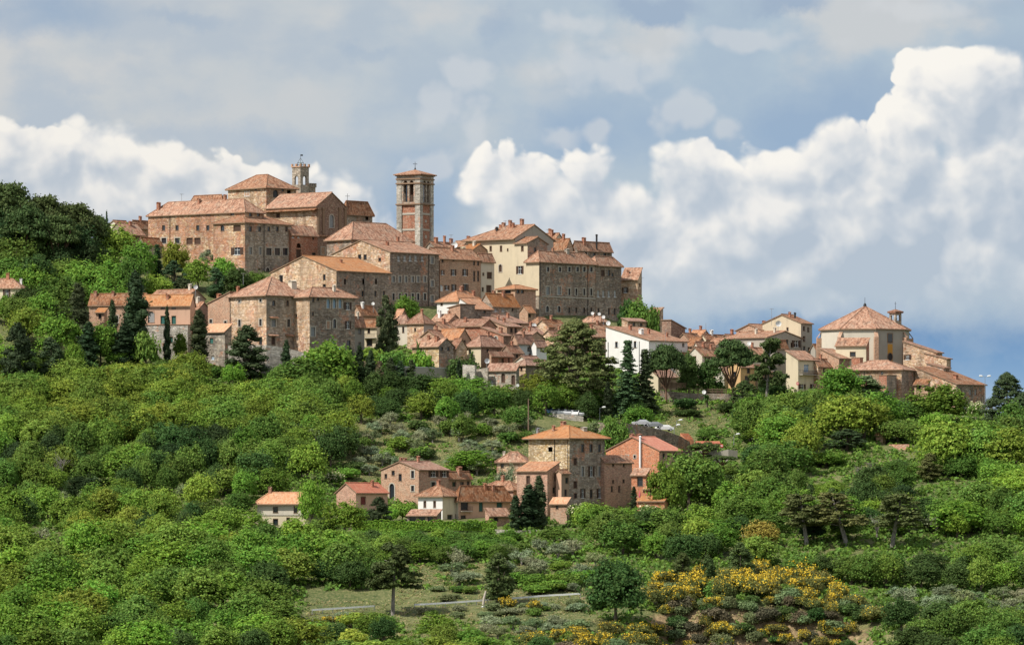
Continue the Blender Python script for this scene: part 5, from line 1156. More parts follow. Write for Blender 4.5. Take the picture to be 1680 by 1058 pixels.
def cores(cl, k=.62, squash=.8):
    """dark-side filler: low polyhedra inside each clump so that crowns are not see-through everywhere"""
    ph = (1 + 5 ** .5) / 2
    v = np.array([(-1, ph, 0), (1, ph, 0), (-1, -ph, 0), (1, -ph, 0), (0, -1, ph), (0, 1, ph), (0, -1, -ph), (0, 1, -ph), (ph, 0, -1), (ph, 0, 1), (-ph, 0, -1), (-ph, 0, 1)]) / 1.9
    f = np.array([(0, 11, 5), (0, 5, 1), (0, 1, 7), (0, 7, 10), (0, 10, 11), (1, 5, 9), (5, 11, 4), (11, 10, 2), (10, 7, 6), (7, 1, 8), (3, 9, 4), (3, 4, 2), (3, 2, 6), (3, 6, 8), (3, 8, 9), (4, 9, 5), (2, 4, 11), (6, 2, 10), (8, 6, 7), (9, 8, 1)])
    vs, fs = [], []
    for i, (x, y, z, r) in enumerate(cl):
        vs.append(v * r * k * np.array((1, 1, squash)) + (x, y, z)); fs.append(f + 12 * i)
    return np.concatenate(vs), np.concatenate(fs), 0
def trunk_mesh(name, segs, mat, nside=7):
    mb = MB()
    for pts, rad in segs: mb.tube(pts, rad, nside)
    me = bpy.data.meshes.new(name); me.from_pydata(mb.v, [], mb.f); me.materials.append(M[mat]); me.update()
    return me
PROTO = {}
def proto(kind, var, crown, trunk, W, H):
    PROTO.setdefault(kind, []).append((crown, trunk, W, H))
def limbs(g, h0, h1, spread, n, r0, lean=0.0):
    segs = [([(0, 0, -.8), (lean * .3, 0, h0 * .5), (lean * .7, 0, h0), (lean, 0, h1)], [r0 * 1.25, r0, r0 * .8, r0 * .25])]
    for i in range(n):
        a = 2 * math.pi * i / n + g.uniform(-.4, .4); z0 = h0 * g.uniform(.75, 1.1); zz = h1 * g.uniform(.75, 1.0); s = spread * g.uniform(.6, 1)
        segs.append(([(lean * .6, 0, z0), (lean * .6 + s * .45 * math.cos(a), s * .45 * math.sin(a), z0 + (zz - z0) * .5), (lean * .6 + s * math.cos(a), s * math.sin(a), zz)], [r0 * .5, r0 * .34, r0 * .1]))
    return segs
def broadleaf(var, W=8.0, H=9.0, nc=34, leaf=.24, per=85, lowz=.16, rr=(.13, .22), sq=.8, top=1.0):
    g = np.random.default_rng(100 + var); cl = []
    zc = H * (.5 + lowz / 2); a, c = W / 2, H * (1 - lowz) / 2
    lob = g.uniform(0, 6.28, 4)
    for i in range(nc):
        d = g.normal(0, 1, 3); d /= np.linalg.norm(d)
        if d[2] < -.7: d[2] *= -.6
        k = g.uniform(.55, .86) if i > nc * .2 else g.uniform(.1, .5)
        k *= 1 + .16 * math.sin(2 * math.atan2(d[1], d[0]) + lob[0]) + .12 * math.sin(3 * math.atan2(d[1], d[0]) + lob[1])
        r = W * g.uniform(*rr)
        cl.append((d[0] * a * k, d[1] * a * k, zc + d[2] * c * k * (1.06 if d[2] > 0 else .85), r))
    V = clumpcloud(cl, per, leaf, g, sq)
    n_ = int(len(V) * .22); d = g.normal(0, 1, (n_, 3)); d /= np.linalg.norm(d, axis=1, keepdims=True); d[d[:, 2] < -.6, 2] *= -.5
    kk = g.uniform(.72, 1.10, (n_, 1)) * (1 + .16 * np.sin(2 * np.arctan2(d[:, 1:2], d[:, :1]) + lob[0]) + .12 * np.sin(3 * np.arctan2(d[:, 1:2], d[:, :1]) + lob[1]))
    V = np.concatenate([V, leafquads(np.array((0, 0, zc)) + d * kk * np.array((a, a, c)), d + (0, 0, .3), leaf * .9, g, 1.0, .8)])
    cr = raw_mesh('crown', V, 0, ['leaves'], [cores(cl, .6, sq)])
    tr = trunk_mesh('trunk', limbs(g, H * .28, H * .8, W * .32, 5, W * .03), 'bark')
    return cr, tr, W, H
for v in range(5):
    proto('broadleaf', v, *broadleaf(v, nc=(84, 70, 96, 78, 90)[v], H=(9, 10, 8, 9.5, 8)[v], lowz=.04, rr=(.06, .125), per=150, leaf=.19, sq=.9))
for v in range(4):      # feathery black locusts: looser crowns, small pale leaves
    proto('locust', v, *broadleaf(20 + v, W=8.5, H=(9, 8, 10, 7.5)[v], nc=(105, 90, 115, 98)[v], leaf=.17, per=170, lowz=.05, rr=(.045, .10), sq=.8))
for v in range(3):      # dense dark oaks
    proto('oak', v, *broadleaf(40 + v, W=9, H=9.5, nc=90, leaf=.19, per=150, lowz=.0, rr=(.065, .125), sq=.9))
for v in range(3):      # bushes
    proto('bush', v, *broadleaf(60 + v, W=4, H=3.0, nc=18, leaf=.16, per=190, lowz=.0, rr=(.16, .26), sq=.85))
for v in range(4):      # olives: small, round, open, grey
    g = np.random.default_rng(80 + v); W, H = 5.0, 4.4; cl = []
    for i in range(20):
        d = g.normal(0, 1, 3); d /= np.linalg.norm(d); k = g.uniform(.45, .85)
        cl.append((d[0] * W * .5 * k, d[1] * W * .5 * k, H * .6 + d[2] * H * .36 * k, W * g.uniform(.12, .2)))
    V = clumpcloud(cl, 130, .13, g, .85, .55, .8)
    proto('olive', v, raw_mesh('crown', V, 0, ['needles'], [cores(cl, .5)]), trunk_mesh('trunk', limbs(g, 1.1, 3.2, 1.4, 4, .2, .2), 'bark_grey'), W, H)
for v in range(3):      # cypresses
    g = np.random.default_rng(90 + v); W, H = 2.6, 14.0; cl = []
    for i in range(64):
        t = (i + .5) / 64; prof = (math.sin(min(1, t * 2.6 + .25) * math.pi / 2)) * (1 - t ** 2.4) ** .7
        a = g.uniform(0, 6.28); k = g.uniform(.3, .62) * prof * (1 + .25 * g.normal())
        cl.append((W / 2 * k * math.cos(a), W / 2 * k * math.sin(a), H * (.03 + .95 * t), W * .5 * (.28 + .30 * prof)))
    V = clumpcloud(cl, 150, .14, g, 1.7, .6, .6, .5)
    proto('cypress', v, raw_mesh('crown', V, 0, ['needles'], [cores(cl, .75, 1.6)]), trunk_mesh('trunk', [([(0, 0, -1), (0, 0, 2), (0, 0, 9)], [.22, .18, .05])], 'bark'), W, H)
for v in range(2):      # broad dark conifers / yews: dense ovals
    g = np.random.default_rng(95 + v); W, H = 6.0, 12.5; cl = []
    for i in range(70):
        t = (i + .5) / 70; prof = math.sin(min(1, t * 2.2 + .35) * math.pi / 2) * (1 - t ** 3.0) ** .65
        a = g.uniform(0, 6.28); k = g.uniform(.35, .8) * prof
        cl.append((W / 2 * k * math.cos(a), W / 2 * k * math.sin(a), H * (.06 + .9 * t), W * g.uniform(.12, .19) * (.5 + .5 * prof)))
    V = clumpcloud(cl, 120, .18, g, 1.0, .7, .6, .3)
    proto('yew', v, raw_mesh('crown', V, 0, ['needles'], [cores(cl, .72, 1.0)]), trunk_mesh('trunk', limbs(g, 2.5, 9, 1.2, 4, .28), 'bark'), W, H)
def umbrella(v, W, H, hc, lean=0.0):
    g = np.random.default_rng(110 + v); cl = []
    for i in range(40 if hc > 4 else 64):
        a = g.uniform(0, 6.28); k = math.sqrt(g.uniform(.02, 1)) * .84
        z = hc + (H - hc) * ((.38 if hc > 4 else .22) + (.46 if hc > 4 else .62) * math.sqrt(max(0, 1 - k * k)) * g.uniform(.5, 1.05))
        cl.append((lean + W / 2 * k * math.cos(a), W / 2 * k * math.sin(a), z, W * g.uniform(.085, .145)))
    V = clumpcloud(cl, 105, .22, g, .62, .7, .6, .5)
    cr = raw_mesh('crown', V, 0, ['needles'], [cores(cl, .62, .6)])
    sg = [([(0, 0, -1), (lean * .2, 0, hc * .5), (lean * .6, 0, hc), (lean, 0, H * .82)], [.42, .34, .28, .1])]
    for i in range(8):
        a = i * .785 + g.uniform(-.3, .3); s = W * g.uniform(.22, .36)
        sg.append(([(lean * .6, 0, hc * g.uniform(.8, 1.05)), (lean + s * .6 * math.cos(a), s * .6 * math.sin(a), hc + (H - hc) * .3), (lean + s * math.cos(a), s * math.sin(a), hc + (H - hc) * .62)], [.2, .14, .05]))
    return cr, trunk_mesh('trunk', sg, 'bark_red'), W, H
proto('umbrella', 0, *umbrella(0, 11, 13, 6.5, .4)); proto('umbrella', 1, *umbrella(1, 10, 12, 5.5, -.6)); proto('umbrella', 2, *umbrella(2, 12, 11, 3.6)); proto('umbrella', 3, *umbrella(3, 12, 12, 2.6)); proto('umbrella', 4, *umbrella(4, 11, 12, 3.2, .5))
def layered(v, W, H, nl, leaf=.2, droop=.1, low=.08, gap=1.0, per=85, pw=1.0, zj=.1):
    """cedars and firs: tiers of horizontal boughs"""
    g = np.random.default_rng(130 + v); cl = []
    for l in range(nl):
        t = (l + .5) / nl; rad = W / 2 * (1 - t ** pw * .93) * g.uniform(.82, 1.1); z = H * (low + (1 - low) * t)
        nb = max(4, int(9 * (1 - t) + 4)); a0 = g.uniform(0, 6.28)
        for b in range(nb):
            a = a0 + b * 2 * math.pi / nb + g.uniform(-.25, .25); q = rad * g.uniform(.55, 1.12); zo = g.normal(0, zj)
            for s in np.linspace(.25, 1, max(2, int(q / (W * .085)))):
                cl.append((q * s * math.cos(a), q * s * math.sin(a), z + zo - droop * q * s * s + g.normal(0, .12), W * .058 * (1.3 - .45 * s) * gap * g.uniform(.75, 1.25)))
    V = clumpcloud(cl, per, leaf, g, .42, .8, .5, .6)
    cr = raw_mesh('crown', V, 0, ['needles'], [cores(cl, .55, .4)])
    return cr, trunk_mesh('trunk', [([(0, 0, -1), (0, 0, H * .4), (0, 0, H * .97)], [W * .035, W * .026, .04])], 'bark'), W, H
def domed(v, W, H, n, pw, per, leaf, rr):
    g = np.random.default_rng(200 + v); cl = []
    for i in range(n):
        t = g.uniform(.02, 1) ** .9; env = W / 2 * (1 - t ** pw) ** .75 * (.62 + .5 * min(1, t * 3.5)); a = g.uniform(0, 6.28)
        env *= 1 + .16 * math.sin(2 * a + 9 * t + v) + .10 * math.sin(5 * a + 14 * t)
        k = g.uniform(.35, 1.0) ** .6; q = env * k
        cl.append((q * math.cos(a), q * math.sin(a), H * (.05 + .9 * t) - .05 * q, W * g.uniform(*rr)))
    V = clumpcloud(cl, per, leaf, g, .5, .8, .5, .6)
    return raw_mesh('crown', V, 0, ['needles'], [cores(cl, .6, .42)]), trunk_mesh('trunk', limbs(g, H * .25, H * .9, W * .25, 7, W * .035), 'bark'), W, H
proto('cedar', 0, *domed(0, 17, 22, 330, 2.4, 80, .22, (.045, .085))); proto('cedar', 1, *domed(1, 11, 14, 170, 2.2, 110, .2, (.05, .095)))
proto('fir', 0, *layered(2, 6.0, 16, 24, .15, .30, .02, 1.35, 150, .95, .25)); proto('fir', 1, *layered(3, 5.5, 13, 20, .15, .32, .02, 1.4, 160, .9, .22))
def scots(v, W=8, H=13, lean=-1.0):
    g = np.random.default_rng(150 + v); cl = []
    for l in range(9):
        t = l / 8; z = H * (.42 + .52 * t); rad = W / 2 * (1 - .62 * t) * g.uniform(.75, 1.15)
        for b in range(int(7 - 3 * t)):
            a = g.uniform(0, 6.28)
            for s in (.45, .75, 1.0):
                q = rad * s; cl.append((-lean * (.55 + .45 * t) + q * math.cos(a), q * math.sin(a), z + g.normal(0, .25), W * g.uniform(.06, .095)))
    V = clumpcloud(cl, 150, .19, g, .6, .7, .6, .5)
    sg = [([(lean * .3, 0, -1), (0, 0, H * .2), (-lean * .5, 0, H * .55), (-lean, 0, H * .95)], [.34, .30, .22, .06])]
    for i in range(9):
        a = i * 2.1; t = i / 9; z = H * (.38 + .5 * t); s = W * .34 * (1 - .6 * t); x0 = -lean * (.4 + .5 * t)
        sg.append(([(x0, 0, z), (x0 + s * .6 * math.cos(a), s * .6 * math.sin(a), z + .5), (x0 + s * math.cos(a), s * math.sin(a), z + .7)], [.1, .07, .03]))
    return raw_mesh('crown', V, 0, ['needles'], [cores(cl, .5, .6)]), trunk_mesh('trunk', sg, 'bark_grey'), W, H
proto('scots', 0, *scots(0)); proto('scots', 1, *scots(1, 7.5, 13, -1.6)); proto('scots', 2, *scots(2, 9, 11, .3))
def bare(v):
    g = np.random.default_rng(170 + v); H = 9; sg = limbs(g, 2.5, 8.5, 1.2, 7, .2)
    for s in list(sg[1:]):
        e = np.array(s[0][-1]); m_ = np.array(s[0][1])
        for k in range(5):
            p = m_ + (e - m_) * g.uniform(.2, 1); d = g.normal(0, .8, 3); d[2] = abs(d[2]) + .6
            sg.append(([tuple(p), tuple(p + d * .8), tuple(p + d * 1.4 + (0, 0, .4))], [.05, .03, .012]))
    cl = [(g.normal(0, 1.1), g.normal(0, 1.1), g.uniform(3, 8.5), .7) for _ in range(16)]
    return raw_mesh('crown', clumpcloud(cl, 70, .10, g, 1.1, .3, 1.0), 0, ['needles']), trunk_mesh('trunk', sg, 'bark_grey', 5), 4.0, H
proto('bare', 0, *bare(0)); proto('bare', 1, *bare(1))
def flowered(name, fm, v, W, H, nc, frac, per, leaf):
    g = np.random.default_rng(180 + v); cl = []
    for i in range(nc):
        d = g.normal(0, 1, 3); d /= np.linalg.norm(d); d[2] = abs(d[2]) * g.choice([1, 1, -.3]); k = g.uniform(.4, .85)
        cl.append((d[0] * W / 2 * k, d[1] * W / 2 * k, H * .42 + d[2] * H * .45 * k, W * g.uniform(.15, .24)))
    V = clumpcloud(cl, per, leaf, g, .85, .8, .7)
    cz = V.mean(1); upw = (cz[:, 2] / H) + g.normal(0, .22, len(V)) + .35 * np.sin(cz[:, 0] * 3 + v) * np.cos(cz[:, 1] * 3)
    mi = (upw > np.quantile(upw, 1 - frac)).astype(int)
    return raw_mesh('crown', V, 0, ['leaves', fm], [cores(cl, .55)], mi), trunk_mesh('trunk', [([(0, 0, -.5), (0, 0, H * .5)], [.12, .05])], 'bark'), W, H
for v in range(4): proto('broom', v, *flowered('b', 'petals_yellow', v, 3.4, 2.6, 16, (.22, .13, .26, .07)[v], 340, .085))
for v in range(2): proto('elder', v, *flowered('e', 'petals_cream', 10 + v, 5, 4.5, 22, (.2, .13)[v], 140, .17))
def palm(v):
    g = np.random.default_rng(190); H = 6.0; q = []
    for i in range(46):
        a = g.uniform(0, 6.28); el_ = g.uniform(-.5, 1.2); p = np.array((0, 0, H * .8)); d = np.array((math.cos(a) * math.cos(el_), math.sin(a) * math.cos(el_), math.sin(el_)))
        for s in range(6):
            side = np.cross(d, (0, 0, 1)); side /= np.linalg.norm(side) + 1e-6; w_ = .3 * (1 - s / 6.5); n2 = p + d * .36
            q.append([p - side * w_, p + side * w_, n2 + side * w_ * .8, n2 - side * w_ * .8]); p = n2; d = d + np.array((0, 0, -.2)); d /= np.linalg.norm(d)
    return raw_mesh('crown', np.array(q), 0, ['needles']), trunk_mesh('trunk', [([(0, 0, -1), (0, 0, H * .82)], [.26, .2])], 'bark'), 4.2, H
proto('palm', 0, *palm(0))
KN = dict(broadleaf=('broadleaf_tree', 'tree'), locust=('locust_tree', 'tree'), oak=('oak_tree', 'tree'), bush=('bush', 'bush'), olive=('olive_tree', 'olive tree'), cypress=('cypress_tree', 'cypress'), yew=('dark_conifer', 'conifer'),
          umbrella=('umbrella_pine', 'pine tree'), cedar=('cedar_tree', 'cedar'), fir=('fir_tree', 'fir tree'), scots=('scots_pine', 'pine tree'), bare=('bare_tree', 'tree'), broom=('broom_bush', 'broom'), elder=('flowering_shrub', 'shrub'), palm=('palm_tree', 'palm tree'))
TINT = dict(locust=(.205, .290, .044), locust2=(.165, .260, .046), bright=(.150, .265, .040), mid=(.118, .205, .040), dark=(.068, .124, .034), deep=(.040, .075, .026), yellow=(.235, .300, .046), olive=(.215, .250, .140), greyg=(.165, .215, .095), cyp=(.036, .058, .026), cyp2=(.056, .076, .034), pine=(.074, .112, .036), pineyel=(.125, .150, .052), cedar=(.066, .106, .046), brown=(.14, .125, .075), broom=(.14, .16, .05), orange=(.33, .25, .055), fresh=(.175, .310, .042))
NT_ = [0]
def plant(kind, loc, w, h, tint, label, group=None, var=None, rz=None):
    L_ = PROTO[kind]; i = int(rng.integers(len(L_))) if var is None else var % len(L_)
    cr, tr, W, H = L_[i]
    nm, cat = KN[kind]
    root = empty(nm, loc, rng.uniform(0, 6.28) if rz is None else rz, label, cat, group)
    root.scale = (w / W, w / W, h / H)
    c = bpy.data.objects.new('crown', cr); C.objects.link(c); c.parent = root
    t = TINT[tint] if isinstance(tint, str) else tint
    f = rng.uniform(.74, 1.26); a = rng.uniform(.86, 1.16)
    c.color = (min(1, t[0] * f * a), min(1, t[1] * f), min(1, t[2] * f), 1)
    b = bpy.data.objects.new('trunk', tr); C.objects.link(b); b.parent = root
    NT_[0] += 1
    return root
def at(u, vt, vb, w, kind, tint, label, Y=None, group=None, var=None, rz=None):
    """a plant whose crown top is at row vt and foot at row vb, w pixels wide"""
    if Y is None:
        p = hit(u, vb)
        if p is None: p = on(u, 1300)
    else:
        p = on(u, Y)
    Y = p[1]; s = Y / F
    zt = (H0 - vt) * s
    h = max(1.0, zt - p[2] + .0)
    return plant(kind, (p[0], p[1], p[2] - .05), w * s, h, tint, label, group, var, rz)

# ---- plants one can point to
FOOT = [(np.array(h['c0']), h['d1'], h['d2'], h['L'], h['R']) for h in HS.values()]
def in_house(x, y, m=1.0):
    for c, d1, d2, L, R_ in FOOT:
        q = np.array((x, y)) - c; a, b = q @ d1, q @ d2
        if -m < a < L + m and -m < b < R_ + m: return True
    return False
# left summit: umbrella pines
for u, vt, vb, w, Y, lab in [(10, 289, 450, 105, 1362, 'flat topped umbrella pine, highest at the left picture edge'), (72, 312, 455, 92, 1368, 'big umbrella pine on the left skyline, second from the picture edge'),
        (122, 326, 455, 86, 1372, 'umbrella pine on the left skyline with a pale forked trunk showing'), (156, 348, 440, 62, 1380, 'last umbrella pine of the left skyline, nearest the pale roofs'), (40, 330, 450, 95, 1356, 'dark umbrella pine in front of the left skyline pines'), (95, 345, 460, 80, 1358, 'lower umbrella pine crown below the middle of the left skyline pines')]:
    at(u, vt, vb, w, 'umbrella', 'pine', lab, Y, None, 3 + int(u) % 2)
for u, vt, vb, w, tint, lab in [(175, 346, 380, 7, 'cyp', 'thin cypress tip at the right end of the left pine skyline')]:
    at(u, vt, vb, w, 'cypress', tint, lab, 1395)
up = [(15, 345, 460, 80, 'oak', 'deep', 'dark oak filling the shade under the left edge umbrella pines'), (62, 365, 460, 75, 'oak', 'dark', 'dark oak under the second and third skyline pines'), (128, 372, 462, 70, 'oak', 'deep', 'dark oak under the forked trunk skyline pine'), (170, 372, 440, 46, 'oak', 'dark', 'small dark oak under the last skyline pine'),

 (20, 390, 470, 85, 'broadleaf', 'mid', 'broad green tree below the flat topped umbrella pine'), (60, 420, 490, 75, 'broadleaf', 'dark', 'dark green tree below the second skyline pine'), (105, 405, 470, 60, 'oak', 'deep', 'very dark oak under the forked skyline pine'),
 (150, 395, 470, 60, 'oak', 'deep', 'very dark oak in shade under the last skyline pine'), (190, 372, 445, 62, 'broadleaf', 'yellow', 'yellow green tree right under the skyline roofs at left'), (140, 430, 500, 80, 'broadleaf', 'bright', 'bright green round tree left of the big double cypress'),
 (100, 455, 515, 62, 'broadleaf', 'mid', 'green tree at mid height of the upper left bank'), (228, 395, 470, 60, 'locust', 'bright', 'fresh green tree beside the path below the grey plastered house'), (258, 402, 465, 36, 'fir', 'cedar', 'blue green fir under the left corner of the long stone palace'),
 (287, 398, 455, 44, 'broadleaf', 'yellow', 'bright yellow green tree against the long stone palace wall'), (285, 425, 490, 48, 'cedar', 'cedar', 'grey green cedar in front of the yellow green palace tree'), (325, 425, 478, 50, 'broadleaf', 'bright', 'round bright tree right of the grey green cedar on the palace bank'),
 (339, 409, 440, 28, 'olive', 'olive', 'olive tree against the foot of the long stone palace'), (316, 402, 430, 7, 'cypress', 'cyp', 'small thin cypress against the long stone palace wall'), (355, 438, 490, 40, 'yew', 'cedar', 'dark conifer on the bank right of the round bright tree'),
 (390, 440, 490, 52, 'oak', 'dark', 'dark green tree below the stone palace wing'), (420, 446, 484, 36, 'oak', 'mid', 'round tree at the left foot of the orange roofed gable house'), (365, 425, 462, 36, 'bush', 'bright', 'bright hedge like bush under the stone palace wing'), (355, 418, 434, 30, 'bush', 'mid', 'clipped hedge at the foot of the stone palace wing'),
 (258, 452, 500, 50, 'broadleaf', 'yellow', 'yellow green tree right of the big double cypress top'), (300, 455, 495, 50, 'cedar', 'cedar', 'low dark conifer above the grey gabled roof'), (215, 420, 500, 46, 'locust', 'mid', 'feathery tree standing behind the big double cypress'), (175, 455, 530, 60, 'broadleaf', 'bright', 'bright tree on the left bank above the brown house roof'),
 (70, 480, 545, 66, 'locust', 'bright', 'pale feathery tree right of the cream villa'), (45, 505, 570, 80, 'locust', 'locust', 'spreading yellow green tree below the cream villa'), (92, 515, 590, 64, 'broadleaf', 'bright', 'light green tree between two dark cypresses at left'), (165, 530, 600, 58, 'broadleaf', 'bright', 'bright green tree under the brown house'), (120, 565, 622, 40, 'broadleaf', 'fresh', 'vivid fresh green tree between the dark left cypresses'),
 (240, 548, 605, 40, 'bush', 'mid', 'round shrub at the foot of the big double cypress'), (382, 598, 635, 36, 'broadleaf', 'fresh', 'vivid green round tree left of the big yew below the corner palazzo'), (296, 545, 600, 26, 'locust', 'bright', 'light feathery tree between the thin cypress and the cypress with bare trunk')]
for u, vt, vb, w, k, t, lab in up: at(u, vt, vb, w, k, t, lab)
cy = [(222, 446, 600, 50, 'cypress', 'cyp', 'tallest dark cypress left of the pink long house', 1286), (203, 534, 608, 42, 'cypress', 'cyp', 'shorter cypress leaning against the tallest left cypress', 1283), (274, 502, 608, 15, 'cypress', 'cyp', 'slim cypress in front of the pink long house', 1288), (326, 508, 616, 38, 'cypress', 'cyp2', 'oval cypress with a bare pale trunk right of the pink long house', 1286),
 (128, 464, 540, 38, 'cypress', 'cyp2', 'dark pointed cypress left of the brown house', 1296), (30, 528, 636, 64, 'yew', 'cyp', 'broad dark cypress at the far left edge below the villa', 1262), (84, 552, 630, 54, 'yew', 'cyp2', 'second broad dark cypress at the left, shorter', 1266), (146, 528, 608, 36, 'cypress', 'cyp', 'dark cypress below the small lean to of the brown house', 1280), (184, 492, 530, 22, 'cypress', 'cyp', 'small cypress in front of the brown house', 1296),
 (404, 532, 642, 76, 'yew', 'cyp2', 'big dark yew like conifer before the left face of the corner palazzo', 1277), (470, 558, 606, 20, 'cypress', 'cyp', 'small cypress before the lit pier of the corner palazzo', 1281), (635, 482, 580, 42, 'yew', 'cyp2', 'tall round topped dark cypress in the middle of town', 1306),
 (573, 568, 662, 24, 'cypress', 'cyp', 'first cypress of the dark row below the corner palazzo right end', 1281), (590, 566, 665, 22, 'cypress', 'cyp', 'second cypress of the dark row below the corner palazzo', 1282), (608, 574, 664, 24, 'cypress', 'cyp', 'third cypress of the dark row below the garden wall', 1281), (623, 592, 690, 20, 'cypress', 'brown', 'brownish half dead cypress in the dark row below the garden wall', 1276),
 (641, 586, 672, 24, 'cypress', 'cyp2', 'cypress right after the brownish one in the dark row', 1280), (657, 592, 672, 22, 'cypress', 'cyp', 'fifth cypress of the dark row under the garden wall', 1280), (675, 590, 668, 22, 'cypress', 'cyp2', 'last cypress of the dark row before the green shrubs', 1281), (540, 556, 590, 10, 'cypress', 'cyp', 'tiny cypress against the right wing of the corner palazzo', 1284), (753, 590, 632, 12, 'cypress', 'cyp', 'slim cypress beside the lit stone pillar', 1284),
 (997, 626, 702, 18, 'cypress', 'cyp', 'slim pointed cypress between the cedar and the firs', 1268), (868, 794, 864, 40, 'cypress', 'cyp', 'left trunk group of the dark hamlet cypresses', 1142), (884, 780, 866, 32, 'cypress', 'cyp2', 'taller dark cypress right in the hamlet pair', 1143), (846, 812, 862, 26, 'cypress', 'cyp', 'smallest dark cypress left in the hamlet group', 1141),
 (622, 814, 856, 46, 'yew', 'cyp', 'dark conical tree in front of the small pink house', 1146), (1561, 792, 842, 18, 'cypress', 'cyp', 'dark pointed cypress in the right wood', 1196), (1546, 770, 842, 22, 'cypress', 'cyp', 'taller cypress close behind the right wood pine', 1198), (532, 1028, 1062, 9, 'cypress', 'cyp', 'tiny cypress at the bottom edge below the yellow broom', None), (1040, 797, 830, 14, 'cypress', 'cyp', 'small dark cypress at the foot of the plain brown brick house', 1160)]
for u, vt, vb, w, k, t, lab, Y in cy: at(u, vt, vb, w, k, t, lab, Y)
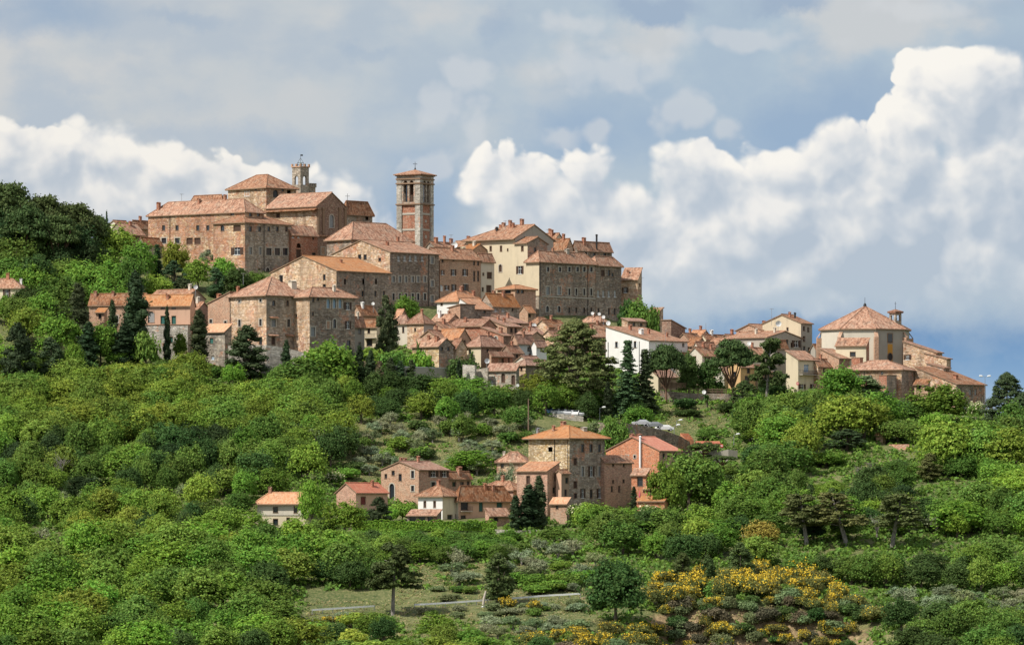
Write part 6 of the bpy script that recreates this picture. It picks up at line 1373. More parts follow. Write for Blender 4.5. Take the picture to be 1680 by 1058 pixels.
mid = [(590, 598, 680, 62, 'oak', 'deep', 'very dark tree mass behind the first cypresses of the dark row', 1279, 0), (632, 606, 690, 60, 'oak', 'dark', 'dark tree filling the gap around the brownish cypress', 1277, 1), (690, 612, 690, 66, 'oak', 'dark', 'dark green tree below the middle of the grey garden wall', 1277, 2), (728, 618, 692, 66, 'broadleaf', 'bright', 'bright tree below the right end of the grey garden wall', 1276, 3), (772, 618, 694, 70, 'broadleaf', 'bright', 'large bright tree below the lit stone pillar', 1276, 1), (820, 632, 694, 62, 'broadleaf', 'mid', 'green tree below the arched stone house', 1275, 4), (462, 600, 664, 60, 'oak', 'mid', 'green tree at the foot of the pale retaining wall', 1275, 1), (900, 640, 694, 56, 'oak', 'dark', 'dark tree between the low square stone house and the huge cedar', 1274, 2),
 (945, 519, 694, 126, 'cedar', 'pineyel', 'huge layered cedar in the middle of town', 1276, 0), (1030, 560, 700, 62, 'fir', 'cedar', 'tall dark fir left of the two firs by the white house', 1270, 0), (1058, 574, 702, 54, 'fir', 'cedar', 'slimmer dark fir right of the two firs by the white house', 1272, 1),
 (1093, 558, 668, 68, 'umbrella', 'pine', 'umbrella pine with curved trunk before the big white house', 1288, 3), (1204, 550, 668, 84, 'umbrella', 'pine', 'big umbrella pine before the grey gabled house', 1288, 4), (1257, 552, 700, 64, 'scots', 'pine', 'tall ragged pine with a long bare trunk by the cream balcony house', 1270, 0), (1130, 580, 646, 40, 'oak', 'dark', 'dark round tree between the two umbrella pines', 1294, 0),
 (1166, 588, 645, 44, 'broadleaf', 'dark', 'green garden tree before the small yellow house', 1296, 1), (1222, 622, 690, 52, 'cedar', 'pine', 'dark conifer under the big umbrella pine', 1276, 1), (1160, 648, 682, 30, 'palm', 'dark', 'dark spreading palm like shrub under the terrace fence', 1280, 0), (1652, 608, 770, 72, 'cedar', 'cedar', 'tall layered cedar at the right picture edge', 1250, 0), (1680, 640, 780, 60, 'cedar', 'cedar', 'second dark cedar cut by the right picture edge', 1240, 1),
 (1625, 652, 720, 50, 'bare', 'brown', 'leafless brown tree beside the right edge cedar', 1270, 0), (1603, 655, 700, 30, 'elder', 'mid', 'cream flowering shrub at the foot of the right end house', 1284, 0), (686, 560, 592, 14, 'palm', 'mid', 'slender palm before the stone gable house', 1293, 0), (774, 576, 600, 14, 'palm', 'mid', 'small palm before the yellow walled house', 1298, 0),
 (665, 487, 528, 44, 'broadleaf', 'bright', 'bright green tree behind the tall round topped cypress', 1352, 2), (1048, 492, 530, 52, 'broadleaf', 'mid', 'green trees at the right end of the summit below the tan house', 1385, 1), (1030, 500, 530, 30, 'bush', 'dark', 'dark bush beside the wall of the dark stone palace', 1388, 0), (1070, 505, 528, 26, 'bush', 'mid', 'light bush before the narrow rubble hut', 1375, 1),
 (760, 588, 615, 46, 'bush', 'dark', 'dark ivy like bush between the gable house and the lit pillar', 1292, 1), (655, 574, 595, 30, 'yew', 'bright', 'bright cone shaped shrub right of the tall round topped cypress', 1302, 0), (690, 582, 605, 40, 'bush', 'fresh', 'vivid green bush at the garden wall under the palm', 1291, 0), (610, 574, 596, 50, 'bush', 'bright', 'light green hedge below the yellow balcony house', 1298, 2), (645, 580, 600, 50, 'bush', 'mid', 'green hedge at the foot of the tall round topped cypress', 1297, 0),
 (500, 588, 668, 92, 'broadleaf', 'mid', 'blue green round tree below the lit pier of the corner palazzo', 1272, 0), (541, 562, 668, 100, 'broadleaf', 'bright', 'large fresh green tree before the right wing of the corner palazzo', 1276, 2), (878, 612, 690, 48, 'locust', 'yellow', 'yellow green tree before the low square stone house', 1278, 0), (930, 628, 680, 52, 'oak', 'bright', 'dense bright round tree under the huge cedar', 1270, 1), (1420, 615, 672, 84, 'yew', 'greyg', 'grey green spreading tree before the long low brick building', 1282, 0),
 (1380, 600, 680, 80, 'broadleaf', 'bright', 'bright tree at the left end of the long low brick building', 1280, 3), (1540, 632, 710, 90, 'broadleaf', 'bright', 'large bright tree before the right end house', 1276, 0), (1470, 655, 710, 70, 'oak', 'dark', 'dark green tree below the square brick buttress', 1278, 2), (1500, 660, 720, 60, 'oak', 'mid', 'green tree below the corner of the long low brick building', 1276, 0), (1440, 660, 705, 60, 'locust', 'bright', 'pale tree under the long low brick building', 1277, 2),
 (1130, 672, 700, 40, 'bush', 'dark', 'dark shrub on the dry grass slope under the terrace', 1272, 0), (1200, 660, 700, 50, 'oak', 'dark', 'dark tree at the top of the dry grass slope', 1276, 1), (1290, 650, 700, 60, 'oak', 'deep', 'very dark tree under the tall ragged pine', 1277, 0), (1330, 640, 690, 60, 'broadleaf', 'bright', 'bright tree below the cream balcony house', 1283, 4), (1310, 655, 690, 40, 'oak', 'dark', 'small dark tree by the broken wall below the cream house', 1281, 0)]
for u, vt, vb, w, k, t, lab, Y, var in mid: at(u, vt, vb, w, k, t, lab, Y, None, var)
low = [(412, 838, 880, 50, 'locust', 'bright', 'feathery tree covering the left half of the half hidden villa', 1134, 2),
 (645, 892, 1003, 92, 'scots', 'pine', 'spreading pine with a bare trunk standing at the road rail', 1040, 2), (818, 905, 992, 58, 'yew', 'pine', 'dense pine beside the leaning post on the road', 1053, 0), (1322, 808, 932, 92, 'scots', 'pineyel', 'left of the three tall pines with bare trunks in the right wood', 1118, 0), (1385, 806, 934, 96, 'scots', 'pineyel', 'middle one of the three bare trunked pines in the right wood', 1118, 1),
 (1466, 808, 937, 90, 'scots', 'pineyel', 'right of the three bare trunked pines, leaning', 1116, 1), (1525, 742, 840, 44, 'yew', 'pineyel', 'brownish green pine tower in the right wood before two cypresses', 1192, 0), (1390, 702, 790, 66, 'cedar', 'cedar', 'blue green cedar in the middle of the right wood', 1228, 1), (1250, 855, 930, 58, 'locust', 'orange', 'orange gold flowering tree above the yellow broom', 1118, 3), (1010, 918, 1040, 96, 'oak', 'dark', 'large dark round oak at the end of the road rail', 1030, 0),
 (1120, 905, 975, 44, 'yew', 'pine', 'dark pine behind the left end of the yellow broom', 1062, 0), (1162, 908, 970, 30, 'yew', 'pine', 'small dark pine right of the pine behind the broom', 1064, 1), (1215, 888, 965, 50, 'yew', 'pine', 'dark conifer below the orange gold tree', 1068, 0), (1355, 740, 825, 70, 'oak', 'bright', 'dense bright dome shaped tree in the right wood', 1210, 1), (1305, 700, 790, 80, 'locust', 'locust', 'broad yellow green tree left of the blue green cedar', 1236, 0),
 (1205, 798, 862, 34, 'bare', 'brown', 'grey leafless tree among the green right of the hamlet', 1170, 0), (1130, 740, 830, 90, 'broadleaf', 'mid', 'big green tree against the right side of the orange gabled house', 1168, 1), (1095, 760, 840, 54, 'broadleaf', 'bright', 'bright tree at the front right corner of the orange gabled house', 1158, 2), (1155, 722, 775, 54, 'umbrella', 'pine', 'low round pine above the orange gabled house', 1225, 2), (1185, 745, 810, 50, 'umbrella', 'pine', 'dark round pine on a leaning trunk right of the hamlet', 1210, 1),
 (950, 822, 862, 40, 'elder', 'mid', 'cream flowering shrub under the big square stone house', 1146, 0), (1063, 822, 848, 34, 'elder', 'mid', 'cream flowering shrub by the orange annexes', 1146, 1), (970, 825, 872, 60, 'broadleaf', 'bright', 'bright tree at the foot of the big square stone house', 1140, 0), (1090, 845, 905, 100, 'broadleaf', 'bright', 'broad bright tree on the slope right below the hamlet', 1128, 1), (1170, 850, 910, 90, 'locust', 'bright', 'wide feathery tree below the grey leafless tree', 1124, 0),
 (566, 822, 900, 72, 'locust', 'fresh', 'vivid yellow green tree between the half hidden villa and the pink house', 1136, 1), (512, 784, 866, 44, 'locust', 'fresh', 'feathery tree rising in front of the half hidden villa roof', 1142, 0), (1008, 686, 735, 56, 'oak', 'mid', 'rounded tree at the start of the curved stone wall', 1212, 0), (1250, 700, 760, 70, 'locust', 'locust', 'yellow green tree above the bus shelter road', 1240, 1), (770, 738, 790, 70, 'locust', 'fresh', 'vivid green tree behind the pale stone cottage', 1214, 2), (830, 760, 800, 40, 'olive', 'olive', 'olive tree in front of the pale stone cottage', 1190, 0),
 (600, 838, 856, 30, 'bush', 'bright', 'low garden bush before the small pink house', 1150, 0), (660, 825, 852, 34, 'bush', 'bright', 'garden bush under the brown brick gabled house', 1156, 1), (640, 832, 852, 24, 'bush', 'fresh', 'vivid small garden bush beside the white house porch', 1154, 2)]
for u, vt, vb, w, k, t, lab, Y, var in low: at(u, vt, vb, w, k, t, lab, Y, None, var)

# ---- woods and groves: many alike, each still its own tree
CLEAR = [(838, 780, 904, 862, 1140), (4, 530, 116, 612, 1260), (186, 540, 245, 590, 1282), (372, 535, 436, 620, 1274), (377, 452, 584, 572, 1290), (236, 480, 312, 580, 1300), (341, 490, 378, 600, 1292), (552, 792, 640, 846, 1165), (625, 755, 774, 838, 1187), (672, 796, 838, 853, 1150), (846, 698, 994, 822, 1160), (988, 716, 1120, 815, 1165), (500, 965, 965, 1006, 1060), (398, 808, 512, 852, 1145),
 (815, 742, 870, 776, 1200), (1383, 593, 1502, 642, 1300), (1502, 600, 1617, 655, 1300), (1569, 628, 1617, 684, 1300), (700, 500, 1000, 604, 1300), (640, 596, 910, 618, 1288), (994, 535, 1130, 600, 1326), (1289, 575, 1341, 640, 1312), (1340, 500, 1500, 600, 1320), (240, 325, 480, 436, 1400), (1425, 698, 1500, 750, 1236),
 (895, 672, 956, 696, 1262), (1010, 694, 1130, 722, 1250), (1140, 714, 1212, 756, 1240), (1105, 668, 1170, 700, 1280), (800, 596, 850, 634, 1290), (1270, 960, 1440, 1058, 1050), (1060, 945, 1300, 1058, 1050), (1280, 806, 1505, 904, 1116), (1505, 745, 1575, 812, 1190), (1358, 704, 1425, 752, 1226), (1325, 742, 1385, 786, 1208), (578, 846, 815, 868, 1140), (940, 855, 990, 826, 1100), (1190, 600, 1242, 645, 1300), (1050, 604, 1112, 645, 1300)]
LAND = [(110, 640, 'below the dark left edge cypresses'), (260, 620, 'below the pink long house'), (420, 660, 'below the big yew and corner palazzo'), (90, 740, 'in the left wood by the picture edge'), (260, 730, 'in the middle of the left wood'), (430, 740, 'in the left wood beside the olive slope'), (120, 830, 'in the lower left wood'), (300, 840, 'left of the half hidden villa'), (480, 880, 'under the half hidden villa'),
 (90, 930, 'in the bottom left wood by the edge'), (250, 950, 'in the bottom left wood'), (430, 960, 'in the bottom wood left of the road rail'), (120, 1040, 'at the bottom left corner'), (330, 1045, 'at the bottom edge left of the broom'), (560, 930, 'in the dense belt left of the rail pine'), (650, 880, 'below the hamlet hedge'), (780, 890, 'below the hamlet terrace'), (600, 670, 'under the cypress row'), (720, 660, 'on the bank under the garden wall'), (830, 665, 'on the bank under the arched stone house'),
 (620, 740, 'on the dry olive slope'), (720, 720, 'in the upper olive slope'), (860, 720, 'behind the big square stone house'), (700, 930, 'in the olive field above the road'), (850, 930, 'in the olive field right of the road pines'), (960, 900, 'above the dark round oak'), (800, 1030, 'in the scrub below the road rail'), (650, 1035, 'on the bank below the road rail'), (1100, 880, 'on the slope right below the hamlet'), (1060, 700, 'by the curved stone wall'), (1180, 720, 'around the bus shelter road'),
 (1300, 720, 'in the right wood under the balcony house'), (1430, 690, 'under the long low brick building'), (1440, 760, 'beside the blue green cedar'), (1560, 720, 'under the right end house'), (1630, 760, 'by the right edge cedars'), (1250, 800, 'in the right wood right of the hamlet'), (1400, 860, 'among the three bare trunked pines'), (1550, 870, 'in the right wood under the cypress pair'), (1640, 860, 'in the lower right wood by the edge'), (1480, 940, 'in the thicket under the bare trunked pines'),
 (1600, 950, 'in the thicket at the right edge'), (1480, 990, 'in the grey olive strip at lower right'), (1620, 1010, 'in the olive strip by the right edge'), (1500, 1045, 'at the bottom right corner'), (1200, 1000, 'on the broom covered bank'), (1350, 990, 'on the right shoulder of the broom bank'), (1120, 1030, 'at the foot of the broom bank'), (950, 1040, 'left of the broom bank at the bottom')]
TN = dict(locust='yellow green', locust2='soft green', bright='bright green', mid='mid green', dark='dark green', deep='very dark', yellow='yellowish', olive='silver grey', greyg='grey green', broom='golden', fresh='vivid green', pine='deep green', pineyel='brownish green', brown='brown', cyp='blackish', cedar='blue green')
def landmark(u, v): return min(LAND, key=lambda l: (l[0] - u) ** 2 + ((l[1] - v) * 1.5) ** 2)[2]
PLUR = dict(broadleaf='leafy trees', locust='feathery trees', oak='dense oaks', bush='shrubs', olive='olive trees', broom='yellow broom bushes', elder='flowering shrubs', yew='dark conifers', scots='pines', cypress='cypresses', fir='firs', bare='bare trees', cedar='cedars', umbrella='pines')
SING = dict(broadleaf='leafy tree', locust='feathery tree', oak='dense round tree', bush='shrub', olive='olive tree', broom='broom bush in yellow flower', elder='cream flowering shrub', yew='conifer', scots='pine', cypress='cypress', fir='fir', bare='leafless tree', cedar='cedar', umbrella='pine')
BASES = []
def zone(poly, du, dv, mix, keep=1.0, jit=.45, seed=0):
    g = np.random.default_rng(500 + seed)
    pu = [p[0] for p in poly]; pv = [p[1] for p in poly]
    def inside(u, v):
        c = False; j = len(poly) - 1
        for i in range(len(poly)):
            (xi, yi), (xj, yj) = poly[i], poly[j]
            if (yi > v) != (yj > v) and u < (xj - xi) * (v - yi) / (yj - yi) + xi: c = not c
            j = i
        return c
    ks = [m for m in mix]; wt = np.array([m[4] for m in mix], float); wt /= wt.sum()
    v = min(pv) + dv / 2; r = 0; n = 0
    while v < max(pv):
        u = min(pu) + (du / 2 if r % 2 else 0)
        while u < max(pu):
            uu, vv = u + g.uniform(-jit, jit) * du, v + g.uniform(-jit, jit) * dv
            u += du
            if not inside(uu, vv) or g.uniform() > keep: continue
            k, tints, (w0, w1), (h0, h1), _ = ks[int(g.choice(len(ks), p=wt))]
            w_, h_ = g.uniform(w0, w1) * 1.08, g.uniform(h0, h1) * (1.12 if k in ('broadleaf', 'oak', 'locust') else 1.0)
            p = hit(uu, vv)
            if p is None or in_house(p[0], p[1], 1.2): continue
            bad = False; b0 = -1
            for (a, b, c, d, Yh) in CLEAR:
                if p[1] < Yh and not (k in ('broom', 'bush') and b > 940) and uu + w_ * .42 > a and uu - w_ * .42 < c and vv > b and vv - h_ * .95 < d: bad = True; b0 = max(b0, d)
            if bad:
                if k in ('bush', 'broom', 'elder') or vv - h_ * .5 < b0: continue
                w_, h_ = w_ * .75, h_ * .5
            t = tints[int(g.integers(len(tints)))]
            s = p[1] / F
            size = 'small' if w_ < w0 + (w1 - w0) * .33 else 'large' if w_ > w0 + (w1 - w0) * .72 else 'middle sized'
            lm = landmark(uu, vv - h_ * .5)
            plant(k, (p[0], p[1], p[2] - .1), w_ * s, h_ * s, t, '%s %s %s %s' % (size, TN.get(t, 'green'), SING[k], lm), '%s %s' % (PLUR[k], lm)); n += 1
        v += dv; r += 1
    return n
LT = ['locust', 'locust', 'locust2', 'bright', 'yellow']
# left wood: the locust dome, then mixed green below
zone([(-20, 632), (90, 640), (170, 618), (260, 610), (350, 632), (470, 650), (560, 690), (560, 745), (300, 735), (-20, 745)], 33, 15, [('locust', ['locust', 'locust2', 'locust'], (46, 66), (38, 54), 1)], seed=1)
zone([(-20, 745), (300, 735), (560, 740), (565, 800), (500, 812), (400, 830), (-20, 850)], 36, 18, [('broadleaf', ['mid', 'bright', 'mid', 'dark'], (38, 60), (36, 58), 6), ('locust', ['bright', 'locust2'], (44, 60), (38, 56), 3), ('oak', ['dark', 'deep'], (34, 52), (34, 48), 3), ('olive', ['greyg'], (26, 36), (24, 30), 1), ('elder', ['mid'], (26, 34), (22, 30), .5), ('bare', ['brown'], (24, 30), (40, 52), .4)], seed=2)  # very dark oak tint added to paint the shade band under the dome
zone([(400, 640), (480, 655), (545, 660), (560, 780), (470, 790), (430, 740)], 38, 20, [('broadleaf', ['bright', 'mid'], (36, 54), (34, 50), 5), ('bare', ['brown'], (26, 34), (38, 50), .8), ('elder', ['bright'], (28, 36), (26, 36), 1), ('locust', ['greyg', 'locust2'], (36, 50), (34, 46), 2)], seed=3)
zone([(-20, 850), (250, 838), (395, 838), (400, 872), (560, 880), (640, 900), (520, 905), (-20, 915)], 44, 20, [('locust', ['locust', 'yellow', 'bright'], (52, 76), (44, 62), 5), ('broadleaf', ['bright', 'mid'], (44, 64), (38, 56), 3), ('oak', ['dark'], (40, 56), (36, 50), 1.2), ('olive', ['olive'], (32, 42), (26, 34), .6)], seed=4)
zone([(-20, 915), (520, 905), (610, 940), (600, 985), (500, 1000), (490, 1100), (-20, 1100)], 56, 24, [('locust', ['locust2', 'bright', 'locust2', 'fresh', 'locust'], (66, 96), (52, 72), 6), ('broadleaf', ['bright', 'mid', 'fresh'], (56, 84), (48, 66), 3), ('oak', ['mid', 'dark'], (46, 64), (42, 56), 1), ('yew', ['pineyel'], (32, 44), (48, 62), .3)], seed=5)
# belt under the hamlet and left of the rail pine
zone([(570, 868), (840, 872), (845, 892), (700, 918), (640, 965), (560, 985), (520, 930)], 42, 17, [('oak', ['dark', 'mid'], (40, 58), (30, 42), 4), ('locust', ['bright', 'locust2'], (44, 62), (32, 44), 4), ('broadleaf', ['bright', 'mid'], (40, 56), (30, 42), 4)], seed=6)
zone([(845, 872), (1000, 855), (1160, 862), (1240, 880), (1190, 935), (1060, 935), (960, 915), (900, 892)], 48, 20, [('broadleaf', ['bright', 'mid'], (48, 72), (38, 54), 5), ('locust', ['bright', 'locust'], (50, 74), (40, 54), 4), ('oak', ['mid', 'dark'], (42, 60), (36, 48), 2)], seed=7)
# bank under the town wall
zone([(550, 660), (640, 655), (690, 640), (860, 640), (905, 650), (980, 668), (1010, 690), (900, 690), (840, 690), (760, 690), (640, 690), (580, 700)], 38, 15, [('broadleaf', ['bright', 'mid', 'fresh'], (38, 58), (34, 50), 5), ('oak', ['dark', 'mid'], (34, 50), (30, 44), 3), ('locust', ['yellow', 'bright'], (36, 54), (34, 48), 3), ('elder', ['bright'], (24, 32), (24, 32), .7)], seed=8)
# olive slope
zone([(560, 705), (640, 700), (860, 698), (1000, 705), (990, 720), (870, 735), (820, 770), (770, 800), (640, 775), (580, 800), (555, 790)], 31, 13, [('olive', ['olive', 'greyg', 'olive'], (26, 38), (20, 30), 6), ('bush', ['mid', 'bright', 'dark'], (20, 34), (14, 24), 3), ('broadleaf', ['bright', 'mid'], (34, 46), (30, 40), .8)], keep=.85, seed=9)
zone([(700, 690), (900, 695), (1000, 700), (870, 725), (820, 740)], 44, 18, [('broadleaf', ['mid', 'bright'], (38, 52), (32, 42), 3), ('olive', ['olive'], (28, 36), (22, 28), 2)], keep=.7, seed=10)
# olive field above the road, and scrub below it
zone([(690, 925), (830, 905), (960, 900), (990, 935), (960, 965), (860, 968), (690, 972)], 38, 16, [('olive', ['olive', 'olive', 'greyg'], (34, 48), (24, 34), 6), ('bush', ['mid', 'bright'], (22, 34), (14, 22), 1.2)], keep=.8, seed=11)
zone([(800, 1012), (955, 1000), (960, 1040), (900, 1052), (780, 1060)], 34, 13, [('olive', ['olive', 'greyg'], (32, 44), (22, 30), 5)], keep=.95, seed=12)
zone([(505, 1030), (780, 1018), (790, 1062), (880, 1070), (900, 1095), (500, 1095)], 46, 16, [('bush', ['bright', 'mid', 'yellow'], (34, 54), (18, 30), 5), ('locust', ['bright', 'locust2'], (40, 60), (28, 40), 2), ('oak', ['dark'], (34, 46), (30, 40), .8)], keep=.8, seed=13)
zone([(850, 955), (975, 950), (985, 972), (860, 978)], 30, 10, [('bush', ['bright', 'mid'], (30, 44), (14, 20), 1)], seed=14)
zone([(545, 884), (830, 888), (840, 926), (700, 930), (600, 940), (545, 950)], 34, 11, [('oak', ['dark', 'mid'], (36, 50), (27, 33), 4), ('locust', ['bright', 'mid'], (38, 54), (28, 35), 4), ('broadleaf', ['mid', 'bright'], (36, 50), (28, 34), 3)], seed=26)
zone([(1240, 770), (1420, 760), (1700, 770), (1700, 895), (1480, 885), (1260, 895), (1200, 850)], 40, 15, [('broadleaf', ['mid', 'bright', 'fresh'], (40, 60), (28, 42), 4), ('oak', ['dark', 'mid', 'deep'], (36, 52), (28, 40), 3), ('locust', ['locust2', 'bright'], (42, 62), (28, 42), 3), ('olive', ['olive'], (32, 42), (24, 32), .8), ('bare', ['brown'], (24, 30), (34, 44), .25)], keep=.75, seed=31)
zone([(1178, 655), (1345, 655), (1345, 712), (1290, 720), (1200, 712)], 34, 13, [('oak', ['dark', 'mid'], (38, 56), (34, 48), 4), ('broadleaf', ['mid', 'bright'], (38, 54), (34, 46), 3)], seed=27)
zone([(1010, 655), (1180, 655), (1180, 664), (1080, 700), (1010, 690)], 30, 11, [('bush', ['dark', 'mid', 'bright'], (26, 40), (16, 24), 3), ('oak', ['mid', 'dark'], (30, 40), (26, 34), 1)], keep=.6, seed=28)
zone([(510, 1014), (700, 1006), (960, 992), (960, 1012), (800, 1016), (510, 1034)], 24, 8, [('bush', ['greyg', 'olive', 'mid', 'olive'], (18, 34), (8, 15), 4)], keep=.5, seed=29)
zone([(690, 966), (950, 960), (940, 972), (700, 990)], 24, 8, [('bush', ['greyg', 'mid', 'olive'], (16, 30), (8, 14), 4)], keep=.35, seed=30)
# the broom bank
zone([(1060, 985), (1110, 962), (1200, 958), (1270, 950), (1330, 955), (1425, 1005), (1436, 1030), (1380, 1012), (1330, 994), (1240, 988), (1160, 994), (1075, 1010)], 24, 9, [('broom', ['broom'], (34, 56), (28, 44), 6), ('bush', ['greyg', 'dark', 'mid'], (26, 38), (18, 28), 3)], keep=.9, seed=15)
zone([(1065, 1005), (1160, 992), (1330, 992), (1420, 1030), (1400, 1080), (1060, 1090)], 22, 9, [('broom', ['broom'], (22, 40), (16, 30), 2.2), ('bush', ['greyg', 'brown', 'dark', 'brown'], (20, 38), (12, 24), 3)], keep=.5, seed=16)
zone([(870, 1050), (1080, 1045), (1090, 1110), (860, 1110)], 30, 12, [('broom', ['broom'], (34, 50), (24, 36), 3), ('bush', ['greyg', 'mid', 'brown'], (28, 42), (18, 28), 1.5)], keep=.9, seed=17)
for u, vt, vb, w, lab in [(535, 1008, 1024, 26, 'small yellow broom left of two below the road rail'), (562, 1006, 1026, 26, 'yellow broom right of two below the left road rail'), (832, 976, 1004, 30, 'yellow broom in front of the road rail beyond the leaning post'), (876, 982, 1004, 26, 'small yellow broom before the right part of the road rail')]: at(u, vt, vb, w, 'broom', 'broom', lab)
# right wood
zone([(1010, 700), (1130, 712), (1220, 740), (1240, 780), (1200, 830), (1120, 850), (1130, 760), (1060, 735)], 40, 20, [('broadleaf', ['mid', 'bright'], (38, 58), (34, 50), 4), ('oak', ['dark', 'mid'], (36, 50), (34, 46), 2)], keep=.8, seed=18)
zone([(1215, 715), (1300, 700), (1400, 690), (1490, 705), (1560, 705), (1700, 720), (1700, 800), (1250, 800)], 46, 20, [('locust', ['locust2', 'bright', 'locust'], (62, 96), (56, 78), 4), ('broadleaf', ['mid', 'bright', 'fresh'], (56, 88), (52, 74), 4), ('oak', ['dark', 'mid'], (48, 70), (46, 64), 2), ('cedar', ['cedar'], (40, 56), (60, 80), .5)], seed=19)
zone([(1150, 850), (1240, 800), (1700, 800), (1700, 880), (1500, 880), (1280, 890), (1180, 880)], 50, 20, [('locust', ['bright', 'locust2'], (58, 90), (46, 66), 3), ('broadleaf', ['mid', 'bright', 'fresh'], (56, 84), (46, 64), 4), ('oak', ['dark', 'mid'], (46, 66), (42, 58), 2), ('olive', ['olive'], (34, 44), (26, 34), 1), ('yew', ['pine'], (26, 34), (44, 60), .5)], seed=20)
zone([(1230, 930), (1500, 940), (1700, 930), (1700, 978), (1440, 978), (1340, 962), (1240, 950)], 46, 15, [('locust', ['bright', 'locust2', 'mid'], (50, 74), (38, 54), 4), ('oak', ['dark', 'mid'], (44, 62), (36, 48), 2.5), ('broadleaf', ['mid', 'dark'], (46, 64), (36, 50), 3)], seed=21)
zone([(1425, 985), (1700, 982), (1700, 1022), (1450, 1028)], 36, 13, [('olive', ['olive', 'olive', 'greyg'], (34, 48), (24, 34), 5)], seed=22)
zone([(1390, 1050), (1460, 1032), (1700, 1030), (1700, 1110), (1400, 1110)], 54, 22, [('oak', ['mid', 'dark'], (56, 78), (42, 58), 4), ('locust', ['yellow', 'bright'], (54, 74), (40, 56), 3), ('broadleaf', ['mid'], (52, 70), (40, 54), 3)], seed=23)
# upper left bank fill
zone([(-20, 455), (180, 450), (240, 480), (200, 500), (140, 545), (60, 560), (-20, 550)], 48, 22, [('broadleaf', ['bright', 'mid'], (44, 66), (38, 54), 4), ('oak', ['dark'], (40, 56), (36, 48), 1.5)], seed=24)
zone([(-20, 590), (120, 600), (230, 590), (330, 600), (420, 625), (350, 632), (260, 608), (170, 616), (90, 636), (-20, 632)], 34, 14, [('broadleaf', ['bright', 'mid', 'fresh'], (32, 48), (28, 42), 1), ('bush', ['mid', 'dark'], (26, 40), (18, 28), 1)], seed=25)
print('PLANTS', NT_[0])
# ---- what nobody could count: scrub between the trees, dry grass on the open banks
def cover(name, n, test, size, leafs, tone, kmin, kmax, seed, hgt=.8):
    g = np.random.default_rng(seed)
    x = g.uniform(-185, 185, n); y = g.uniform(975, 1420, n)
    vis = np.abs(x) < y * .1; x, y = x[vis], y[vis]; z = ground(x, y)
    u = CX + x / y * F; v = H0 - z / y * F
    ok = np.array([test(a, b, c) for a, b, c in zip(u, v, y)]) ; x, y, z = x[ok], y[ok], z[ok]
    ok = np.array([not in_house(a, b, .3) for a, b in zip(x, y)]); x, y, z = x[ok], y[ok], z[ok]
    k = leafs; m_ = len(x); r = g.uniform(kmin, kmax, m_)
    d = g.normal(0, 1, (m_, k, 3)); d /= np.linalg.norm(d, axis=2, keepdims=True); d[:, :, 2] = np.abs(d[:, :, 2])
    p = np.stack([x, y, z - .1], -1)[:, None] + d * r[:, None, None] * np.array((1, 1, hgt)) * g.uniform(.7, 1.05, (m_, k, 1))
    V = leafquads(p.reshape(-1, 3), d.reshape(-1, 3) + (0, 0, .3), size, g, .8, .6)
    me = raw_mesh(name, V, 0, ['leaves']); o = bpy.data.objects.new(name, me); C.objects.link(o); o.color = (*TINT[tone], 1); tag(o, kind='stuff'); return o
DRY = [(560, 690, 880, 790, .78), (1090, 665, 1190, 705, .9), (650, 925, 990, 985, .75), (500, 985, 990, 1050, .6), (1080, 985, 1420, 1075, .8)]
def dryness(u, v):
    return max([q for a, b, c, d, q in DRY if a < u < c and b < v < d] + [0])
g9 = np.random.default_rng(77)
cover('undergrowth', 26000, lambda u, v, y: v > 560 and g9.uniform() > dryness(u, v) and not (500 < u < 970 and 968 < v < 1022) and not (560 < u < 830 and 846 < v < 884) and not (1000 < u < 1145 and 692 < v < 775) and not (885 < u < 965 and 682 < v < 714), .34, 20, 'mid', .7, 1.9, 31)
cover('scrub', 16000, lambda u, v, y: v > 600 and g9.uniform() > dryness(u, v) * .8 and not (500 < u < 970 and 968 < v < 1022) and not (560 < u < 830 and 846 < v < 884) and not (1000 < u < 1145 and 692 < v < 775) and not (885 < u < 965 and 682 < v < 714), .30, 18, 'bright', .5, 1.4, 32)
TINT['dry'] = (.40, .34, .17); TINT['grass'] = (.22, .26, .085); TINT['straw'] = (.32, .28, .13)
cover('dry_grass', 90000, lambda u, v, y: g9.uniform() < dryness(u, v), .13, 6, 'dry', .25, .55, 33, 1.0)
cover('meadow_grass', 90000, lambda u, v, y: g9.uniform() < dryness(u, v) + .02 and v > 600, .14, 7, 'grass', .25, .6, 34, 1.0)
cover('straw_grass', 60000, lambda u, v, y: g9.uniform() < dryness(u, v), .14, 6, 'straw', .25, .6, 35, 1.0)

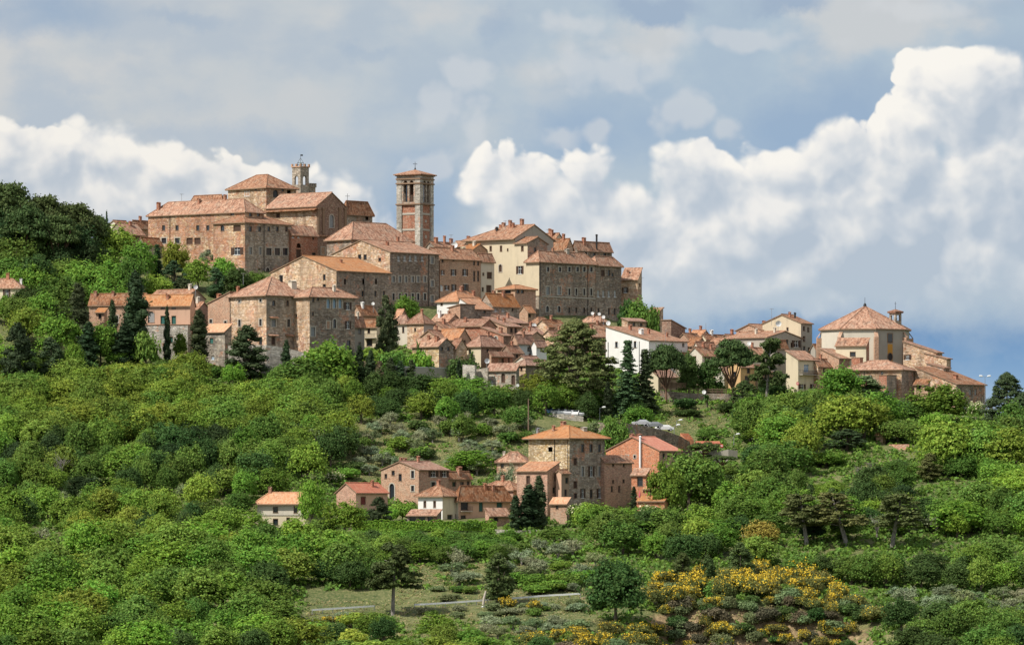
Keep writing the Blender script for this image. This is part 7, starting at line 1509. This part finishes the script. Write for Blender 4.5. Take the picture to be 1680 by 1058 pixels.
# ================================================================== walls, road, rails, lamps, cars and small things
def wall(label, pts, hgt, mat, thick=.5, cap=None, name='stone_wall', cat='wall', below=2.5):
    """pts: (u, v of the top, Y); the wall follows the top line and goes down into the ground"""
    P3 = [np.array(P(*p)) for p in pts]; o0 = P3[0].copy(); o0[2] -= hgt
    root = empty(name, tuple(o0), 0, label, cat)
    mb = MB(); cb = MB()
    for a, b in zip(P3[:-1], P3[1:]):
        d = (b - a)[:2]; n = np.array((d[1], -d[0])); n /= np.linalg.norm(n) + 1e-9
        if n[1] > 0: n = -n
        nn = np.array((*n, 0)) * thick; z0 = -below - hgt
        A, B_ = a - o0, b - o0
        f0 = [A, B_, B_ + (0, 0, z0), A + (0, 0, z0)]
        f1 = [p - nn for p in f0]
        mb.poly(f0); mb.poly(f1[::-1]); mb.poly([f0[0], f1[0], f1[1], f0[1]]); mb.poly([f0[0], f0[3], f1[3], f1[0]]); mb.poly([f0[1], f1[1], f1[2], f0[2]])
        if cap: cb.obox(A + nn * .2 + (0, 0, .004), B_ - A, -nn * 1.4, (0, 0, .14))
    mb.build('wall', mat, root)
    if cap: cb.build('coping', cap, root)
    return root
wall('pale rubble retaining wall below the lit face of the corner palazzo', [(374, 567, 1288), (437, 566, 1283.5), (470, 571, 1285.5), (505, 580, 1286)], 6, 'stone_pale', .6, None, below=5)
wall('grey rendered garden wall with a white coping below the palm', [(640, 601, 1280.5), (690, 603, 1287), (744, 604, 1294)], 3, 'plaster_grey', .4, 'white_paint', 'garden_wall', below=3)
wall('darker upper garden wall behind the cypress row', [(572, 592, 1296), (640, 592, 1296)], 3, 'plaster_brown', .4, None, 'garden_wall', below=3)
wall('sunlit stone pillar wall beside the ivy bush', [(759, 598, 1286), (779, 599, 1285)], 3.4, 'stone_pale', 1.2, None, below=3)
wall('shaded stone wall between the pillar and the arched stone house', [(779, 606, 1287.5), (800, 603, 1286)], 4, 'stone_wall', .6, None, below=3)
wall('dark curved stone retaining wall right of the big square stone house', [(1012, 692.5, 1216), (1036, 695, 1219), (1066, 700, 1224), (1096, 708, 1230), (1118, 716, 1235), (1132, 725, 1239)], 4.5, 'stone_dark_shaded', 6.0, None, below=3)
wall('pale stone wall holding the little car park', [(895, 678, 1265), (925, 679, 1262), (957, 683, 1262)], 3, 'stone_pale', .5, None, below=3)
wall('long dark terrace wall under the umbrella pines', [(1083, 640, 1291), (1130, 645, 1290), (1190, 646, 1290), (1250, 648, 1292), (1302, 650, 1294)], 2.2, 'stone_grey', .5, None, below=3)
wall('broken stone wall end below the cream balcony house', [(1268, 648, 1289), (1300, 652, 1287), (1304, 664, 1286.5)], 3, 'stone_wall', .5, None, below=3)
wall('low stone wall at the foot of the right end house', [(1578, 682, 1291), (1602, 684, 1290)], 2.5, 'stone_wall', .5, None, below=3)
wall('pale dry stone wall under the dark hamlet cypresses', [(812, 868, 1139), (850, 870, 1138), (905, 868, 1139)], 1.6, 'stone_pale', .5, None, below=2)
wall('low wall along the foot of the stone palace wing', [(340, 436, 1388), (402, 440, 1383), (430, 445, 1387)], 2, 'stone_grey', .5, None, below=3)
# ---- the clipped hedge of the hamlet
def hedge(label, u0, u1, v0, v1, Y, wd_, tint):
    x0, x1 = (u0 - CX) / F * Y, (u1 - CX) / F * Y; zt = (H0 - v0) * Y / F; zb = (H0 - v1) * Y / F
    g = np.random.default_rng(int(u0)); n = int((x1 - x0) * 260)
    f_ = g.integers(0, 3, n); x = g.uniform(0, x1 - x0, n); h = zt - zb; y = np.where(f_ == 0, 0, g.uniform(0, wd_, n)); z = np.where(f_ == 0, g.uniform(-.15, h, n), h)
    bump = .22 * np.sin(x * 1.7) + .16 * np.sin(x * 4.1) + .1 * np.sin(x * .6 + 1); z = np.where(f_ == 0, z, z + bump); nr = np.stack([0 * x, np.where(f_ == 0, -1., 0), np.where(f_ == 0, .15, 1.)], -1)
    V = leafquads(np.stack([x, y + g.normal(0, .07, n), z], -1), nr, .15, g)
    me = raw_mesh('hedge', V, 0, ['leaves'], [(np.array([(0, .1, -.3), (x1 - x0, .1, -.3), (x1 - x0, wd_, -.3), (0, wd_, -.3), (0, .1, h - .15), (x1 - x0, .1, h - .15), (x1 - x0, wd_, h - .15), (0, wd_, h - .15)]), np.array([(0, 1, 5, 4), (1, 2, 6, 5), (2, 3, 7, 6), (3, 0, 4, 7), (4, 5, 6, 7)]), 0)])
    o = bpy.data.objects.new('hedge', me); C.objects.link(o); o.location = (x0, Y, zb); o.color = (*TINT[tint], 1); tag(o, label, 'hedge')
hedge('long clipped hedge in front of the hamlet white house', 622, 815, 855, 868, 1141, 1.6, 'fresh')
hedge('short clipped hedge before the dark conical tree and small pink house', 578, 620, 855, 868, 1142, 1.6, 'fresh')
hedge('small clipped hedge in the olive field right of the dense road pine', 850, 948, 956, 966, 1068, 1.5, 'bright')
# ---- road and guard rails
flat('road_dust', (.26, .22, .15), .95)
def ribbon(name, pts, off, width, mat, lift=.06):
    mb = MB(); q = []
    for u, v in pts: p = hit(u, v); q.append(np.array(p[:2]))
    dense = []
    for a, b in zip(q[:-1], q[1:]):
        n = max(2, int(np.linalg.norm(b - a) / 2))
        for i in range(n): dense.append(a + (b - a) * i / n)
    dense.append(q[-1]); L_, R_ = [], []
    for i, p in enumerate(dense):
        d = dense[min(i + 1, len(dense) - 1)] - dense[max(i - 1, 0)]; d /= np.linalg.norm(d); n = np.array((-d[1], d[0])) * (1 if d[0] > 0 else -1)
        a, b = p + n * off, p + n * (off + width); za = gz(*a)
        L_.append((*a, za + lift + .15)); R_.append((*b, za + lift + .2))
    for i in range(len(dense) - 1): mb.poly([L_[i], L_[i + 1], R_[i + 1], R_[i]]); mb.poly([L_[i], L_[i + 1], (*L_[i + 1][:2], L_[i + 1][2] - .8), (*L_[i][:2], L_[i][2] - .8)])
    o = mb.build(name, mat); tag(o, kind='structure'); return L_
RP = [(430, 1010), (510, 1008), (615, 1002), (690, 999), (800, 991), (900, 984), (975, 979)]
edge = ribbon('road', RP, .2, 2.4, 'road_dust', -.12)
def rail(label, u0, u1):
    e = np.array(edge); uu = CX + e[:, 0] / e[:, 1] * F
    us = np.arange(u0, u1 + .1, 17.0); pts = [np.array([np.interp(u, uu, e[:, k]) for k in range(3)]) for u in us]
    root = empty('guard_rail', tuple(pts[0]), 0, label, 'guard rail', 'galvanised guard rails along the road'); o0 = pts[0]
    rb = MB()
    for a, b in zip(pts[:-1], pts[1:]):
        A, B_ = a - o0, b - o0
        for z, h, t in ((.62, .13, .07), (.748, .06, .02), (.806, .13, .07)): rb.obox(A + (0, -.08 - t, z), B_ - A, (0, .03 + t * .5, 0), (0, 0, h))
    rb.build('rail', 'galvanised', root)
    for i, p in enumerate(pts):
        pb = MB(); q = p - o0; pb.box(q[0] - .06, -.06 + q[1], q[2] - .6, q[0] + .06, q[1] + .06, q[2] + .96); pb.build('post', 'metal_grey', root)
    return root
rail('left stretch of white guard rail ending at the spreading rail pine', 512, 616)
rail('long right stretch of guard rail past the leaning post to the dark oak', 680, 956)
# ---- poles, lamps
def pole_thing(name, label, cat, u, vt, vb, Y, r, mat, lean=0.0):
    x, y, z = on(u, Y) if vb is None else P(u, vb, Y); h = (H0 - vt) * Y / F - z
    mb = MB(); mb.tube([(0, 0, -1.5), (lean * .5, 0, h * .5), (lean, 0, h)], [r, r * .9, r * .7], 8)
    o = mb.build(name, mat, None, (x, y, z)); return tag(o, label, cat)
pole_thing('utility_pole', 'tall wooden utility pole above the big square stone house', 'pole', 867, 654, 698, 1240, .16, 'wood')
p = hit(793, 993); 
pole_thing('leaning_post', 'bleached leaning post by the road rail beside the dense pine', 'post', 791, 969, 993, p[1], .28, 'trim_pale', .75)
pole_thing('mast', 'thin radio mast on the ridge roofs left of the yellow tower house', 'mast', 1158, 530, 552, 1360, .05, 'metal_grey')
def lamp(u, v, Y, label, double=False, hgt=None):
    x, y, z = on(u, Y); h = (H0 - v) * Y / F - z
    if hgt: z = (H0 - v) * Y / F - hgt; h = hgt
    root = empty('street_lamp', (x, y, z), 0, label, 'street lamp', 'street lamps along the town roads')
    mb = MB(); mb.tube([(0, 0, -.5), (0, 0, h * .6), (0, 0, h)], [.09, .07, .05], 8); mb.build('pole', 'metal_grey', root)
    for s in ((-1, 1) if double else (1,)):
        mb = MB(); mb.tube([(0, 0, h - .05), (s * .55, -.1, h + .12)], [.04, .035], 6); mb.build('arm', 'metal_grey', root)
        mb = MB(); mb.tube([(s * .45, -.1, h + .10), (s * .75, -.1, h + .16), (s * 1.25, -.1, h + .2), (s * 1.4, -.1, h + .18)], [.06, .2, .2, .06], 8); mb.build('lamp_head', 'white_paint', root)
lamp(984, 669, 1264, 'single armed street lamp beside the firs above the curved wall')
lamp(1110, 690, 1262, 'single armed street lamp at the foot of the dry grass slope')
lamp(1106, 698, 1236, 'street lamp standing over the end of the curved stone wall')
lamp(1170, 728, 1232, 'double armed street lamp at the bus shelter', True)
lamp(1242, 720, 1240, 'double armed street lamp above the yellow green tree', True)
lamp(1325, 733, 1226, 'double armed street lamp rising out of the right wood', True)
lamp(1204, 713, 1238, 'single armed street lamp right of the bus shelter')
lamp(1616, 618, 1288, 'tall hooked street lamp against the sky at the right end of town', True)
lamp(227, 868, 1135, 'small white street lamp in the left wood by the roadside panel')
lamp(786, 996, 1050, 'short white marker lamp at the road rail', hgt=1.2)
# ---- white roadside panel
def panel():
    p = hit(227, 884); root = empty('sign_board', p, 0, 'small white roadside notice board in the left wood', 'sign')
    for x in (-.42, .36):
        mb = MB(); mb.box(x, 0, -.5, x + .07, .07, 1.9); mb.build('post', 'white_paint', root)
    mb = MB(); mb.box(-.5, -.06, .9, .5, -.004, 1.8); mb.build('board', 'white_paint', root)
    mb = MB(); mb.slab([[(-.62, -.3, 1.9), (.62, -.3, 1.9), (.62, .05, 2.2), (-.62, .05, 2.2)], [(-.62, .05, 2.2), (.62, .05, 2.2), (.62, .4, 1.9), (-.62, .4, 1.9)]], .06); mb.build('roof', 'white_paint', root)
panel()
# ---- terrace fences
def fence(label, u0, u1, v0, v1, Y0, Y1, mat, n, solid):
    a = np.array(P(u0, v1, Y0)); b = np.array(P(u1, v1, Y1)); h = (v1 - v0) * Y0 / F
    root = empty('fence', tuple(a), 0, label, 'fence'); d = b - a
    for i in range(n + 1):
        q = d * i / n; mb = MB(); mb.box(q[0] - .07, q[1] - .07, q[2] - 1.0, q[0] + .07, q[1] + .07, q[2] + h + .1); mb.build('post', 'wood_dark', root)
    mb = MB(); k = 5 if solid else 3
    for i in range(k):
        z = h * (i + .3) / k; mb.obox((0, -.1, z), d, (0, .05, 0), (0, 0, h / k * (.82 if solid else .35)))
    mb.build('slat_panel', mat, root)
fence('brown board fence on the terrace beside the left umbrella pine trunk', 1084, 1126, 628, 637, 1293, 1292, 'trim_brown', 5, True)
fence('open rail fence on the terrace before the garden trees', 1130, 1192, 637, 645, 1291.5, 1291.5, 'wood', 8, False)
# ---- satellite dishes and aerials
def dish(u, v, Y, r, label):
    x, y, z = P(u, v, Y); root = empty('satellite_dish', (x, y, z - .8), R(random.uniform(-25, 25)), label, 'satellite dish', 'white satellite dishes on the roofs')
    mb = MB(); mb.tube([(0, .25, -1.4), (0, .25, .75), (0, .1, .8)], [.05, .05, .05], 6); mb.build('mast', 'metal_grey', root)
    mb = MB(); rings = []
    for k in range(5):
        q = r * k / 4; rings.append([(q * math.cos(a), -.0 - (q * q) * .35 + .08, .8 + q * math.sin(a) * .96 - q * math.sin(a) * 0) for a in np.linspace(0, 2 * math.pi, 17)[:-1]])
    for a, b in zip(rings[:-1], rings[1:]):
        for i in range(16): mb.poly([a[i], a[(i + 1) % 16], b[(i + 1) % 16], b[i]])
    mb.build('dish', 'white_paint', root)
    mb = MB(); mb.tube([(0, .05, .8 - r * .9), (0, -r * .9, .7)], [.03, .03], 5); mb.box(-.06, -r * .9 - .1, .62, .06, -r * .9 + .05, .76); mb.build('feed_arm', 'metal_grey', root)
random.seed(4)
for u, v, Y, r, l in [(746, 402, 1413, .8, 'white dish on the roofs left of the yellow palace'), (972, 514, 1366, .42, 'left of the white dishes above the cedar'), (983, 515, 1366, .4, 'white dish second from the left above the cedar'), (990, 520, 1364, .45, 'white dish on the flat roofed house by the cedar'), (998, 530, 1360, .6, 'largest white dish, just left of the big white house roof'),
   (876, 534, 1359, .65, 'white dish at the foot of the dark stone palace'), (799, 592, 1292, .65, 'white dish on the bare red brick walls'), (1277, 531, 1338, .75, 'white dish on the wall of the yellow tower house'), (321, 471, 1318, .55, 'pale dish on a mast above the pink long house'), (612, 498, 1338, .4, 'small white dish on the upper roof behind the corner palazzo'), (807, 634, 1281, .5, 'low white dish at the foot of the arched stone house'), (849, 632, 1281, .4, 'small white dish right of the arched stone house'), (1229, 563, 1325, .5, 'white dish behind the big umbrella pine'), (1155, 643, 1287, .5, 'round white dish on the terrace fence')]: dish(u, v, Y, r, l)
def aerial(u, vt, vb, Y, label):
    x, y, z = P(u, vb, Y); h = (vb - vt) * Y / F
    mb = MB(); mb.tube([(0, 0, -1), (0, 0, h)], [.05, .04], 5)
    for i in range(6): mb.tube([(-.55 + i * .03, .25 - i * .12, h - .12), (.55 - i * .03, .3 - i * .12, h - .12)], [.025, .025], 4)
    mb.tube([(0, .35, h - .12), (0, -.45, h - .12)], [.03, .03], 4)
    tag(mb.build('tv_aerial', 'metal_grey', None, (x, y, z)), label, 'aerial', 'television aerials on the roofs')
for u, vt, vb, Y, l in [(1266, 506, 527, 1352, 'tall aerial on the left of the yellow tower house roof'), (829, 362, 371, 1412, 'aerial on the ridge of the yellow palace'), (899, 376, 388, 1430, 'aerial behind the small gabled skyline house'), (298, 318, 331, 1424, 'aerial on the left ridge of the long stone palace'), (596, 374, 392, 1412, 'aerial over the long terracotta roof'), (740, 385, 400, 1420, 'aerial on the roofs right of the bell tower'), (1053, 455, 462, 1428, 'aerial on the tan stone house at the skyline end'), (399, 448, 460, 1298, 'aerial on the corner palazzo roof'), (1092, 541, 556, 1330, 'aerial on the big white house roof')]: aerial(u, vt, vb, Y, l)
def cross():
    x, y, z = P(570, 332, 1450); mb = MB(); h = 2.3; mb.tube([(0, 0, -1), (0, 0, h)], [.06, .05], 6); mb.tube([(-.6, 0, h * .7), (.6, 0, h * .7)], [.05, .05], 6)
    tag(mb.build('cross', 'metal_dark', None, (x, y, z)), 'thin iron cross on the roof right behind the cathedral front', 'cross')
cross()
# ---- cars
def make_car(paint):
    root = empty('parked_car', (0, 0, 0)); mb = MB()
    prof = [(-2.0, .35), (-2.05, .75), (-1.9, .95), (-1.0, 1.02), (-.45, 1.42), (.85, 1.44), (1.55, 1.0), (2.0, .9), (2.05, .4)]
    w = .82
    for i, (a, b) in enumerate(zip(prof, prof[1:])):
        wa = w - (.12 if a[1] > 1.2 else 0); wb = w - (.12 if b[1] > 1.2 else 0); mb.poly([(a[0], -wa, a[1]), (b[0], -wb, b[1]), (b[0], wb, b[1]), (a[0], wa, a[1])])
    for s in (-1, 1): mb.poly([(x, s * (w - (.12 if z > 1.2 else 0)), z) for x, z in prof])
    mb.poly([(-2.0, -w, .35), (2.05, -w, .4), (2.05, w, .4), (-2.0, w, .35)])
    body = mb.build('body', paint, root)
    for s in (-1, 1):
        mb = MB(); k = s * .755; mb.obox((-.82, k, 1.02), (.75, 0, .0), (0, s * .012, 0), (.18, -s * .045, .33)); mb.obox((.02, k, 1.02), (1.15, 0, 0), (0, s * .012, 0), (-.2, -s * .045, .33)); mb.build('side_window', 'glass', body)
    mb = MB(); mb.poly([(-.97, -.66, 1.07), (-.97, .66, 1.07), (-.5, .58, 1.41), (-.5, -.58, 1.41)]); mb.build('windscreen', 'glass', body)
    for x in (-1.3, 1.3):
        for s in (-1, 1):
            mb = MB(); mb.tube([(x, s * .86, .32), (x, s * .62, .32)], [.32, .32], 14); wh = mb.build('wheel', 'black_rubber', root)
            mb = MB(); mb.tube([(x, s * .872, .32), (x, s * .855, .32)], [.19, .19], 10); mb.build('rim', 'silver_paint', wh)
    return root
def car(u, Y, paint, rz, label, z=None):
    r = make_car(paint); x, y, zz = on(u, Y); r.location = (x, y, zz + .05 if z is None else z); r.rotation_euler = (0, 0, rz); tag(r, label, 'car', 'cars parked above the hamlet')
for u, Y, pt, rz, l in [(901, 1267, 'blue_paint', 1.35, 'dark blue car at the left end of the little car park'), (912, 1266.5, 'silver_paint', 1.35, 'silver car second from the left in the little car park'), (923, 1265.5, 'white_paint', 1.35, 'white car third from the left in the little car park'), (934.5, 1264.8, 'silver_paint', 1.35, 'silver car at the middle right of the little car park'), (945.5, 1264.5, 'white_paint', 1.35, 'white car second from the right in the little car park'), (956, 1264.5, 'metal_grey', 1.35, 'grey car at the right end of the little car park')]:
    zt = (H0 - 679.5 - (u - 900) * .08) * Y / F; car(u, Y, pt, rz, l, zt)
for u, v, Y, pt, l in [(1052, 696.5, 1224.5, 'silver_paint', 'silver car on the road behind the curved stone wall'), (1090, 705, 1232, 'white_paint', 'white car farther right behind the curved stone wall'), (1072, 700, 1228, 'metal_grey', 'grey car in the middle behind the curved stone wall')]: car(u, Y, pt, .2, l, (H0 - v) * Y / F - .3)
mb = MB(); a, b = P(896, 678.6, 1265.4), P(957, 683, 1262.6)
# ---- bus shelter, steps, parapet
def shelter():
    x, y, z = P(1161, 746, 1228); root = empty('bus_shelter', (x, y, z), R(6), 'open bus shelter with a flat red tiled roof on posts', 'bus shelter'); h = (746 - 727) * 1228 / F
    mb = MB(); mb.slab([[(-2.7, -1.6, h), (2.7, -1.6, h), (2.7, 0, h + .5), (-2.7, 0, h + .5)], [(-2.7, 0, h + .5), (2.7, 0, h + .5), (2.7, 1.6, h), (-2.7, 1.6, h)]], .2); mb.build('roof', 'tile_red', root)
    for sx in (-2.3, 2.2):
        for sy in (-1.3, 1.2): mb = MB(); mb.box(sx, sy, -1.5, sx + .14, sy + .14, h); mb.build('post', 'wood_dark', root)
    mb = MB(); mb.box(-2.3, 1.0, 0, 2.3, 1.1, h * .8); mb.build('back_wall', 'plaster_pale', root)
shelter()
def steps():
    x, y, z = P(1132, 722, 1240); root = empty('steps', (x, y, z), R(20), 'brick steps with a red tiled edge climbing beside the bus shelter', 'steps')
    for i in range(8): mb = MB(); mb.box(-.95, i * .45, -1 + i * .2, .95, i * .45 + .449, i * .2 + .22); mb.build('tread', 'brick_orange', root)
steps()
wall('grey concrete road parapet curving right of the bus shelter', [(1168, 746, 1225), (1180, 740, 1224), (1195, 737, 1224), (1210, 739, 1225)], 1.2, 'plaster_grey', .3, None, 'parapet', below=2)
# ---- cloths, parasol, round signs
def cloth(u, v, Y, w_, h_, mat, label):
    x, y, z = P(u, v, Y); mb = MB(); n = 7
    for i in range(n):
        a, b = -w_ / 2 + w_ * i / n, -w_ / 2 + w_ * (i + 1) / n; ya, yb = .08 * math.sin(i * 1.9), .08 * math.sin((i + 1) * 1.9)
        mb.poly([(a, ya, 0), (b, yb, 0), (b, yb - .05, h_), (a, ya - .05, h_)]); mb.poly([(a, ya + .02, 0), (b, yb + .02, 0), (b, yb - .03, h_), (a, ya - .03, h_)])
    tag(mb.build('laundry', mat, None, (x, y, z)), label, 'laundry')
cloth(555, 578, 1287, 1.8, .9, 'blue_cloth', 'blue cloth hung at the right foot of the corner palazzo')
cloth(724.5, 478, 1388, .55, 1.3, 'white_paint', 'white laundry hanging by the brown brick townhouse corner')
def parasol():
    x, y, z = P(1049.5, 824, 1153); root = empty('parasol', (x, y, z), 0, 'closed red parasol by the orange annexes', 'parasol')
    mb = MB(); mb.tube([(0, 0, -.5), (0, 0, 2.6)], [.03, .03], 6); mb.build('pole', 'wood', root)
    mb = MB(); mb.tube([(0, 0, 1.0), (0, 0, 1.4), (0, 0, 2.0), (0, 0, 2.55)], [.12, .22, .15, .04], 10); mb.build('canopy', 'pink_cloth', root)
parasol()
def round_sign(u, v, Y, r, label, post):
    x, y, z = P(u, v, Y); root = empty('road_sign', (x, y, z), R(-30), label, 'sign')
    mb = MB(); mb.tube([(0, 0, 0), (0, -.04, 0)], [r, r], 20); mb.build('disc', 'red_paint', root)
    mb = MB(); mb.box(-r * .7, -.055, -r * .18, r * .7, -.045, r * .18); mb.build('bar', 'white_paint', root)
    if post: mb = MB(); mb.tube([(0, .05, -2.6), (0, .05, r)], [.035, .035], 6); mb.build('post', 'metal_grey', root)
round_sign(1308.5, 629, 1308, .38, 'round red no entry sign before the cream balcony house', True)
round_sign(1184, 731, 1224, .42, 'round red no entry sign right of the bus shelter', True)
